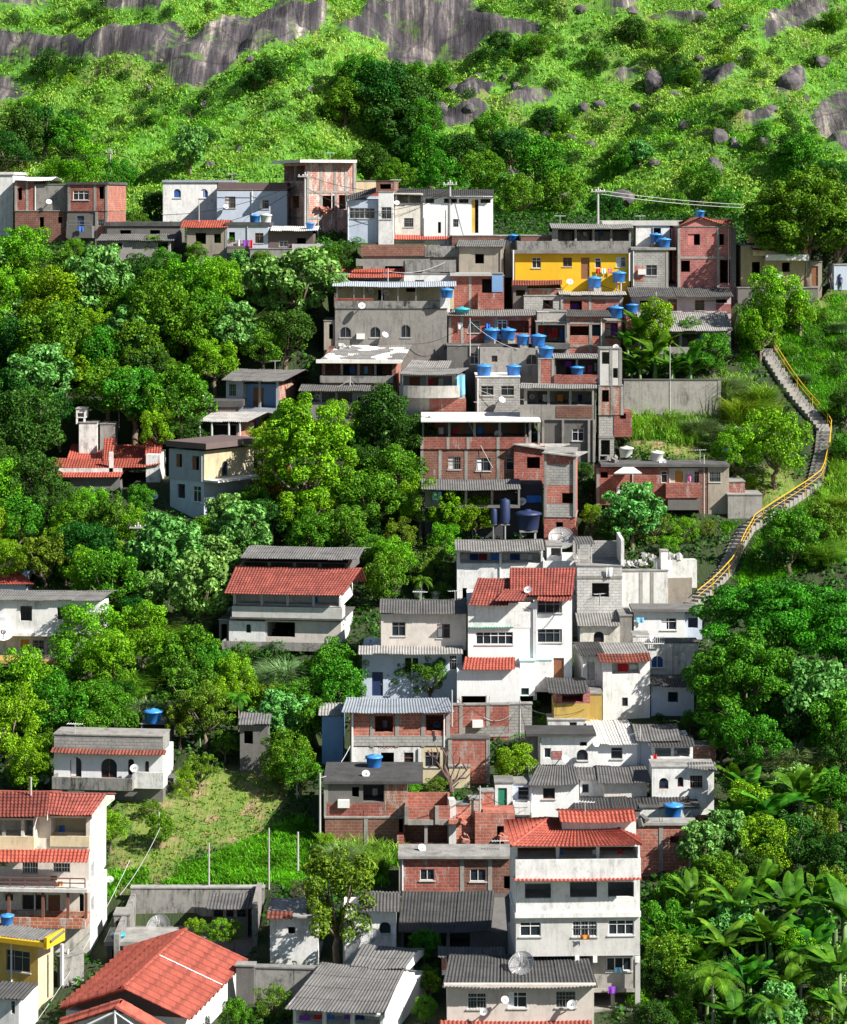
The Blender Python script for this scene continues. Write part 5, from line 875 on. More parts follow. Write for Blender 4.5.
    rk = mix(nt, ramp(nt, noise(nt, v, .22, 6, .7), [(.56, (0, 0, 0)), (.66, (1, 1, 1))]), rk, (.10, .2, .03))
    col = mix(nt, sp.outputs[1], soil, dr)
    fac = node(nt, 'ShaderNodeMath', operation='ADD'); nz = node(nt, 'ShaderNodeMath', operation='MULTIPLY_ADD'); nz.inputs[1].default_value = 1.5; nz.inputs[2].default_value = -.72
    nt.links.new(noise(nt, v, 1.1, 6, .7), nz.inputs[0]); nt.links.new(nz.outputs[0], fac.inputs[0]); nt.links.new(sp.outputs[0], fac.inputs[1])
    col = mix(nt, ramp(nt, fac.outputs[0], [(.38, (0, 0, 0)), (.5, (1, 1, 1))]), col, rk)
    nt.links.new(col, b.inputs['Base Color']); b.inputs['Roughness'].default_value = .95
    bp = node(nt, 'ShaderNodeBump', Strength=.8, Distance=.5); nt.links.new(noise(nt, mp.outputs[0], 1.2, 8, .7), bp.inputs['Height']); nt.links.new(bp.outputs[0], b.inputs['Normal'])
    me.materials.append(m); o = obj('hillside_ground', me); o['kind'] = 'structure'
    return X, Y, Z
TX, TY, TZ = terrain()

# ------------------------------------------------------------------ plants
def unit(n, up=0.0):
    v = RNG.normal(size=(n, 3)); v[:, 2] += up; return v/np.linalg.norm(v, axis=1)[:, None]
def leaves(Pc, N, size, aspect=.6):
    """pointed four-cornered leaves at Pc facing N"""
    n = len(Pc); a = np.cross(N, unit(n)); a /= np.linalg.norm(a, axis=1)[:, None]+1e-9; b = np.cross(N, a)
    s = (size*RNG.uniform(.65, 1.35, n))[:, None] if np.isscalar(size) else size[:, None]
    L = a*s*.5; W = b*s*.5*aspect
    return np.stack([Pc-L, Pc-L*.05+W+N*s*.06, Pc+L-N*s*.12, Pc-L*.05-W+N*s*.06], 1)
def crown(seed, R=4, Hc=4.8, ncl=30, nl=9000, size=.3, sq=.85, rc=(.26, .42), csq=.85, shell=(.5, .86), up=.25):
    global RNG; RNG = np.random.default_rng(seed)
    d = unit(ncl, .35); rr = RNG.uniform(*shell, ncl)*R; C_ = d*rr[:, None]*np.array([1, 1, sq]); C_[0] *= .2
    C_[:, 2] = np.maximum(C_[:, 2], -R*sq*.62); lop = RNG.uniform(.85, 1.12, 3); lop[2] = 1; C_ *= lop
    rad = RNG.uniform(*rc, ncl)*R; w = rad**2/np.sum(rad**2); idx = RNG.choice(ncl, int(nl*1.7), p=w)
    dd = unit(len(idx), .25); rj = rad[idx]*(RNG.uniform(.72, 1.0, len(idx))**.6*(1+.12*np.sin(dd[:, 0]*9+idx)*np.cos(dd[:, 1]*8)))
    Pp = C_[idx]+dd*rj[:, None]*np.array([1, 1, csq]); keep = np.ones(len(idx), bool)
    for k in range(ncl):
        q = np.linalg.norm((Pp-C_[k])/np.array([1, 1, csq]), axis=1); keep &= ~((q < rad[k]*.66) & (idx != k))
    Pp = Pp[keep][:nl]; dd = dd[keep][:nl]
    N = dd*.7+unit(len(Pp))*.65+np.array([0, 0, up]); N /= np.linalg.norm(N, axis=1)[:, None]
    Pp = Pp+np.array([0, 0, Hc]); return leaves(Pp, N, size), C_+np.array([0, 0, Hc]), rad
def trunk_mesh(name, Cc, Hc, r=.28, mat='bark', seed=1):
    rnd = random.Random(seed); mb = MB(); z = Hc*.42
    mb.tube([(0, 0, -3), (0, 0, 0), (rnd.uniform(-.2, .2), rnd.uniform(-.2, .2), z*.6), (rnd.uniform(-.3, .3), rnd.uniform(-.3, .3), z)], [r*1.5, r*1.2, r, r*.9], 7)
    top = Vector(mb.v[-1]); top = Vector((top.x, top.y, z-.1))
    for c in Cc[:9]:
        c = Vector(c); m_ = top.lerp(c, .5)+Vector((rnd.uniform(-.3, .3), rnd.uniform(-.3, .3), -.3)); mb.tube([top, m_, c], [r*.55, r*.34, r*.12], 5)
    return mb.mesh(name, mat, True)
def blades(n, base_r, h, w, droop=.6, seg=4, lean=.35, R0=None):
    """arching blades: returns quads (n*seg,4,3)"""
    ph = RNG.uniform(0, 2*pi, n); rr = base_r*np.sqrt(RNG.uniform(0, 1, n)); B = np.stack([rr*np.cos(ph), rr*np.sin(ph), np.zeros(n)], -1) if R0 is None else R0
    az = RNG.uniform(0, 2*pi, n); dr = np.stack([np.cos(az), np.sin(az), np.zeros(n)], -1); side = np.stack([-np.sin(az), np.cos(az), np.zeros(n)], -1)
    H_ = h*RNG.uniform(.6, 1.15, n); ln = lean*RNG.uniform(.3, 1.5, n); out = []
    def pt(t): return B+dr*(ln*H_*t+droop*H_*t**3*.5)[:, None]+np.array([0, 0, 1])*(H_*(t-droop*t**3*.45))[:, None]
    for k in range(seg):
        t0, t1 = k/seg, (k+1)/seg; w0 = w*(1-t0**2*.85)/2; w1 = w*(1-t1**2*.95)/2; p0, p1 = pt(t0), pt(t1)
        out.append(np.stack([p0-side*w0, p0+side*w0, p1+side*w1, p1-side*w1], 1))
    return np.concatenate(out)
def banana_crown(seed):
    global RNG; RNG = np.random.default_rng(seed); out = []
    n = 9
    for i in range(n):
        az = i*2.4+RNG.uniform(-.3, .3); L = RNG.uniform(1.7, 2.5); el = RNG.uniform(.8, 1.5); seg = 9; w = RNG.uniform(.62, .82)
        dr = np.array([cos(az), sin(az), 0]); side = np.array([-sin(az), cos(az), 0]); up = np.array([0, 0, 1.]); p = np.array([0, 0, 2.3]); a = el; pts = [p]
        for k in range(seg): p = p+(dr*cos(a)+up*sin(a))*L/seg; a -= RNG.uniform(.06, .2); pts.append(p)
        for k in range(seg):
            t0, t1 = k/seg, (k+1)/seg; f = lambda t: w/2*(min(1, t*5)*(1-max(0, t-.55)**2*4.2)+.04)
            if RNG.uniform() < .03: continue
            for sg in (-1, 1):
                o0 = side*sg*f(t0)-up*.22*f(t0); o1 = side*sg*f(t1)-up*.22*f(t1); j = RNG.uniform(-.04, .04)
                out.append([pts[k], pts[k+1], pts[k+1]+o1+up*j, pts[k]+o0+up*j])
    return np.array(out)
def palm_crown(seed, Hc=6, n=18, L=2.8):
    global RNG; RNG = np.random.default_rng(seed); out = []
    for i in range(n):
        az = i*2.39+RNG.uniform(-.2, .2); el = RNG.uniform(-.1, 1.2); dr = np.array([cos(az), sin(az), 0]); side = np.array([-sin(az), cos(az), 0]); up = np.array([0, 0, 1.])
        p = np.array([0, 0, Hc]); a = el; seg = 16; l = L*RNG.uniform(.8, 1.15)
        for k in range(seg):
            d_ = dr*cos(a)+up*sin(a); q = p+d_*l/seg; a -= .11; t = k/seg; w = .62*math.sin(pi*min(1, t*.8+.15))
            out.append([p-side*.02, p+side*.02, q+side*.02, q-side*.02])
            for sg in (-1, 1):
                for h_ in (0, .5):
                    s_ = p*(1-h_)+q*h_; e = s_+side*sg*w+d_*.25-up*(.22+RNG.uniform(0, .15)); out.append([s_, s_+d_*.07, e+d_*.03, e])
            p = q
    return np.array(out)
PROTO = {}
def reg(kind, mk, mats, R, Hc, words, trunk=True, tr=.28, tm='bark', parts=('crown', 'trunk')):
    """mk(seed)->(quads, centres); one crown mesh per seed and colour"""
    L = []
    for sd in range(len(mats)):
        V, Cc = mk(sd); me = npmesh('crown', V, 4, mats[sd])
        L.append((me, trunk_mesh('trunk', Cc, Hc, tr, tm, sd) if trunk else None))
    PROTO[kind] = (L, R, Hc, words, parts)
def cr(seed0, **k):
    def f(sd): V, C_, r_ = crown(seed0+sd, **k); return V, C_
    return f
reg('d', cr(10, nl=10500, size=.27, ncl=56, rc=(.16, .30), shell=(.5, .95)), ['leaf_dark', 'leaf_dark', 'leaf_dark'], 3.5, 4.8, ('dark green dense', 'tree'))
reg('m', cr(20, nl=10500, size=.27, ncl=60, rc=(.14, .27), shell=(.5, .98)), ['leaf_mid', 'leaf_mid', 'leaf_mid', 'leaf_mid'], 3.5, 4.8, ('mid green leafy', 'tree'))
reg('y', cr(30, nl=10500, size=.24, ncl=66, rc=(.13, .25), shell=(.5, 1.0)), ['leaf_bright', 'leaf_bright', 'leaf_bright'], 3.5, 4.8, ('bright yellow green clumpy', 'tree'))
reg('c', cr(40, nl=5200, size=.48, ncl=60, rc=(.13, .24), shell=(.5, .98)), ['leaf_pale', 'leaf_pale'], 3.6, 4.8, ('pale green big leaved', 'tree'))
reg('f', cr(50, nl=24000, size=.17, ncl=90, sq=.42, rc=(.14, .25), csq=.5, shell=(.2, .95), Hc=5), ['leaf_feather', 'leaf_feather'], 3.7, 5, ('flat feathery vivid green', 'tree'), tr=.3)
reg('F', cr(55, R=8, nl=62000, size=.23, ncl=190, sq=.42, rc=(.08, .15), csq=.55, shell=(.2, .97), Hc=8), ['leaf_feather'], 7.8, 8, ('huge flat spreading', 'tree'), tr=.5)
reg('M', cr(57, R=7, nl=42000, size=.30, ncl=120, sq=.95, rc=(.10, .2), shell=(.5, .97), Hc=7.5), ['leaf_mid'], 6.6, 7.5, ('huge rounded leafy', 'tree'), tr=.45)
reg('Y', cr(58, R=6, nl=34000, size=.27, ncl=120, sq=1.15, rc=(.09, .18), shell=(.5, .97), Hc=7), ['leaf_bright'], 5.6, 7, ('huge yellow green clumpy', 'tree'), tr=.4)
reg('o', cr(60, nl=8500, size=.27, ncl=48, rc=(.12, .24), shell=(.4, 1.0)), ['leaf_olive', 'leaf_olive'], 3.6, 4.8, ('olive green airy', 'tree'))
reg('r', cr(65, nl=8000, size=.26, ncl=50, rc=(.14, .26), shell=(.4, .97)), ['leaf_rust'], 3.6, 4.8, ('rusty yellow tipped', 'tree'))
reg('s', cr(70, nl=3000, size=.30, ncl=22, sq=.7, rc=(.25, .4), Hc=2.0, R=4), ['leaf_mid', 'leaf_dark', 'leaf_bright'], 4, 2.0, ('rounded green', 'shrub'), tr=.2)
reg('k', cr(74, nl=3000, size=.30, ncl=26, sq=.75, rc=(.2, .36), Hc=2.4, R=4), ['leaf_dark', 'leaf_dark'], 4, 2.4, ('dark rounded', 'bush'), tr=.2)
reg('v', cr(80, nl=6500, size=.24, ncl=60, sq=.9, rc=(.12, .22), Hc=2.6, shell=(.5, 1.0)), ['leaf_bright', 'leaf_olive'], 4, 2.6, ('sunlit creeper covered', 'bush'), tr=.15)
reg('w', cr(85, nl=1500, size=.26, ncl=14, rc=(.2, .34)), ['leaf_purple'], 4, 5.2, ('purple leaved', 'bush'), tr=.2)
def mk_reed(h, w, n, droop, lean, br):
    def f(sd):
        global RNG; RNG = np.random.default_rng(90+sd); out = []
        for k in range(26):
            q = RNG.normal(size=2)*br*.55; hh = h*max(.3, 1-.16*float(q @ q)/br)*RNG.uniform(.55, 1.15); B = np.stack([q[0]+RNG.normal(size=n//26)*.22, q[1]+RNG.normal(size=n//26)*.22, np.zeros(n//26)], -1)
            out.append(blades(n//26, br, hh, w, droop, 4, lean*RNG.uniform(.6, 2.2), R0=B))
        return np.concatenate(out), None
    return f
reg('g', mk_reed(5.0, .12, 3600, .9, .26, 2.3), ['leaf_grey', 'grass_tall'], 3, 2.4, ('pale arching', 'reed clump'), trunk=False, parts=('blades', None))
def mk_bamboo(sd):
    global RNG; RNG = np.random.default_rng(95+sd); V, C_, r = crown(95+sd, nl=9000, size=.22, ncl=50, rc=(.12, .24), sq=.8, Hc=6.2); RNG = np.random.default_rng(5); S = blades(60, 2.0, 6.5, .12, .2, 3, .25); return np.concatenate([V, S]), None
reg('b', mk_bamboo, ['leaf_bright'], 4, 6.2, ('tall bright feathery', 'bamboo clump'), trunk=False, parts=('culms_and_leaves', None))
def mk_ban(sd): return banana_crown(sd+3), None
L_ = []
for sd in range(5):
    mb = MB(); mb.tube([(0, 0, -2), (0, 0, 0), (.05, .03, 1.2), (0, 0, 2.4)], [.2, .19, .15, .08], 8); L_.append((npmesh('leaves', banana_crown(sd+3), 4, 'leaf_banana'), mb.mesh('stem', 'leaf_grey', True)))
PROTO['n'] = (L_, 1.5, 2.9, ('tall', 'banana plant'), ('leaves', 'stem'))
L_ = []
for sd in range(2):
    mb = MB(); mb.tube([(0, 0, -2), (.1, 0, 0), (.15, .1, 3), (0, 0, 6)], [.2, .17, .13, .12], 7); L_.append((npmesh('fronds', palm_crown(sd+3), 4, ['leaf_olive', 'leaf_banana'][sd]), mb.mesh('trunk', 'bark_pale', True)))
PROTO['p'] = (L_, 2.8, 5.9, ('slender feather leaved', 'palm'), ('fronds', 'trunk'))
NAMES = {'F': 'spreading_tree', 'M': 'broadleaf_tree', 'Y': 'broadleaf_tree', 'd': 'broadleaf_tree', 'm': 'broadleaf_tree', 'y': 'broadleaf_tree', 'c': 'large_leaf_tree', 'f': 'umbrella_tree', 'o': 'olive_green_tree', 'r': 'broadleaf_tree', 's': 'shrub', 'k': 'bush', 'v': 'creeper_bush', 'w': 'purple_bush', 'g': 'reed_clump', 'b': 'bamboo_clump', 'n': 'banana_plant', 'p': 'palm_tree'}
GRP = {'s': 'shrubs among the houses and trees', 'k': 'bushes on the mountain slope', 'v': 'creeper covered bushes', 'w': 'purple bushes', 'g': 'reed clumps', 'b': 'bamboo clumps', 'n': 'banana plants', 'p': 'palm trees'}
AUTO = []   # (object, words, px, py, how)
tn = [0]
def plant(px, py, rpx, kind, Y=None, wide=1.0, tall=1.0, Y0=136, far=False):
    L, R, Hc, words, parts = PROTO[kind]; tn[0] += 1; i = tn[0]; me, tm = L[i % len(L)]
    Yg = Y or (D(py+rpx*.6) if not far else 380)
    for _ in range(3):
        s = rpx*Yg/F/R
        if Y: q = P(px, py, Y); break
        q = hit_ground(px, py, 336 if far else Y0, Hc*s*tall); Yg = q.y
    if Y: gz = min(float(G(q.x, q.y)), q.z-Hc*s*tall*.2); q = Vector((q.x, q.y, q.z-Hc*s*tall))
    o = empty(NAMES[kind], q, random.uniform(0, 6.28)); o.scale = (s*wide*random.uniform(.88, 1.16), s*wide*random.uniform(.88, 1.12), s*tall*random.uniform(.92, 1.14))
    a = obj(parts[0], me, o)
    if tm and parts[1]: obj(parts[1], tm, o)
    tag(o, None, words[1], GRP.get(kind, 'trees on the hillside'))
    sz = {'n': '', 'p': '', 'g': '', 'b': '', 'F': '', 'M': '', 'Y': ''}.get(kind, 'small ' if s*R < 1.6 else ('big ' if s*R > 3.4 else ''))
    AUTO.append((o, sz+words[0]+' '+words[1], px, py, 'near')); return o
T = [ # px, py, r, kind
(25,245,32,'b'),(8,300,26,'y'),(50,305,34,'y'),(98,285,32,'c'),(60,340,34,'m'),(140,272,20,'d'),(155,315,34,'m'),(190,292,30,'y'),(222,275,18,'y'),(255,318,28,'g'),(236,335,26,'c'),(300,280,38,'c'),(285,330,26,'d'),(40,378,30,'c'),(15,345,24,'d'),(100,355,24,'m'),(95,372,15,'y'),(135,395,30,'m'),(180,400,30,'m'),(215,360,22,'y'),(150,365,22,'d'),(210,325,26,'m'),(30,430,34,'d'),(8,395,28,'d'),(160,430,20,'y'),(190,430,18,'d'),(-4,470,30,'d'),(30,480,28,'d'),
(92,506,17,'y'),(140,502,15,'m'),(75,520,22,'m'),(55,500,20,'d'),(20,520,24,'m'),(115,525,24,'o'),(45,560,26,'o'),(85,575,22,'y'),(12,560,20,'y'),(60,540,16,'y'),(240,530,32,'c'),(170,555,34,'c'),(200,590,38,'c'),(150,590,24,'c'),(165,630,20,'g'),(190,620,20,'g'),(215,560,26,'c'),(255,500,16,'m'),
(90,635,30,'y'),(110,665,28,'y'),(75,665,22,'y'),(25,690,32,'y'),(55,710,28,'m'),(8,730,34,'y'),(30,760,26,'y'),(95,705,28,'m'),(130,680,22,'g'),(145,710,20,'g'),(190,688,32,'o'),(205,715,26,'o'),(180,725,18,'o'),(235,680,20,'y'),(248,700,16,'y'),(285,672,24,'g'),(298,700,22,'m'),(270,655,20,'s'),(310,725,20,'m'),(245,655,16,'s'),(300,770,20,'m'),(278,775,12,'s'),(200,770,16,'o'),(185,785,16,'v'),(225,745,14,'o'),(160,828,16,'m'),(150,810,14,'v'),(110,830,16,'y'),(95,700,20,'m'),
(306,462,50,'Y'),(276,478,22,'r'),(318,436,12,'r'),(300,512,24,'y'),(345,420,24,'y'),(385,420,28,'d'),(410,440,24,'d'),(395,470,26,'m'),(370,500,28,'m'),(420,505,22,'y'),(345,525,24,'m'),(310,530,22,'m'),(272,515,22,'d'),(400,540,24,'v'),(445,540,22,'v'),(430,570,22,'v'),(385,580,22,'m'),(395,560,20,'y'),(450,510,22,'y'),(475,515,18,'y'),(370,548,16,'m'),(440,592,12,'v'),
(632,510,30,'c'),(618,530,18,'d'),(592,515,12,'v'),(655,528,20,'v'),(685,532,16,'v'),(706,530,11,'v'),(668,548,12,'v'),
(655,332,24,'y'),(712,352,20,'m'),(690,330,12,'m'),(775,308,32,'y'),(760,335,20,'y'),(800,312,18,'y'),
(745,405,24,'g'),(725,385,20,'g'),(760,395,20,'g'),(735,430,22,'g'),(735,452,24,'y'),(775,445,32,'y'),(846,445,14,'m'),(846,405,16,'d'),(752,482,9,'s'),(700,425,16,'g'),
(778,548,16,'c'),(790,540,26,'m'),(820,545,22,'g'),(770,560,22,'s'),(845,500,18,'g'),(800,520,16,'s'),
(784,618,84,'F'),(850,650,40,'f'),(745,684,54,'M'),(722,735,22,'m'),(790,720,26,'d'),(815,700,40,'c'),(845,730,34,'m'),(790,755,28,'g'),(820,770,28,'g'),(840,800,24,'m'),(700,850,24,'c'),(725,835,22,'c'),(672,900,20,'m'),(665,935,26,'m'),(655,975,20,'d'),(690,885,18,'d'),(790,845,26,'d'),(840,860,26,'d'),(820,1012,26,'v'),(640,1000,14,'s'),(700,985,22,'m'),(760,870,20,'d'),(680,1015,16,'m'),
(337,905,44,'o'),(318,925,22,'o'),(515,762,20,'y'),(507,775,12,'s'),(372,672,20,'o'),(400,672,22,'o'),(430,680,20,'o'),(445,668,12,'o'),(415,790,10,'s'),(435,788,12,'v'),(365,806,9,'v'),(270,1005,24,'v'),(235,1015,16,'m'),(425,945,14,'m'),(427,975,12,'o'),(520,742,10,'s'),(340,855,16,'g'),(370,860,16,'g'),(325,845,12,'v'),(478,305,6,'v'),(575,492,7,'v'),(455,530,14,'s'),(205,890,10,'s'),
(792,350,9,'s'),(815,338,10,'s'),(836,372,12,'s'),(803,376,8,'g'),(826,318,9,'s'),(846,345,12,'s'),(820,358,7,'s'),(838,325,9,'g'),(788,368,6,'s'),(345,252,10,'d'),(352,266,9,'s'),(340,262,9,'d'),(330,256,12,'m'),(357,243,7,'s'),(535,705,8,'s'),(545,722,7,'s'),(690,720,9,'m'),(660,718,6,'s'),(583,470,8,'d'),(590,485,8,'d'),(590,460,7,'s'),(428,905,8,'s'),(430,985,10,'m'),(425,1010,12,'m'),(255,975,10,'s'),(85,168,24,'y'),(55,172,16,'y'),(120,178,14,'m'),(140,224,14,'v'),(210,213,12,'v'),(225,228,10,'v'),(228,246,10,'m'),(196,250,10,'m'),(262,260,10,'m'),(240,262,12,'c'),(75,250,12,'v'),(165,262,14,'m')]
for a in T: plant(*a)
WOODS = [[(-10, 262), (320, 272), (325, 350), (218, 362), (190, 398), (165, 436), (-10, 436)], [(-10, 490), (50, 490), (165, 488), (250, 495), (255, 405), (418, 402), (425, 480), (450, 535), (455, 600), (375, 605), (368, 555), (240, 545), (218, 620), (215, 650), (118, 650), (114, 590), (-10, 565)],
         [(66, 650), (220, 655), (340, 655), (345, 690), (325, 765), (275, 765), (240, 700), (180, 780), (172, 735), (50, 728), (42, 785), (-10, 780), (-10, 680)], [(700, 525), (760, 525), (850, 480), (850, 600), (740, 600)], [(700, 640), (850, 600), (850, 1030), (646, 1030), (646, 860), (700, 830), (722, 800), (718, 740), (695, 700)]]
random.seed(5); FILL = []
STAIR = [(765, 352), (785, 385), (812, 418), (824, 432), (822, 455), (815, 484), (800, 496), (770, 515), (748, 530), (737, 548), (726, 572), (706, 594), (690, 606)]
def near_px(x, y):
    d = 99
    for (ax, ay), (bx_, by) in zip(STAIR[:-1], STAIR[1:]):
        t = min(1, max(0, ((x-ax)*(bx_-ax)+(y+10-ay)*(by-ay))/((bx_-ax)**2+(by-ay)**2))); d = min(d, math.hypot(x-ax-t*(bx_-ax), y+10-ay-t*(by-ay)))
    return d
for W_ in WOODS:
    ys_ = [p[1] for p in W_]; xs_ = [p[0] for p in W_]
    for gy in range(min(ys_), max(ys_), 21):
        for gx in range(min(xs_), max(xs_), 25):
            x = gx+random.uniform(-8, 8); y = gy+random.uniform(-6, 6)
            if not inpoly([x], [y], W_)[0] or any((x-a[0])**2+(y-a[1])**2 < (19 if a[2] < 49 else a[2]*.85)**2 for a in T+FILL) or near_px(x, y) < (30 if x < 800 else 16) or any(h_.rect[0]-9 < x < h_.rect[2]+9 and h_.rect[1]-4 < y < h_.rect[3]+15 for h_ in HOUSES) or (W_ is WOODS[4] and y > 770 and random.random() < .5): continue
            FILL.append((x, y, random.choice((12, 15, 18, 22, 27))*random.uniform(.9, 1.1), random.choice('mmddymycmo')))
for a in FILL: plant(*a)
plant(305, 886, 13, 'w'); plant(195, 205, 20, 'm', Y=282); plant(155, 208, 14, 'd', Y=280)
plant(806, 214, 50, 'M', Y=250, wide=1.15); plant(768, 222, 22, 'm', Y=250); plant(790, 248, 14, 'm', Y=250); plant(838, 238, 26, 'd', Y=252); plant(60, 412, 17, 'd'); plant(195, 931, 13, 'v', Y=157); plant(208, 932, 13, 'v', Y=157); plant(221, 932, 13, 'v', Y=157); plant(234, 933, 12, 'v', Y=157); plant(225, 512, 20, 'c')
for a in [(640, 366, 20), (656, 370, 18), (674, 368, 18), (690, 372, 15), (632, 372, 14)]: plant(a[0], a[1], a[2], 'n', Y=237.5)
for a in [(640, 330, 22), (655, 352, 22), (672, 362, 20), (690, 360, 20), (640, 365, 18), (628, 345, 16), (665, 340, 16), (770, 800, 30), (748, 785, 26), (735, 815, 24), (800, 790, 26), (705, 915, 28), (735, 905, 30), (762, 890, 30), (790, 905, 30), (820, 890, 28), (845, 915, 30), (725, 945, 26), (770, 935, 28), (815, 945, 26), (750, 975, 26), (790, 985, 24), (840, 965, 28), (735, 1005, 26), (845, 1010, 20), (690, 940, 22), (200, 735, 8)]: plant(a[0], a[1], a[2], 'n', Y0=136)
random.seed(9)
for k in range(15): plant(random.uniform(690, 850), random.uniform(885, 1015), random.uniform(18, 27), 'n', Y0=136)
for k in range(5): plant(random.uniform(720, 830), random.uniform(775, 825), random.uniform(18, 26), 'n', Y0=136)
for a in [(712, 975, 32), (800, 960, 26), (155, 238, 12), (147, 242, 10), (238, 700, 16), (422, 585, 14), (770, 1012, 22)]: plant(a[0], a[1], a[2], 'p')
# mountain
HT = [(385,88,30,'d'),(410,100,28,'d'),(360,75,22,'m'),(345,105,20,'m'),(395,120,26,'d'),(425,118,20,'m'),(45,125,24,'d'),(20,135,24,'d'),(70,140,22,'m'),(5,150,22,'d'),(270,68,14,'d'),(255,78,12,'d'),(190,150,20,'c'),(430,155,24,'m'),(460,150,22,'d'),(440,182,22,'m'),(480,172,20,'m'),(510,150,18,'d'),(540,165,26,'m'),(520,194,20,'m'),(560,196,20,'m'),(605,206,16,'d'),(675,208,16,'m'),(640,150,14,'c'),(700,180,20,'m'),(725,200,16,'m'),(800,160,22,'m'),(790,150,18,'d'),(490,130,14,'m'),(545,120,12,'d'),(500,40,12,'d'),(632,28,14,'d'),(620,35,10,'k'),(440,75,14,'m'),(680,60,10,'k'),(690,68,9,'k'),(760,75,9,'k'),(600,125,12,'k'),(700,90,10,'k'),(50,60,16,'k'),(40,70,14,'k'),(70,62,10,'k'),(160,68,8,'k'),(185,60,8,'k'),(140,95,9,'k'),(155,100,9,'k'),(370,160,18,'d'),(395,175,18,'m'),(340,165,12,'m'),(405,150,16,'d'),(555,85,9,'k'),(525,70,8,'k'),(655,120,9,'k'),(725,130,11,'k'),(745,105,9,'k'),(815,60,10,'k'),(835,50,10,'k'),(788,118,9,'k'),(520,140,9,'k'),(470,95,9,'k'),(560,55,9,'k'),(585,40,7,'k'),(660,45,8,'k'),(640,90,8,'k'),(300,95,9,'k'),(320,80,8,'k'),(235,95,9,'k'),(100,100,8,'k'),(80,115,9,'k'),(120,120,8,'k'),(190,110,9,'k'),(205,95,7,'k'),(280,105,8,'k'),(575,110,8,'k'),(615,150,10,'k'),(670,145,9,'k'),(690,125,8,'k'),(835,180,16,'d'),(830,30,8,'k'),(700,20,8,'k'),(730,40,8,'k'),(770,55,8,'k'),(485,10,8,'k'),(560,15,9,'k'),(540,5,8,'k'),(590,75,8,'k'),(125,75,8,'k'),(15,20,9,'k'),(60,20,9,'k'),(170,12,8,'k'),(210,8,9,'k'),(235,30,8,'k'),(320,55,8,'k'),(480,60,8,'k'),(415,75,12,'m'),(620,65,7,'k')]
random.seed(21)
for (x_, y_, n_) in [(60, 75, 5), (270, 75, 5), (200, 135, 6), (150, 115, 4), (340, 110, 5), (500, 50, 5), (545, 45, 4), (600, 60, 5), (690, 75, 6), (650, 40, 4), (760, 60, 4), (560, 130, 6), (640, 130, 5), (720, 110, 5), (800, 130, 6), (480, 150, 5), (430, 100, 4), (830, 20, 4), (90, 20, 4), (20, 110, 4), (610, 165, 5), (760, 140, 4)]:
    for k in range(n_): HT.append((x_+random.gauss(0, 13), y_+random.gauss(0, 5), random.uniform(5, 11), random.choice('kkms')))
for a in HT: plant(*a, far=True)
# boulders
def boulder(px, py, w, hh, seed):
    q = hit_ground(px, py, 336); s = w*q.y/F/2; rnd = random.Random(seed); bm = bmesh.new(); bmesh.ops.create_icosphere(bm, subdivisions=3, radius=1)
    off = [Vector([rnd.uniform(-1, 1) for _ in range(3)]).normalized() for _ in range(9)]
    for v in bm.verts:
        c = v.co.copy(); k = 1
        for d_ in off: k = min(k, .74/max(.001, c.normalized().dot(d_)) if c.normalized().dot(d_) > .74 else 1)
        v.co = c*k*(1+.03*math.sin(c.x*9+seed)*math.sin(c.z*7))
        v.co = Vector((v.co.x*s, v.co.y*s*.9, v.co.z*s*hh/w*1.5))
    me = bpy.data.meshes.new('boulder'); bm.to_mesh(me); bm.free(); me.materials.append(MATS['boulder']); o = obj('boulder', me); o.location = q+Vector((0, -s*.3, 0)); o.rotation_euler = (0, 0, rnd.uniform(0, 6))
    tag(o, None, 'boulder', 'boulders on the mountain slope'); AUTO.append((o, ('big ' if w > 18 else 'small ')+'boulder', px, py, 'near'))
m, nt, b = newmat('boulder'); v, tc, oi = coords(nt); nt.links.new(ramp(nt, noise(nt, v, .9, 8, .7), [(.35, (.045, .042, .05)), (.55, (.12, .105, .11)), (.75, (.26, .22, .2))]), b.inputs['Base Color']); b.inputs['Roughness'].default_value = .9
for i, a in enumerate([(654, 84, 26, 20), (503, 80, 9, 8), (502, 144, 16, 14), (551, 128, 17, 16), (719, 140, 20, 16), (733, 147, 16, 14), (713, 172, 20, 20), (788, 84, 30, 18), (516, 88, 14, 8), (583, 108, 14, 8), (684, 128, 12, 12), (764, 144, 14, 12), (441, 112, 24, 14), (470, 112, 18, 12), (515, 175, 28, 9), (620, 200, 34, 14), (150, 120, 9, 8), (210, 165, 12, 8), (570, 140, 12, 8), (820, 62, 22, 10), (655, 20, 14, 8), (240, 152, 10, 8), (715, 7, 16, 10), (745, 30, 14, 9), (452, 90, 16, 9), (478, 78, 12, 7), (545, 135, 14, 8), (600, 105, 16, 7), (636, 108, 12, 7), (700, 60, 14, 7), (675, 95, 14, 6), (770, 110, 16, 8), (805, 100, 12, 7), (740, 60, 12, 7), (590, 145, 12, 7), (655, 165, 16, 9), (560, 195, 18, 8), (150, 90, 10, 6), (205, 105, 10, 6), (310, 90, 12, 6), (250, 60, 10, 6), (630, 12, 18, 8), (580, 10, 16, 7), (510, 50, 14, 6)]): boulder(*a, i)

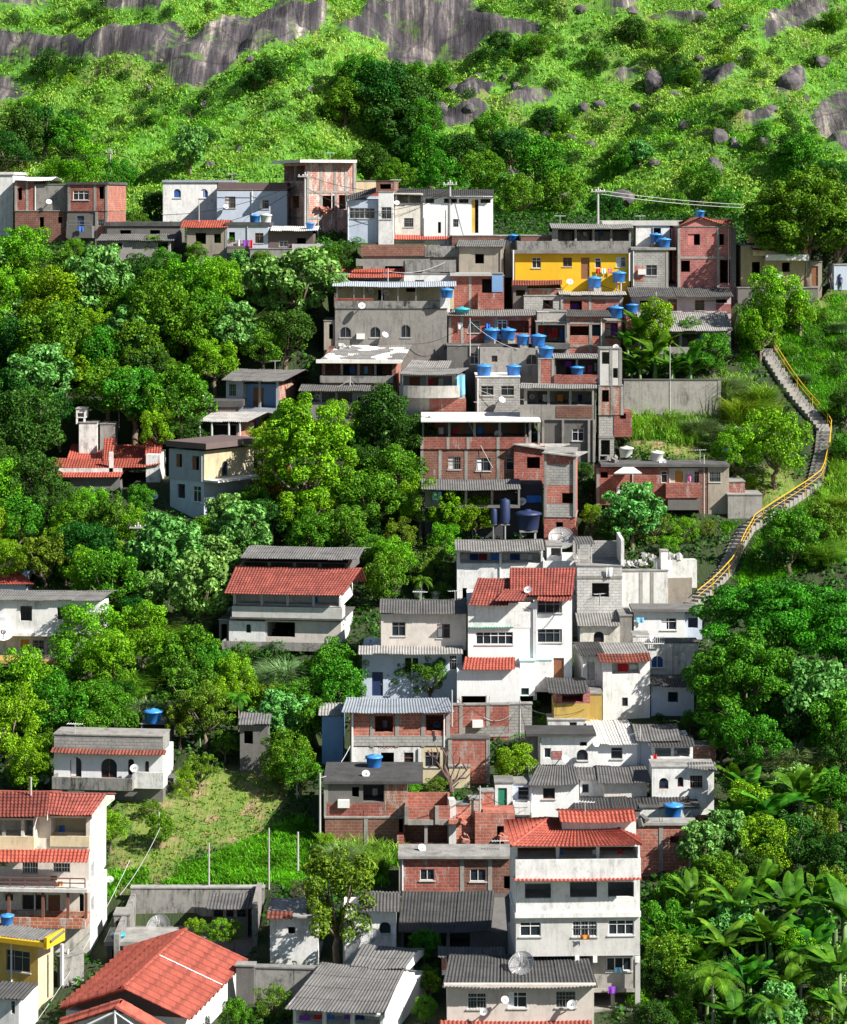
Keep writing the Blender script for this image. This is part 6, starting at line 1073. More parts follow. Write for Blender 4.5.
# ---- ground cover (uncountable)
def ground_z(x, y):
    return G(x, y)+np.clip((y-340)/15, 0, 1)*.35*(np.sin(x*.9+y*.4)*np.sin(y*.8-x*.3)+.6*np.sin(x*2.1+1)*np.sin(y*1.7))
def clearfoot(x, y, e=0):
    k = np.ones(len(x), bool)
    for (ox, oy, a, x0, y0, x1, y1, zf) in FOOT:
        dx = x-ox; dy = y-oy; lx = dx*cos(a)+dy*sin(a); ly = -dx*sin(a)+dy*cos(a); k &= ~((lx > x0-.15) & (lx < x1+.15) & (ly > y0-.35) & (ly < y1+.2))
    return k
STAIR = [(765, 352), (785, 385), (812, 418), (824, 432), (822, 455), (815, 484), (800, 496), (770, 515), (748, 530), (737, 548), (726, 572), (706, 594), (690, 606)]
SP = [hit_ground(*p) for p in STAIR]
def near_stair(x, y):
    d = np.full(len(x), 1e9)
    for p, q in zip(SP[:-1], SP[1:]):
        ax, ay, bx_, by = p.x, p.y, q.x, q.y; t = np.clip(((x-ax)*(bx_-ax)+(y-ay)*(by-ay))/((bx_-ax)**2+(by-ay)**2), 0, 1); d = np.minimum(d, np.hypot(x-ax-t*(bx_-ax), y-ay-t*(by-ay)))
    return d
def scatter(n, y0, y1, seed):
    r = np.random.default_rng(seed); y = np.sqrt(r.uniform(y0**2, y1**2, n)); x = r.uniform(-1, 1, n)*y*.19; z = ground_z(x, y); px, py = toimg(x, y, z); return x, y, z, px, py
RNG = np.random.default_rng(11)
x, y, z, px, py = scatter(30000, 138, 283, 1); k = clearfoot(x, y) & (near_stair(x, y) > 1.2)
x, y, z, px, py = [a[k] for a in (x, y, z, px, py)]
br = np.zeros(len(x), bool)
for p in BRIGHT: br |= inpoly(px, py, p)
dr = np.zeros(len(x), bool)
for p in DRY+CLEAR: dr |= inpoly(px, py, p)
u = ~br & ~dr
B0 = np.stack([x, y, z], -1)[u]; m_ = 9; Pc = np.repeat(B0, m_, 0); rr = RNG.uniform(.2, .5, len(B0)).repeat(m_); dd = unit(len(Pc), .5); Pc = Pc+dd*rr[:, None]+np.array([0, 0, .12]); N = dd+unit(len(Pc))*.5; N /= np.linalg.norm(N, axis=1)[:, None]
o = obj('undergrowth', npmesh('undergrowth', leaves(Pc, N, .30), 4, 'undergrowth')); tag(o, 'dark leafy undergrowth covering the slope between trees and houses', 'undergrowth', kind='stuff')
def grass(sel_n, y0, y1, seed, polys, h, w, mat, name, label, per=4, lean=.35, thin=1.0):
    global RNG; x, y, z, px, py = scatter(sel_n, y0, y1, seed); k = clearfoot(x, y) & (near_stair(x, y) > 1.1); m = np.zeros(len(x), bool)
    for p in polys: m |= inpoly(px, py, p)
    k &= m; RNG = np.random.default_rng(seed+5); B = np.stack([x, y, z-.05], -1)[k]; B = np.repeat(B, per, 0)+RNG.normal(size=(k.sum()*per, 3))*np.array([.18, .18, 0])
    o = obj(name, npmesh(name, blades(len(B), 0, h, w, .7, 2, lean, R0=B), 4, mat)); tag(o, label, 'grass', kind='stuff')
grass(330000, 138, 283, 21, BRIGHT, .5, .07, 'grass_bright', 'bright_grass', 'bright green grass on the clearing and the stair slope', 5, .5)
grass(60000, 138, 283, 22, [[(626, 395), (725, 402), (738, 440), (628, 440)], [(640, 440), (660, 425), (720, 425), (730, 452)], [(320, 838), (398, 838), (398, 872), (330, 875)], [(815, 460), (850, 440), (850, 560), (825, 540)], [(720, 370), (770, 395), (775, 440), (722, 440)]], 1.6, .08, 'grass_tall', 'tall_grass', 'tall pale grass below the grey garden wall and by the stairs', 9, .3)
grass(60000, 138, 283, 23, DRY+CLEAR, .4, .10, 'leaf_olive', 'dry_grass', 'short yellowish dry grass on the trampled clearing', 2, .5)
# mountain scrub
x, y, z, px, py = scatter(34000, 344, 462, 31); rk = np.zeros(len(x), bool)
for p in ROCKS: rk |= inpoly(px, py, p)
k = ~rk | (np.random.default_rng(3).uniform(size=len(x)) < .03); x, y, z = x[k], y[k], z[k]
dens = np.sin(x*.16+1)*np.sin(y*.13)+.7*np.sin(x*.5+y*.3)*np.sin(y*.45)+.5*np.sin(x*1.1)*np.cos(y*.9); keep = np.random.default_rng(4).uniform(size=len(x)) < np.clip(.55+.4*dens, .12, 1); x, y, z = x[keep], y[keep], z[keep]
RNG = np.random.default_rng(12); B0 = np.stack([x, y, z], -1); m_ = 16; sz = RNG.uniform(.22, .7, len(B0))*np.where(RNG.uniform(size=len(B0)) < .12, 1.9, 1); Pc = np.repeat(B0, m_, 0); dd = unit(len(Pc), .6); Pc = Pc+dd*sz.repeat(m_)[:, None]+np.array([0, 0, .15]); N = dd+unit(len(Pc))*.5; N /= np.linalg.norm(N, axis=1)[:, None]
o = obj('mountain_scrub', npmesh('mountain_scrub', leaves(Pc, N, .32), 4, 'scrub')); tag(o, 'low green scrub and grass covering the mountain slope behind', 'scrub', kind='stuff')
x, y, z, px, py = scatter(110000, 344, 462, 33); rk = np.zeros(len(x), bool)
for p in ROCKS: rk |= inpoly(px, py, p)
x, y, z = x[~rk], y[~rk], z[~rk]; RNG = np.random.default_rng(14); B = np.stack([x, y, z-.05], -1); B = np.repeat(B, 3, 0)+RNG.normal(size=(len(x)*3, 3))*np.array([.3, .3, 0])
o = obj('mountain_grass', npmesh('mountain_grass', blades(len(B), 0, .7, .15, .7, 2, .4, R0=B), 4, 'scrub')); tag(o, 'vivid green grass on the sunny mountain slope', 'grass', kind='stuff')

# ------------------------------------------------------------------ stairs and handrail
st = empty('staircase', SP[-1]); tag(st, 'long zigzag concrete staircase climbing the green slope on the right', 'stairs')
mb = MB(); lens = [0]
for p, q in zip(SP[:-1], SP[1:]): lens.append(lens[-1]+(q-p).length)
def along(t):
    for i in range(len(SP)-1):
        if t <= lens[i+1] or i == len(SP)-2:
            f = (t-lens[i])/(lens[i+1]-lens[i]); return SP[i].lerp(SP[i+1], f), (SP[i+1]-SP[i])
n = int(lens[-1]/.62); treads = []
for i in range(n+1):
    p, d_ = along(lens[-1]*i/n); d_.z = 0; d_.normalize(); sd = Vector((-d_.y, d_.x, 0)); z = float(G(p.x, p.y))+.32
    M = Matrix(((d_.x, sd.x, 0, p.x-SP[-1].x), (d_.y, sd.y, 0, p.y-SP[-1].y), (0, 0, 1, z-SP[-1].z), (0, 0, 0, 1)))
    mb.box(-.16, -.62, -1.0, .36, .62, 0, M); treads.append((p, sd, z))
mb.build('step_flight', 'concrete', st)
hr = empty('handrail', SP[-1]); tag(hr, 'yellow metal handrail running down beside the concrete staircase', 'handrail')
sgn = 1; pts = []
for i, (p, sd, z) in enumerate(treads):
    e = Vector((sd.x, sd.y, 0)); e = e if e.x > 0 else -e; q = Vector((p.x+e.x*.68, p.y+e.y*.68, z)); pts.append(q)
mb = MB(); mb.tube([tuple(q+Vector((0, 0, .95))-SP[-1]) for q in pts[::2]], .045, 5); mb.build('rail', 'rail_yellow', hr)
mb = MB(); mb.tube([tuple(q+Vector((0, 0, .5))-SP[-1]) for q in pts[::2]], .025, 5); mb.build('rail', 'rail_yellow', hr)
for q in pts[::5]:
    mb = MB(); a = q-SP[-1]; mb.tube([tuple(a-Vector((0, 0, .3))), tuple(a+Vector((0, 0, .97)))], .035, 5); mb.build('post', 'rail_yellow', hr)

# ------------------------------------------------------------------ props, set down on what the house meshes offer
bpy.context.view_layer.update(); DG = bpy.context.evaluated_depsgraph_get()
verts = []; polys = []; owner = []
for o in scene.objects:
    if o.type == 'MESH' and o.parent:
        r = o.parent if '_s' in o.parent.keys() else (o.parent.parent if o.parent.parent and '_s' in o.parent.parent.keys() else None)
        if not r: continue
        M = o.matrix_world; b0 = len(verts); verts += [M @ v.co for v in o.data.vertices]
        for p in o.data.polygons: polys.append([b0+i for i in p.vertices]); owner.append(r['_s'])
BV = BVHTree.FromPolygons(verts, polys)
def cast(px, py, Y0=100):
    d = Vector(((px-CX)/F, 1, -(py-YH)/F)); o = CAM+d*Y0; loc, nr, i, dist = BV.ray_cast(o, d.normalized(), 500)
    g = hit_ground(px, py)
    if loc is None or loc.y > g.y+1.5: return g, Vector((0, 0, 1)), None
    return loc, nr, owner[i]
def down(p):
    loc, nr, i, dist = BV.ray_cast(p+Vector((0, 0, .05)), Vector((0, 0, -1)), 60); g = float(G(p.x, p.y))
    return max(loc.z, -99) if loc is not None else g
def nearest(px, py, k=None):
    best = None
    for h in HOUSES:
        x0, y0, x1, y1 = h.rect; dx = max(x0-px, 0, px-x1); dy = max(y0-py, 0, py-y1); d_ = math.hypot(dx, dy)+.02*math.hypot(px-(x0+x1)/2, py-(y0+y1)/2)
        if best is None or d_ < best[0]: best = (d_, h, dx, dy)
    return best
tank_meshes = {}
def tank(px, py, w, col='tank_blue', form='tub', Y=None):
    yb = py+w*.36; q, nr, ow = cast(px, yb)
    if Y: q = P(px, yb, Y); nr = Vector((0, 0, 1)); 
    r = w*q.y/F/2
    if abs(nr.z) < .5 and not Y:
        q0 = q; q = P(px, yb, q.y-r-.03)
        for bk in (() if abs(down(q)-q.z) < .95 else (r+.05, r+.45, r+1.0)):
            t_ = P(px, yb, q0.y+bk); zz = down(t_+Vector((0, 0, .9)))
            if -.7 < zz-t_.z < .7: q = Vector((t_.x, t_.y, zz)); break
    else: q = P(px, yb, q.y+r*.25)
    o = empty('water_tank', q, random.uniform(0, 6)); o.scale = (r/.65,)*3
    key = (col, form)
    if key not in tank_meshes:
        mb = MB(); prof = {'tub': [(0, 0), (.50, 0), (.52, .05), (.60, .72), (.66, .74), (.66, .80)], 'bottle': [(0, 0), (.5, 0), (.58, .3), (.6, .9), (.52, 1.2), (.35, 1.35), (.33, 1.42)], 'pool': [(0, 0), (.6, 0), (.66, .28), (.7, .3)], 'drum': [(0, 0), (.5, 0), (.52, .1), (.52, 2.2), (.46, 2.35)]}[form]
        mb.lathe(prof, 20); bt = mb.mesh('tank_body', col, True); mb = MB(); zt = prof[-1][1]; rt = prof[-1][0]
        mb.lathe([(rt+.02, zt-.04), (rt+.03, zt+.02), (rt*.7, zt+.10), (.16, zt+.15), (.15, zt+.2), (0, zt+.2)], 20); lt = mb.mesh('lid', {'tank_blue': 'tank_lid'}.get(col, col), True)
        tank_meshes[key] = (bt, lt)
    bt, lt = tank_meshes[key]; obj('tank_body', bt, o); obj('lid', lt, o)
    g = down(q); gap = q.z-g
    if .1 < gap < 4:
        mb = MB(); k = .65/r; w_ = .42 if gap < 1 else .1
        if w_ > .2: mb.box(-.42, -.42, -gap*k, .42, .42, -.005); mb.build('stand', 'cement', o)
        else:
            mb.box(-.45, -.45, -.1, .45, .45, -.005); mb.build('stand', 'cement', o)
            for sx in (-.36, .36): mb = MB(); mb.box(sx-.05, -.05, -gap*k, sx+.05, .05, -.101); mb.build('stand_leg', 'pole_grey', o)
    cn = {'tank_blue': 'blue', 'tank_white': 'white', 'tank_teal': 'turquoise', 'tank_navy': 'navy', 'fibro': 'grey'}[col]
    nm = {'tub': 'water tank', 'bottle': 'bottle shaped water tank', 'pool': 'wide shallow tub', 'drum': 'tall drum'}[form]
    tag(o, None, 'water tank' if form != 'pool' else 'tub', 'water tanks on the roofs'); AUTO.append((o, cn+' '+nm, px, py, ow))
for a in [(310, 229, 9), (266, 219, 12, 'tank_white'), (255, 221, 11), (447, 293, 13), (594.5, 282, 15), (619, 276.5, 14), (656, 238, 13), (664.5, 245, 13), (616.5, 312, 17), (632, 308, 13), (491, 334, 16), (508, 334, 16), (523, 339.5, 14), (538, 340, 16), (546, 352, 16), (484, 370, 16), (513.5, 370, 15), (577, 378, 14), (537, 436, 10, 'tank_teal'), (724, 453, 14), (626, 452, 15, 'tank_white'), (657, 456, 14, 'tank_white'), (374, 761, 17), (673, 810, 19), (153, 716, 19), (7, 919, 14), (513, 238, 10), (419, 594, 12, 'tank_white'), (436, 595, 10, 'tank_white'), (118, 940, 14, 'tank_teal', 'pool'), (462, 307, 15, 'tank_teal', 'pool'), (605, 374, 11, 'tank_white'), (485, 403, 12, 'tank_blue', 'bottle'), (446, 558, 1e-3)]:
    if a[2] > 1: tank(*a)
tank(700, 214, 10, Y=257); tank(505, 519, 13, 'tank_navy', 'drum', 213); tank(528, 520, 26, 'tank_navy', 'tub', 213); tank(494, 521, 8, 'tank_navy', 'drum', 213)
def bowl(mb, r, depth, n=16, rings=4):
    b0 = len(mb.v); mb.v.append((0, 0, 0))
    for k in range(1, rings+1):
        for j in range(n): a = 2*pi*j/n; rr = r*k/rings; mb.v.append((rr*cos(a), -depth*(k/rings)**2, rr*sin(a)))
    for j in range(n): mb.f.append((b0, b0+1+j, b0+1+(j+1) % n))
    for k in range(rings-1):
        for j in range(n): mb.f.append((b0+1+k*n+j, b0+1+k*n+(j+1) % n, b0+1+(k+1)*n+(j+1) % n, b0+1+(k+1)*n+j))
def dish_parts(big):
    R = .4
    mb = MB(); bowl(mb, R, .09, 24 if big else 16)
    if big:
        refl = MB()
        for j in range(24):       # open mesh reflector: ribs and rings
            a = 2*pi*j/24; refl.tube([(R*t*cos(a), -.11*t*t, R*t*sin(a)) for t in (.05, .4, .7, 1)], .0042, 3)
        for t in (.2, .35, .5, .65, .8, .92, 1): refl.tube([(R*t*cos(2*pi*j/24), -.11*t*t, R*t*sin(2*pi*j/24)) for j in range(25)], .004 if t < 1 else .009, 3)
        f = MB(); bowl(f, R*.99, .105, 24); 
        r_ = refl.mesh('reflector_frame', 'steel'); s_ = f.mesh('reflector', 'dish_mesh', True)
        a_ = MB()
        for j in (0, 1, 2): a = 2*pi*j/3+.5; a_.tube([(R*.9*cos(a), -.09, R*.9*sin(a)), (0, -.34, 0)], .007, 4)
        a_.lathe([(0, -.02), (.03, -.02), (.03, .03), (0, .03)], 8, (0, -.34, 0)); return [('reflector', s_), ('rib_frame', r_), ('feed_support', a_.mesh('feed_support', 'steel'))]
    a_ = MB(); a_.tube([(0, .0, -R*.9), (0, -.3, -R*.35)], .018, 4); a_.box(-.035, -.36, -R*.42, .035, -.27, -R*.22); return [('reflector', mb.mesh('reflector', 'dish', True)), ('feed_arm', a_.mesh('feed_arm', 'steel'))]
m, nt, b = newmat('dish_mesh'); b.inputs['Base Color'].default_value = (.45, .45, .45, 1); b.inputs['Alpha'].default_value = .7
DSH = {0: dish_parts(0), 1: dish_parts(1)}
def dish(px, py, r, big=0):
    q, nr, ow = cast(px, py); R = r*q.y/F; o = empty('satellite_dish', (q.x, q.y-.45-R*.4, q.z), random.uniform(-.5, .6)); p = P(px, py, q.y-.45-R*.4); o.location = p; s = R/.4; o.scale = (s, s, s)
    hd = [obj(n_, me, o) for n_, me in DSH[big]]
    for h_ in hd: h_.rotation_euler = (math.radians(-38 if not big else -42), 0, 0)
    g = down(Vector((p.x, p.y+.05, p.z))); dz = min(p.z-g, 1.6)
    mb = MB()
    if abs(nr.z) < .5: mb.tube([(0, .01, 0), (0, .2/s, -.1/s), (0, (.5+R*.4)/s, -.1/s)], .04/s, 5)
    else: mb.tube([(0, .03, 0), (0, .03, -max(dz, .3)/s)], .04/s, 5)
    mb.build('mount', 'steel', o); tag(o, None, 'satellite dish', 'satellite dishes on the houses'); AUTO.append((o, 'big mesh satellite dish' if big else 'small white satellite dish', px, py, ow))
for a in [(49, 202, 3), (226, 207, 2.6), (397, 203, 2.8), (371, 291, 3.4), (386, 293, 3.6), (362, 306, 3.8), (385, 335, 3.4), (499, 337, 3.4), (570, 282, 3.4), (502, 400, 3.6), (498, 434.5, 4.2), (522, 502, 4.6), (317, 397, 3.8), (663, 462, 3.6), (204.5, 398, 3.6), (251, 426, 3.8), (371, 641, 4.6), (231, 610, 4), (134.5, 768.5, 4.4), (110, 880, 4), (155, 497, 3.8), (45, 780, 5), (366, 774, 4), (653, 640, 4), (422, 848, 4), (572, 1005, 5), (616, 347, 3), (345, 620, 4.5), (528, 590, 4), (484, 1012, 4), (697, 341, 2.8), (532, 397, 3), (565, 759, 4), (505, 1000, 4), (596, 744, 3.5)]: dish(*a)
for a in [(3, 632, 11, 0), (561, 540, 13, 1), (159, 927, 12, 1), (522, 965, 13, 1), (372, 940, 11, 1)]: dish(*a)
def antenna(px, py, hpx):
    q, nr, ow = cast(px, py); hh = hpx*q.y/F; o = empty('tv_antenna', q, random.uniform(-.6, .6)); tag(o, None, 'antenna', 'television antennas')
    mb = MB(); mb.tube([(0, 0, -.1), (0, 0, hh)], .03, 5); mb.build('mast', 'pole_grey', o); mb = MB(); mb.tube([(-.55, 0, hh), (.55, 0, hh)], .022, 4)
    for k in range(7): x = -.5+k*.17; mb.tube([(x, -.3+.02*k, hh+.02), (x, .3-.02*k, hh+.02)], .014, 4)
    mb.build('array', 'dish', o); AUTO.append((o, 'thin television antenna', px, py, ow))
for a in [(167, 226, 12), (119, 430, 20), (275, 370, 9), (396, 189, 9), (480, 412, 10), (543, 322, 10), (640, 226, 10), (560, 224, 8), (345, 284, 10), (700, 462, 12), (600, 604, 10), (232, 182, 8), (455, 601, 10), (330, 162, 9), (585, 812, 10), (75, 733, 9), (500, 850, 9), (420, 601, 9)]: antenna(*a)
def pole(px, yt, yb, r=.13, lamp=0, mat='pole_grey', Y=None):
    q = P(px, yb, Y) if Y else cast(px, yb)[0]; hh = (yb-yt)*q.y/F; o = empty('utility_pole', q); tag(o, None, 'pole', 'poles among the houses'); mb = MB(); mb.tube([(0, 0, -1), (0, 0, hh)], [r, r*.75], 7); mb.build('pole_shaft', mat, o)
    if r > .1:
        mb = MB(); mb.box(-.7, -.18, hh-.5, .7, -.1, hh-.38); mb.build('crossarm', 'pole_grey', o)
        for x in (-.6, -.2, .2, .6): mb = MB(); mb.lathe([(.04, 0), (.06, .08), (.03, .16), (0, .16)], 6, (x, -.14, hh-.38)); mb.build('insulator', 'white_paint', o)
    if lamp:
        mb = MB(); mb.tube([(0, 0, hh*.45), (-.6, 0, hh*.75), (-1.4, 0, hh*.82)], .05, 5); mb.build('lamp_arm', 'steel', o); mb = MB(); mb.box(-1.75, -.12, hh*.79, -1.3, .12, hh*.85); mb.build('lamp_head', 'alu', o)
    AUTO.append((o, ('thin pale pole' if r < .1 else ('street lamp pole' if lamp else 'grey utility pole')), px, (yt+yb)/2, 'near')); return q+Vector((0, 0, hh-.3))
PT = {}
for k, a in {'a': (110.5, 149, 182, .13, 1), 'b': (305, 172, 238), 'c': (450, 180, 240), 'd': (598, 187, 224), 'e': (138, 522, 566), 'f': (209, 843, 885, .06), 'g': (269, 828, 890, .06), 'h': (298, 832, 875, .08), 'i': (320, 773, 848, .08), 'j': (297, 754, 800, .06), 'k': (670, 345, 420, .05), 'l': (159, 812, 850, .06), 'm': (424, 218, 244, .06), 'n': (446, 210, 240, .06), 'o': (318, 215, 240, .07), 'p': (199, 200, 222, .06), 'q': (704, 455, 503, .06), 'r': (31, 777, 795, .07)}.items(): PT[k] = pole(*a)
def wire(a, b, sag=.8, r=.025, mat='cable', lab=None):
    a = Vector(a); b = Vector(b); mb = MB(); c = (a+b)/2; pts = [a.lerp(b, t/14)-Vector((0, 0, sag*4*(t/14)*(1-t/14)))-c for t in range(15)]; mb.tube(pts, r, 4); o = mb.build('power_line', mat); o.location = c
    tag(o, None, 'cable', 'cables strung between the poles'); p = toimg(c.x, c.y, c.z); AUTO.append((o, 'thin dark sagging cable' if mat == 'cable' else 'thin pale sagging cable', p[0], p[1], 'near'))
wire(PT['a'], P(-40, 150, 262)); wire(PT['a']-Vector((0, 0, .3)), P(-40, 155, 262)); wire(PT['a'], PT['b'], 1.6); wire(PT['b'], PT['c'], 1.2); wire(PT['c'], PT['d'], 1.2); wire(PT['d'], P(890, 203, 262), .8, .03, 'cable_light'); wire(PT['d']-Vector((0, 0, .35)), P(890, 206, 262), .8, .03, 'cable_light')
wire(PT['b']-Vector((0, 0, .5)), P(163, 215, 256), .8); wire(PT['b']-Vector((0, 0, .7)), P(226, 222, 262), .5); wire(PT['c']-Vector((0, 0, .6)), P(395, 206, 258), .4); wire(PT['c']-Vector((0, 0, 1)), P(350, 212, 258), .6); wire(PT['b']-Vector((0, 0, 1.2)), P(395, 214, 258), .7)
wire(P(130, 860, 162), P(30, 1030, 145), .6, .018, 'cable_light'); wire(P(160, 828, 168), P(120, 895, 158), .3, .018, 'cable_light'); wire(PT['i'], P(352, 742, 180), .6, .025, 'cable_light'); wire(P(465, 415, 224), P(493, 468, 223), .1, .02, 'cable_light'); wire(P(428, 895, 163), P(441, 928, 158), .8, .03, 'cable_light'); wire(P(438, 892, 163), P(440, 929, 158), .5, .03, 'cable_light')
wire(P(600, 285, 250), P(720, 300, 246), .7); wire(P(540, 300, 247), P(620, 330, 242), .6); wire(P(240, 650, 196), P(180, 420, 232), 1.0, .02)
random.seed(17)
hubs = [pole(*a) for a in [(533, 395, 425, .07), (470, 318, 345, .06), (566, 338, 352, .05), (452, 690, 712, .06), (520, 700, 735, .06), (640, 726, 760, .06), (560, 600, 640, .06), (388, 268, 300, .06), (350, 376, 395, .06), (480, 786, 812, .06), (300, 396, 420, .06), (656, 292, 315, .06)]]
for q_ in hubs:
    p0 = toimg(q_.x, q_.y, q_.z)
    for k in range(3):
        px_, py_ = p0[0]+random.uniform(-70, 70), p0[1]+random.uniform(-10, 30); t_, n_, o_ = cast(px_, py_)
        if o_ is not None and 2 < (t_-q_).length < 16: wire(q_, t_+Vector((0, -.1, 0)), random.uniform(.2, .7), .018, random.choice(['cable', 'cable', 'cable_light']))
GNUM = {}
def cloth(px, py, w, hpx, col, what='garment'):
    q, nr, ow = cast(px, py); y = q.y-.22; s = y/F; W_, H_ = w*s, hpx*s; c = P(px, py-hpx/2, y); mb = MB(); rnd = random.Random(px*7+py); nx, nz = 8, 4; b0 = 0; ph = rnd.uniform(0, 6)
    for sd in (0, .02):
        for j in range(nz+1):
            for i in range(nx+1):
                t = i/nx; u_ = j/nz; x = (t-.5)*W_*(1+.06*math.sin(u_*3+ph)*u_); mb.v.append((x, sd+.05*math.sin(t*9+ph)*(.3+u_), -H_*u_*(1+.05*math.sin(t*7+ph)*(j == nz))))
    n_ = (nx+1)*(nz+1)
    for j in range(nz):
        for i in range(nx): a = j*(nx+1)+i; mb.f.append((a, a+1, a+nx+2, a+nx+1)); mb.f.append((a+n_, a+n_+nx+1, a+n_+nx+2, a+n_+1))
    o = mb.build({'garment': 'hanging_garment', 'tarp': 'tarpaulin'}[what], 'cloth_'+col, None, True); o.location = c; tag(o, None, 'laundry' if what == 'garment' else 'tarpaulin', 'laundry hung out to dry' if what == 'garment' else None)
    AUTO.append((o, col+(' hanging cloth' if what == 'garment' else ' tarpaulin sheet'), px, py, ow))
for a in [(239, 244, 4, 8, 'white'), (246, 245, 6, 10, 'purple'), (251, 244, 3, 8, 'red'), (598, 271, 4, 5, 'red'), (604, 271, 4, 5, 'white'), (610, 271, 3, 5, 'pink'), (541, 332, 5, 9, 'red'), (549, 330, 6, 9, 'maroon'), (556, 333, 4, 8, 'red'), (562, 334, 3, 9, 'blue'), (608, 330, 5, 12, 'white'), (614, 329, 5, 12, 'purple'), (568, 364, 8, 6, 'purple'), (575, 365, 4, 6, 'navy'), (583, 369, 5, 7, 'yellow'), (590, 369, 5, 7, 'pink'), (596, 367, 3, 8, 'white'), (623, 668, 10, 9, 'red'), (634, 667, 9, 5, 'white'), (483, 558, 8, 8, 'maroon'), (474, 558, 8, 8, 'navy'), (495, 558, 9, 8, 'blue'), (515, 558, 10, 8, 'navy'), (530, 558, 5, 7, 'white'), (618, 970, 7, 5, 'light blue'), (585, 937, 9, 4, 'orange'), (607, 1017, 6, 10, 'white'), (617, 1018, 6, 12, 'navy'), (623, 1018, 5, 12, 'blue'), (628, 1016, 4, 12, 'white'), (305, 1019, 10, 6, 'purple'), (318, 1018, 8, 6, 'red'), (330, 1018, 9, 6, 'blue'), (348, 1018, 8, 6, 'purple'), (360, 1018, 9, 6, 'navy'), (534, 499, 15, 7, 'blue'), (437, 496, 9, 8, 'light blue'), (22, 654, 5, 7, 'white'), (27, 654, 5, 7, 'pink'), (692, 341, 4, 7, 'red'), (702, 339, 4, 6, 'blue'), (81, 229, 5, 5, 'blue'), (575, 306, 8, 5, 'purple'), (437, 726, 7, 4, 'light blue'), (610, 572, 7, 9, 'white'), (68, 953, 4, 7, 'white'), (552, 335, 4, 7, 'red'), (612, 990, 8, 7, 'purple'), (460, 326, 5, 7, 'white'), (488, 327, 4, 7, 'blue'), (430, 382, 5, 7, 'red'), (441, 382, 5, 7, 'white'), (352, 370, 5, 7, 'blue'), (366, 370, 4, 7, 'light blue'), (545, 398, 5, 7, 'white'), (560, 398, 6, 7, 'orange'), (580, 398, 4, 7, 'navy'), (441, 431, 5, 7, 'white'), (455, 431, 4, 7, 'red'), (480, 431, 6, 7, 'blue'), (585, 233, 4, 6, 'white'), (600, 233, 4, 6, 'blue'), (672, 306, 4, 6, 'red'), (655, 757, 4, 5, 'red'), (675, 753, 4, 5, 'white'), (375, 792, 5, 7, 'white'), (385, 724, 5, 7, 'white'), (690, 478, 4, 7, 'pink'), (560, 853, 6, 6, 'blue'), (595, 853, 5, 6, 'white'), (620, 853, 5, 6, 'red'), (30, 829, 5, 7, 'white'), (62, 829, 5, 7, 'blue'), (60, 885, 5, 7, 'orange'), (290, 600, 5, 7, 'white'), (315, 600, 5, 7, 'blue')]: cloth(*a)
def shelter(px, py, wpx, mat):
    q, nr, ow = cast(px, py)
    if nr.z < .5: return
    w_ = wpx*q.y/F/2; o = empty('roof_shelter', q, random.uniform(-.1, .1)); tag(o, None, 'shelter', 'little roof shelters')
    for sx in (-1, 1):
        for sy in (-.1, 1.5): mb = MB(); mb.box(sx*w_*.9-.05, sy, -.2, sx*w_*.9+.05, sy+.1, 1.45+sy*.12); mb.build('post', 'pole_grey', o)
    mb = MB(); sheet_pts(mb, (-w_-.2, -.3, 1.5), (w_+.2, -.3, 1.5), (w_+.2, 1.9, 1.8), (-w_-.2, 1.9, 1.8), 'corr'); mb.build('roof_sheet', mat, o)
    AUTO.append((o, 'little open roof shelter', px, py, ow))
for a in [(497, 443, 14, 'fibro'), (540, 383, 12, 'metal'), (470, 372, 12, 'fibro'), (580, 343, 10, 'fibro_dark'), (430, 250, 14, 'fibro'), (585, 563, 14, 'fibro'), (510, 783, 10, 'fibro_dark')]: shelter(*a)
cloth(597, 331, 9, 10, 'light blue', 'tarp'); cloth(461, 385, 8, 20, 'light blue', 'tarp'); cloth(640, 620, 8, 5, 'light blue', 'tarp')
# rubble and leftover blocks on roofs
def rubble(px, py, wpx, n, mat, lab, seed):
    q, nr, ow = cast(px, py); rnd = random.Random(seed); mb = MB(); s = q.y/F
    for i in range(n):
        M = Matrix.Translation((rnd.uniform(-.5, .5)*wpx*s, rnd.uniform(-.7, .7), rnd.uniform(0, .3))) @ Matrix.Rotation(rnd.uniform(0, 3), 4, (rnd.random(), rnd.random(), 1)); a = rnd.uniform(.12, .32); mb.box(-a, -a*.6, -a*.4, a, a*.6, a*.5, M)
    o = mb.build('rubble_pile', mat); o.location = q; tag(o, None, 'rubble', 'rubble heaps', 'stuff'); AUTO.append((o, lab, px, py, ow))
for i, a in enumerate([(635, 566, 24, 40, 'block_light', 'heap of pale broken stone'), (650, 559, 14, 20, 'block_light', 'heap of pale broken stone'), (468, 840, 10, 12, 'brick_orange', 'heap of broken bricks'), (612, 462, 10, 10, 'cement', 'heap of grey blocks'), (505, 838, 10, 14, 'brick_orange', 'heap of broken bricks'), (675, 559, 12, 14, 'block_light', 'heap of pale broken stone'), (640, 822, 20, 10, 'fibro', 'heap of roof sheet scraps'), (520, 536, 14, 12, 'cement', 'heap of grey blocks'), (345, 348, 10, 7, 'white_dirty', 'heap of pale blocks'), (458, 822, 10, 12, 'brick_orange', 'heap of broken bricks'), (700, 820, 10, 10, 'wood', 'heap of old boards'), (325, 211, 16, 18, 'brick_orange', 'heap of broken bricks')]): rubble(*a, i)
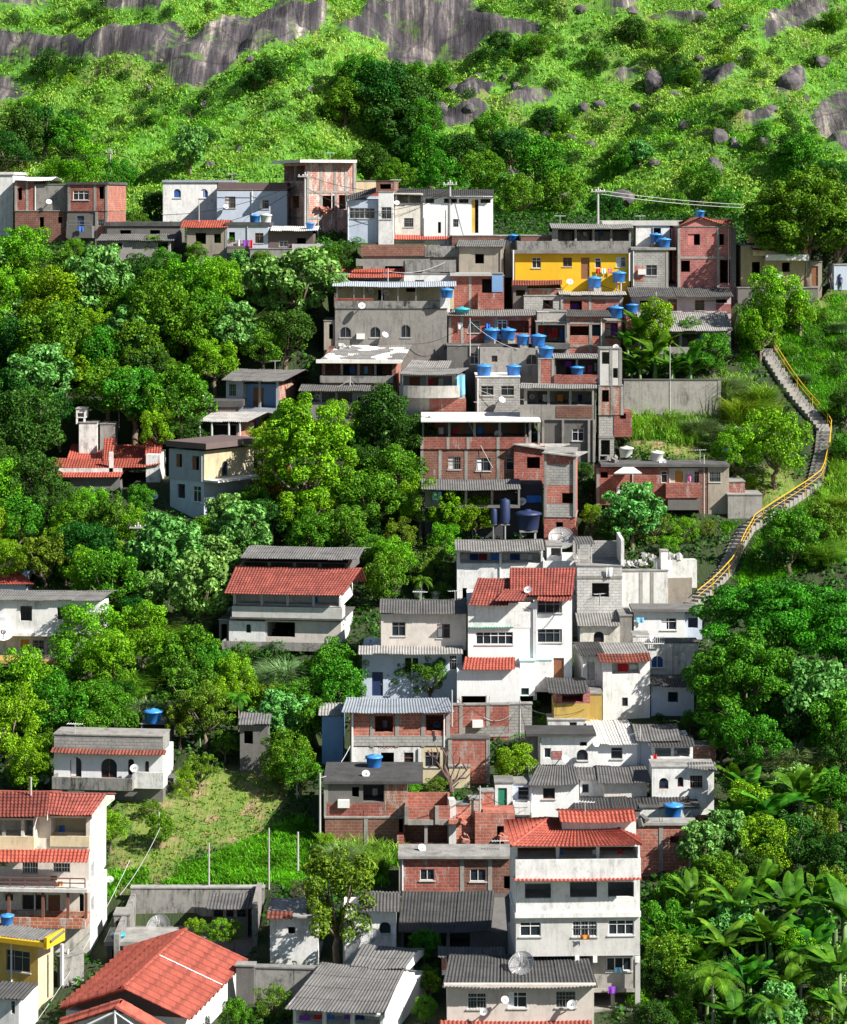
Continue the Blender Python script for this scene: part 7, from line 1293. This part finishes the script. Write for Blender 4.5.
# bare tree
q, nr, ow = cast(452, 796); q = P(452, 796, 178.2); bt = empty('bare_tree', q); tag(bt, 'leafless dark branching tree in front of the blank brick house', 'tree'); s = q.y/F
def bp(x, y, dy=0): return ((x-452)*s, dy, (796-y)*s)
mb = MB(); mb.tube([bp(452, 810), bp(452, 796), bp(450, 780, .1), bp(444, 766, .2)], [.24, .2, .16, .12], 7); mb.build('trunk', 'dead_wood', bt)
mb = MB()
for pts in ([(450, 782), (441, 768), (434, 757), (431, 748)], [(444, 766), (446, 755), (441, 745)], [(451, 785), (460, 778), (467, 770), (469, 760)], [(450, 780), (454, 768), (453, 756), (457, 748)], [(441, 768), (434, 765), (428, 768)], [(460, 778), (466, 778), (471, 773)], [(436, 760), (438, 752), (436, 746)], [(467, 770), (463, 763)], [(454, 768), (459, 763), (460, 756)], [(446, 755), (449, 750)], [(431, 757), (428, 752)]):
    rnd = random.Random(pts[0][0]*3+pts[1][1]); dy = rnd.uniform(-1.2, 1.2); mb.tube([bp(x, y, dy*i/len(pts)) for i, (x, y) in enumerate(pts)], [.09, .065, .04, .025][:len(pts)], 5)
mb.build('branches', 'dead_wood', bt)
# two small figures on the road under the big tree
def person(px, py, pose, shirt, lab):
    q = hit_ground(px, py); H_ = 1.66
    J = {'pel': (0, 0, .92), 'che': (0, 0, 1.30), 'nek': (0, -.01, 1.46), 'hd0': (0, -.02, 1.52), 'hd': (0, -.03, 1.60), 'hd2': (0, -.02, 1.68), 'ls': (-.17, 0, 1.38), 'rs': (.17, 0, 1.38), 'le': (-.24, .02, 1.12), 're': (.24, .02, 1.12), 'lw': (-.25, -.10, .90), 'rw': (.25, -.08, .88), 'lh': (-.1, 0, .88), 'rh': (.1, 0, .88), 'lk': (-.11, -.02-pose*.12, .48), 'rk': (.11, pose*.10, .48), 'la': (-.11, -pose*.18, .08), 'ra': (.11, pose*.22, .08), 'lf': (-.12, -.16-pose*.18, .03), 'rf': (.12, -.12+pose*.22, .03), 'lhd': (-.25, -.14, .82), 'rhd': (.25, -.12, .80)}
    E = [('pel', 'che'), ('che', 'nek'), ('nek', 'hd0'), ('hd0', 'hd'), ('hd', 'hd2'), ('che', 'ls'), ('che', 'rs'), ('ls', 'le'), ('rs', 're'), ('le', 'lw'), ('re', 'rw'), ('lw', 'lhd'), ('rw', 'rhd'), ('pel', 'lh'), ('pel', 'rh'), ('lh', 'lk'), ('rh', 'rk'), ('lk', 'la'), ('rk', 'ra'), ('la', 'lf'), ('ra', 'rf')]
    Rd = {'pel': .14, 'che': .15, 'nek': .055, 'hd0': .075, 'hd': .10, 'hd2': .08, 'ls': .06, 'rs': .06, 'le': .042, 're': .042, 'lw': .03, 'rw': .03, 'lhd': .035, 'rhd': .035, 'lh': .09, 'rh': .09, 'lk': .06, 'rk': .06, 'la': .042, 'ra': .042, 'lf': .035, 'rf': .035}
    ks = list(J); me = bpy.data.meshes.new('body'); me.from_pydata([J[k] for k in ks], [(ks.index(a), ks.index(b)) for a, b in E], []); tmp = bpy.data.objects.new('tmp', me); COL.objects.link(tmp)
    tmp.modifiers.new('s', 'SKIN'); 
    if not me.skin_vertices: me.skin_vertices.new()
    for i, k in enumerate(ks): me.skin_vertices[0].data[i].radius = (Rd[k],)*2
    me.skin_vertices[0].data[0].use_root = True; sb = tmp.modifiers.new('d', 'SUBSURF'); sb.levels = 1
    dg = bpy.context.evaluated_depsgraph_get(); bme = bpy.data.meshes.new_from_object(tmp.evaluated_get(dg)); bpy.data.objects.remove(tmp); bme.name = 'person'
    bme.materials.clear(); [bme.materials.append(MATS[k]) for k in ('skin', shirt, 'cloth_dark')]
    for p in bme.polygons: z = p.center.z; x = abs(p.center.x); p.material_index = 2 if z < .98 and x < .2 and z > .12 else (1 if (.98 <= z < 1.44 and x < .23) else 0); p.use_smooth = True
    o = obj('person', bme); o.location = q; o.rotation_euler = (0, 0, pose*1.2); tag(o, lab, 'person')
    mb = MB(); mb.lathe([(.105, 1.58), (.112, 1.64), (.09, 1.71), (.0, 1.74)], 10, (0, -.0, 0)); mb.build('hair', 'cable', o)
person(831, 291, .4, 'cloth_dark', 'person in dark clothes standing left on the road by the tree'); person(840, 292, -.3, 'cloth_navy', 'person in navy shirt walking at the right edge of the road')

# ------------------------------------------------------------------ labels that single out
ORD = ['first', 'second', 'third', 'fourth', 'fifth', 'sixth', 'seventh', 'eighth', 'ninth', 'tenth', 'eleventh', 'twelfth', 'thirteenth', 'fourteenth', 'fifteenth', 'sixteenth']
NUM = ['zero', 'one', 'two', 'three', 'four', 'five', 'six', 'seven', 'eight', 'nine', 'ten', 'eleven', 'twelve', 'thirteen', 'fourteen', 'fifteen', 'sixteen']
groups = {}
for o, words, px, py, how in AUTO:
    if isinstance(how, int): h = HOUSES[how]; rel = 'on'
    else:
        _, h, dx, dy = nearest(px, py); x0, y0, x1, y1 = h.rect; cx, cy = (x0+x1)/2, (y0+y1)/2
        if o['category'] in ('pole', 'cable', 'laundry', 'antenna', 'satellite dish', 'water tank'): rel = 'by'
        elif dx == 0 and dy == 0: rel = 'in front of'
        elif py < y0 and dy >= dx: rel = 'growing above' if o['category'] != 'boulder' else 'lying above'
        elif py > y1 and dy >= dx: rel = 'growing below'
        else: rel = 'left of' if px < cx else 'right of'
    groups.setdefault((words, rel, h.short), []).append((px, py, o))
for (words, rel, short), L0 in groups.items():
    L0.sort(key=lambda a: a[1]); nr = max(1, math.ceil(len(L0)/6)); per = math.ceil(len(L0)/nr)
    for r_ in range(nr):
        L = sorted(L0[r_*per:(r_+1)*per]); k = len(L); row = '' if nr == 1 else (' top row', ' second row', ' third row', ' fourth row', ' fifth row', ' sixth row', ' seventh row', ' eighth row')[min(r_, 7)]
        for i, (px, py, o) in enumerate(L):
            w = words
            if k == 1: w = words
            elif k == 2: w = ('left hand ', 'right hand ')[i]+words
            elif i == 0: w = 'leftmost '+words
            elif i == k-1: w = 'rightmost '+words
            else: w = ORD[i]+' '+words+' from left'
            t = (w+row+' '+rel.replace('growing ', '')+' the '+short).split()
            for dr_ in ('growing', 'lying', 'thin', 'leafy', 'hand', 'clumpy', 'dense', 'rounded', 'airy', 'small'):
                if len(t) > 16 and dr_ in t: t.remove(dr_)
            if len(t) > 16: print('LONG', ' '.join(t))
            o['label'] = ' '.join(t[:16])
seen = {}
for o in scene.objects:
    if 'label' in o.keys() and not o.parent:
        if o['label'] in seen: print('DUP', o['label'])
        seen[o['label']] = 1
for o in scene.objects:
    if '_s' in o.keys(): del o['_s']

# ------------------------------------------------------------------ light, sky, camera
w = bpy.data.worlds.new('World'); scene.world = w; w.use_nodes = True; nt = w.node_tree; bg = nt.nodes['Background']; sky = nt.nodes.new('ShaderNodeTexSky'); sky.sky_type = 'NISHITA'; sky.sun_disc = False
EL, AZ = math.radians(39), math.radians(62)       # sun from behind the camera's right shoulder
sv = Vector((sin(AZ)*cos(EL), -cos(AZ)*cos(EL), sin(EL)))
sky.sun_elevation = EL; sky.sun_rotation = math.atan2(sv.x, sv.y); sky.air_density = 1; sky.dust_density = .6; nt.links.new(sky.outputs[0], bg.inputs[0]); bg.inputs[1].default_value = .05
sl = bpy.data.lights.new('sun', 'SUN'); sl.energy = 5.0; sl.angle = math.radians(.5); sl.color = (1, .955, .88); so = bpy.data.objects.new('sun', sl); COL.objects.link(so); so.rotation_euler = sv.to_track_quat('Z', 'Y').to_euler(); so.location = (60, -60, 200)
cam = bpy.data.cameras.new('camera'); co = bpy.data.objects.new('camera', cam); COL.objects.link(co); co.location = CAM; co.rotation_euler = (pi/2, 0, 0)
cam.sensor_fit = 'HORIZONTAL'; cam.sensor_width = 36; cam.lens = F*36/847; cam.shift_y = -(512-YH)/847; cam.clip_start = 1; cam.clip_end = 3000; scene.camera = co
scene.view_settings.view_transform = 'Standard'; scene.view_settings.look = 'None'; scene.view_settings.gamma = 1; scene.view_settings.exposure = .85; scene.view_settings.use_curve_mapping = False
scene.render.engine = 'CYCLES'; scene.render.resolution_x = 847; scene.render.resolution_y = 1024
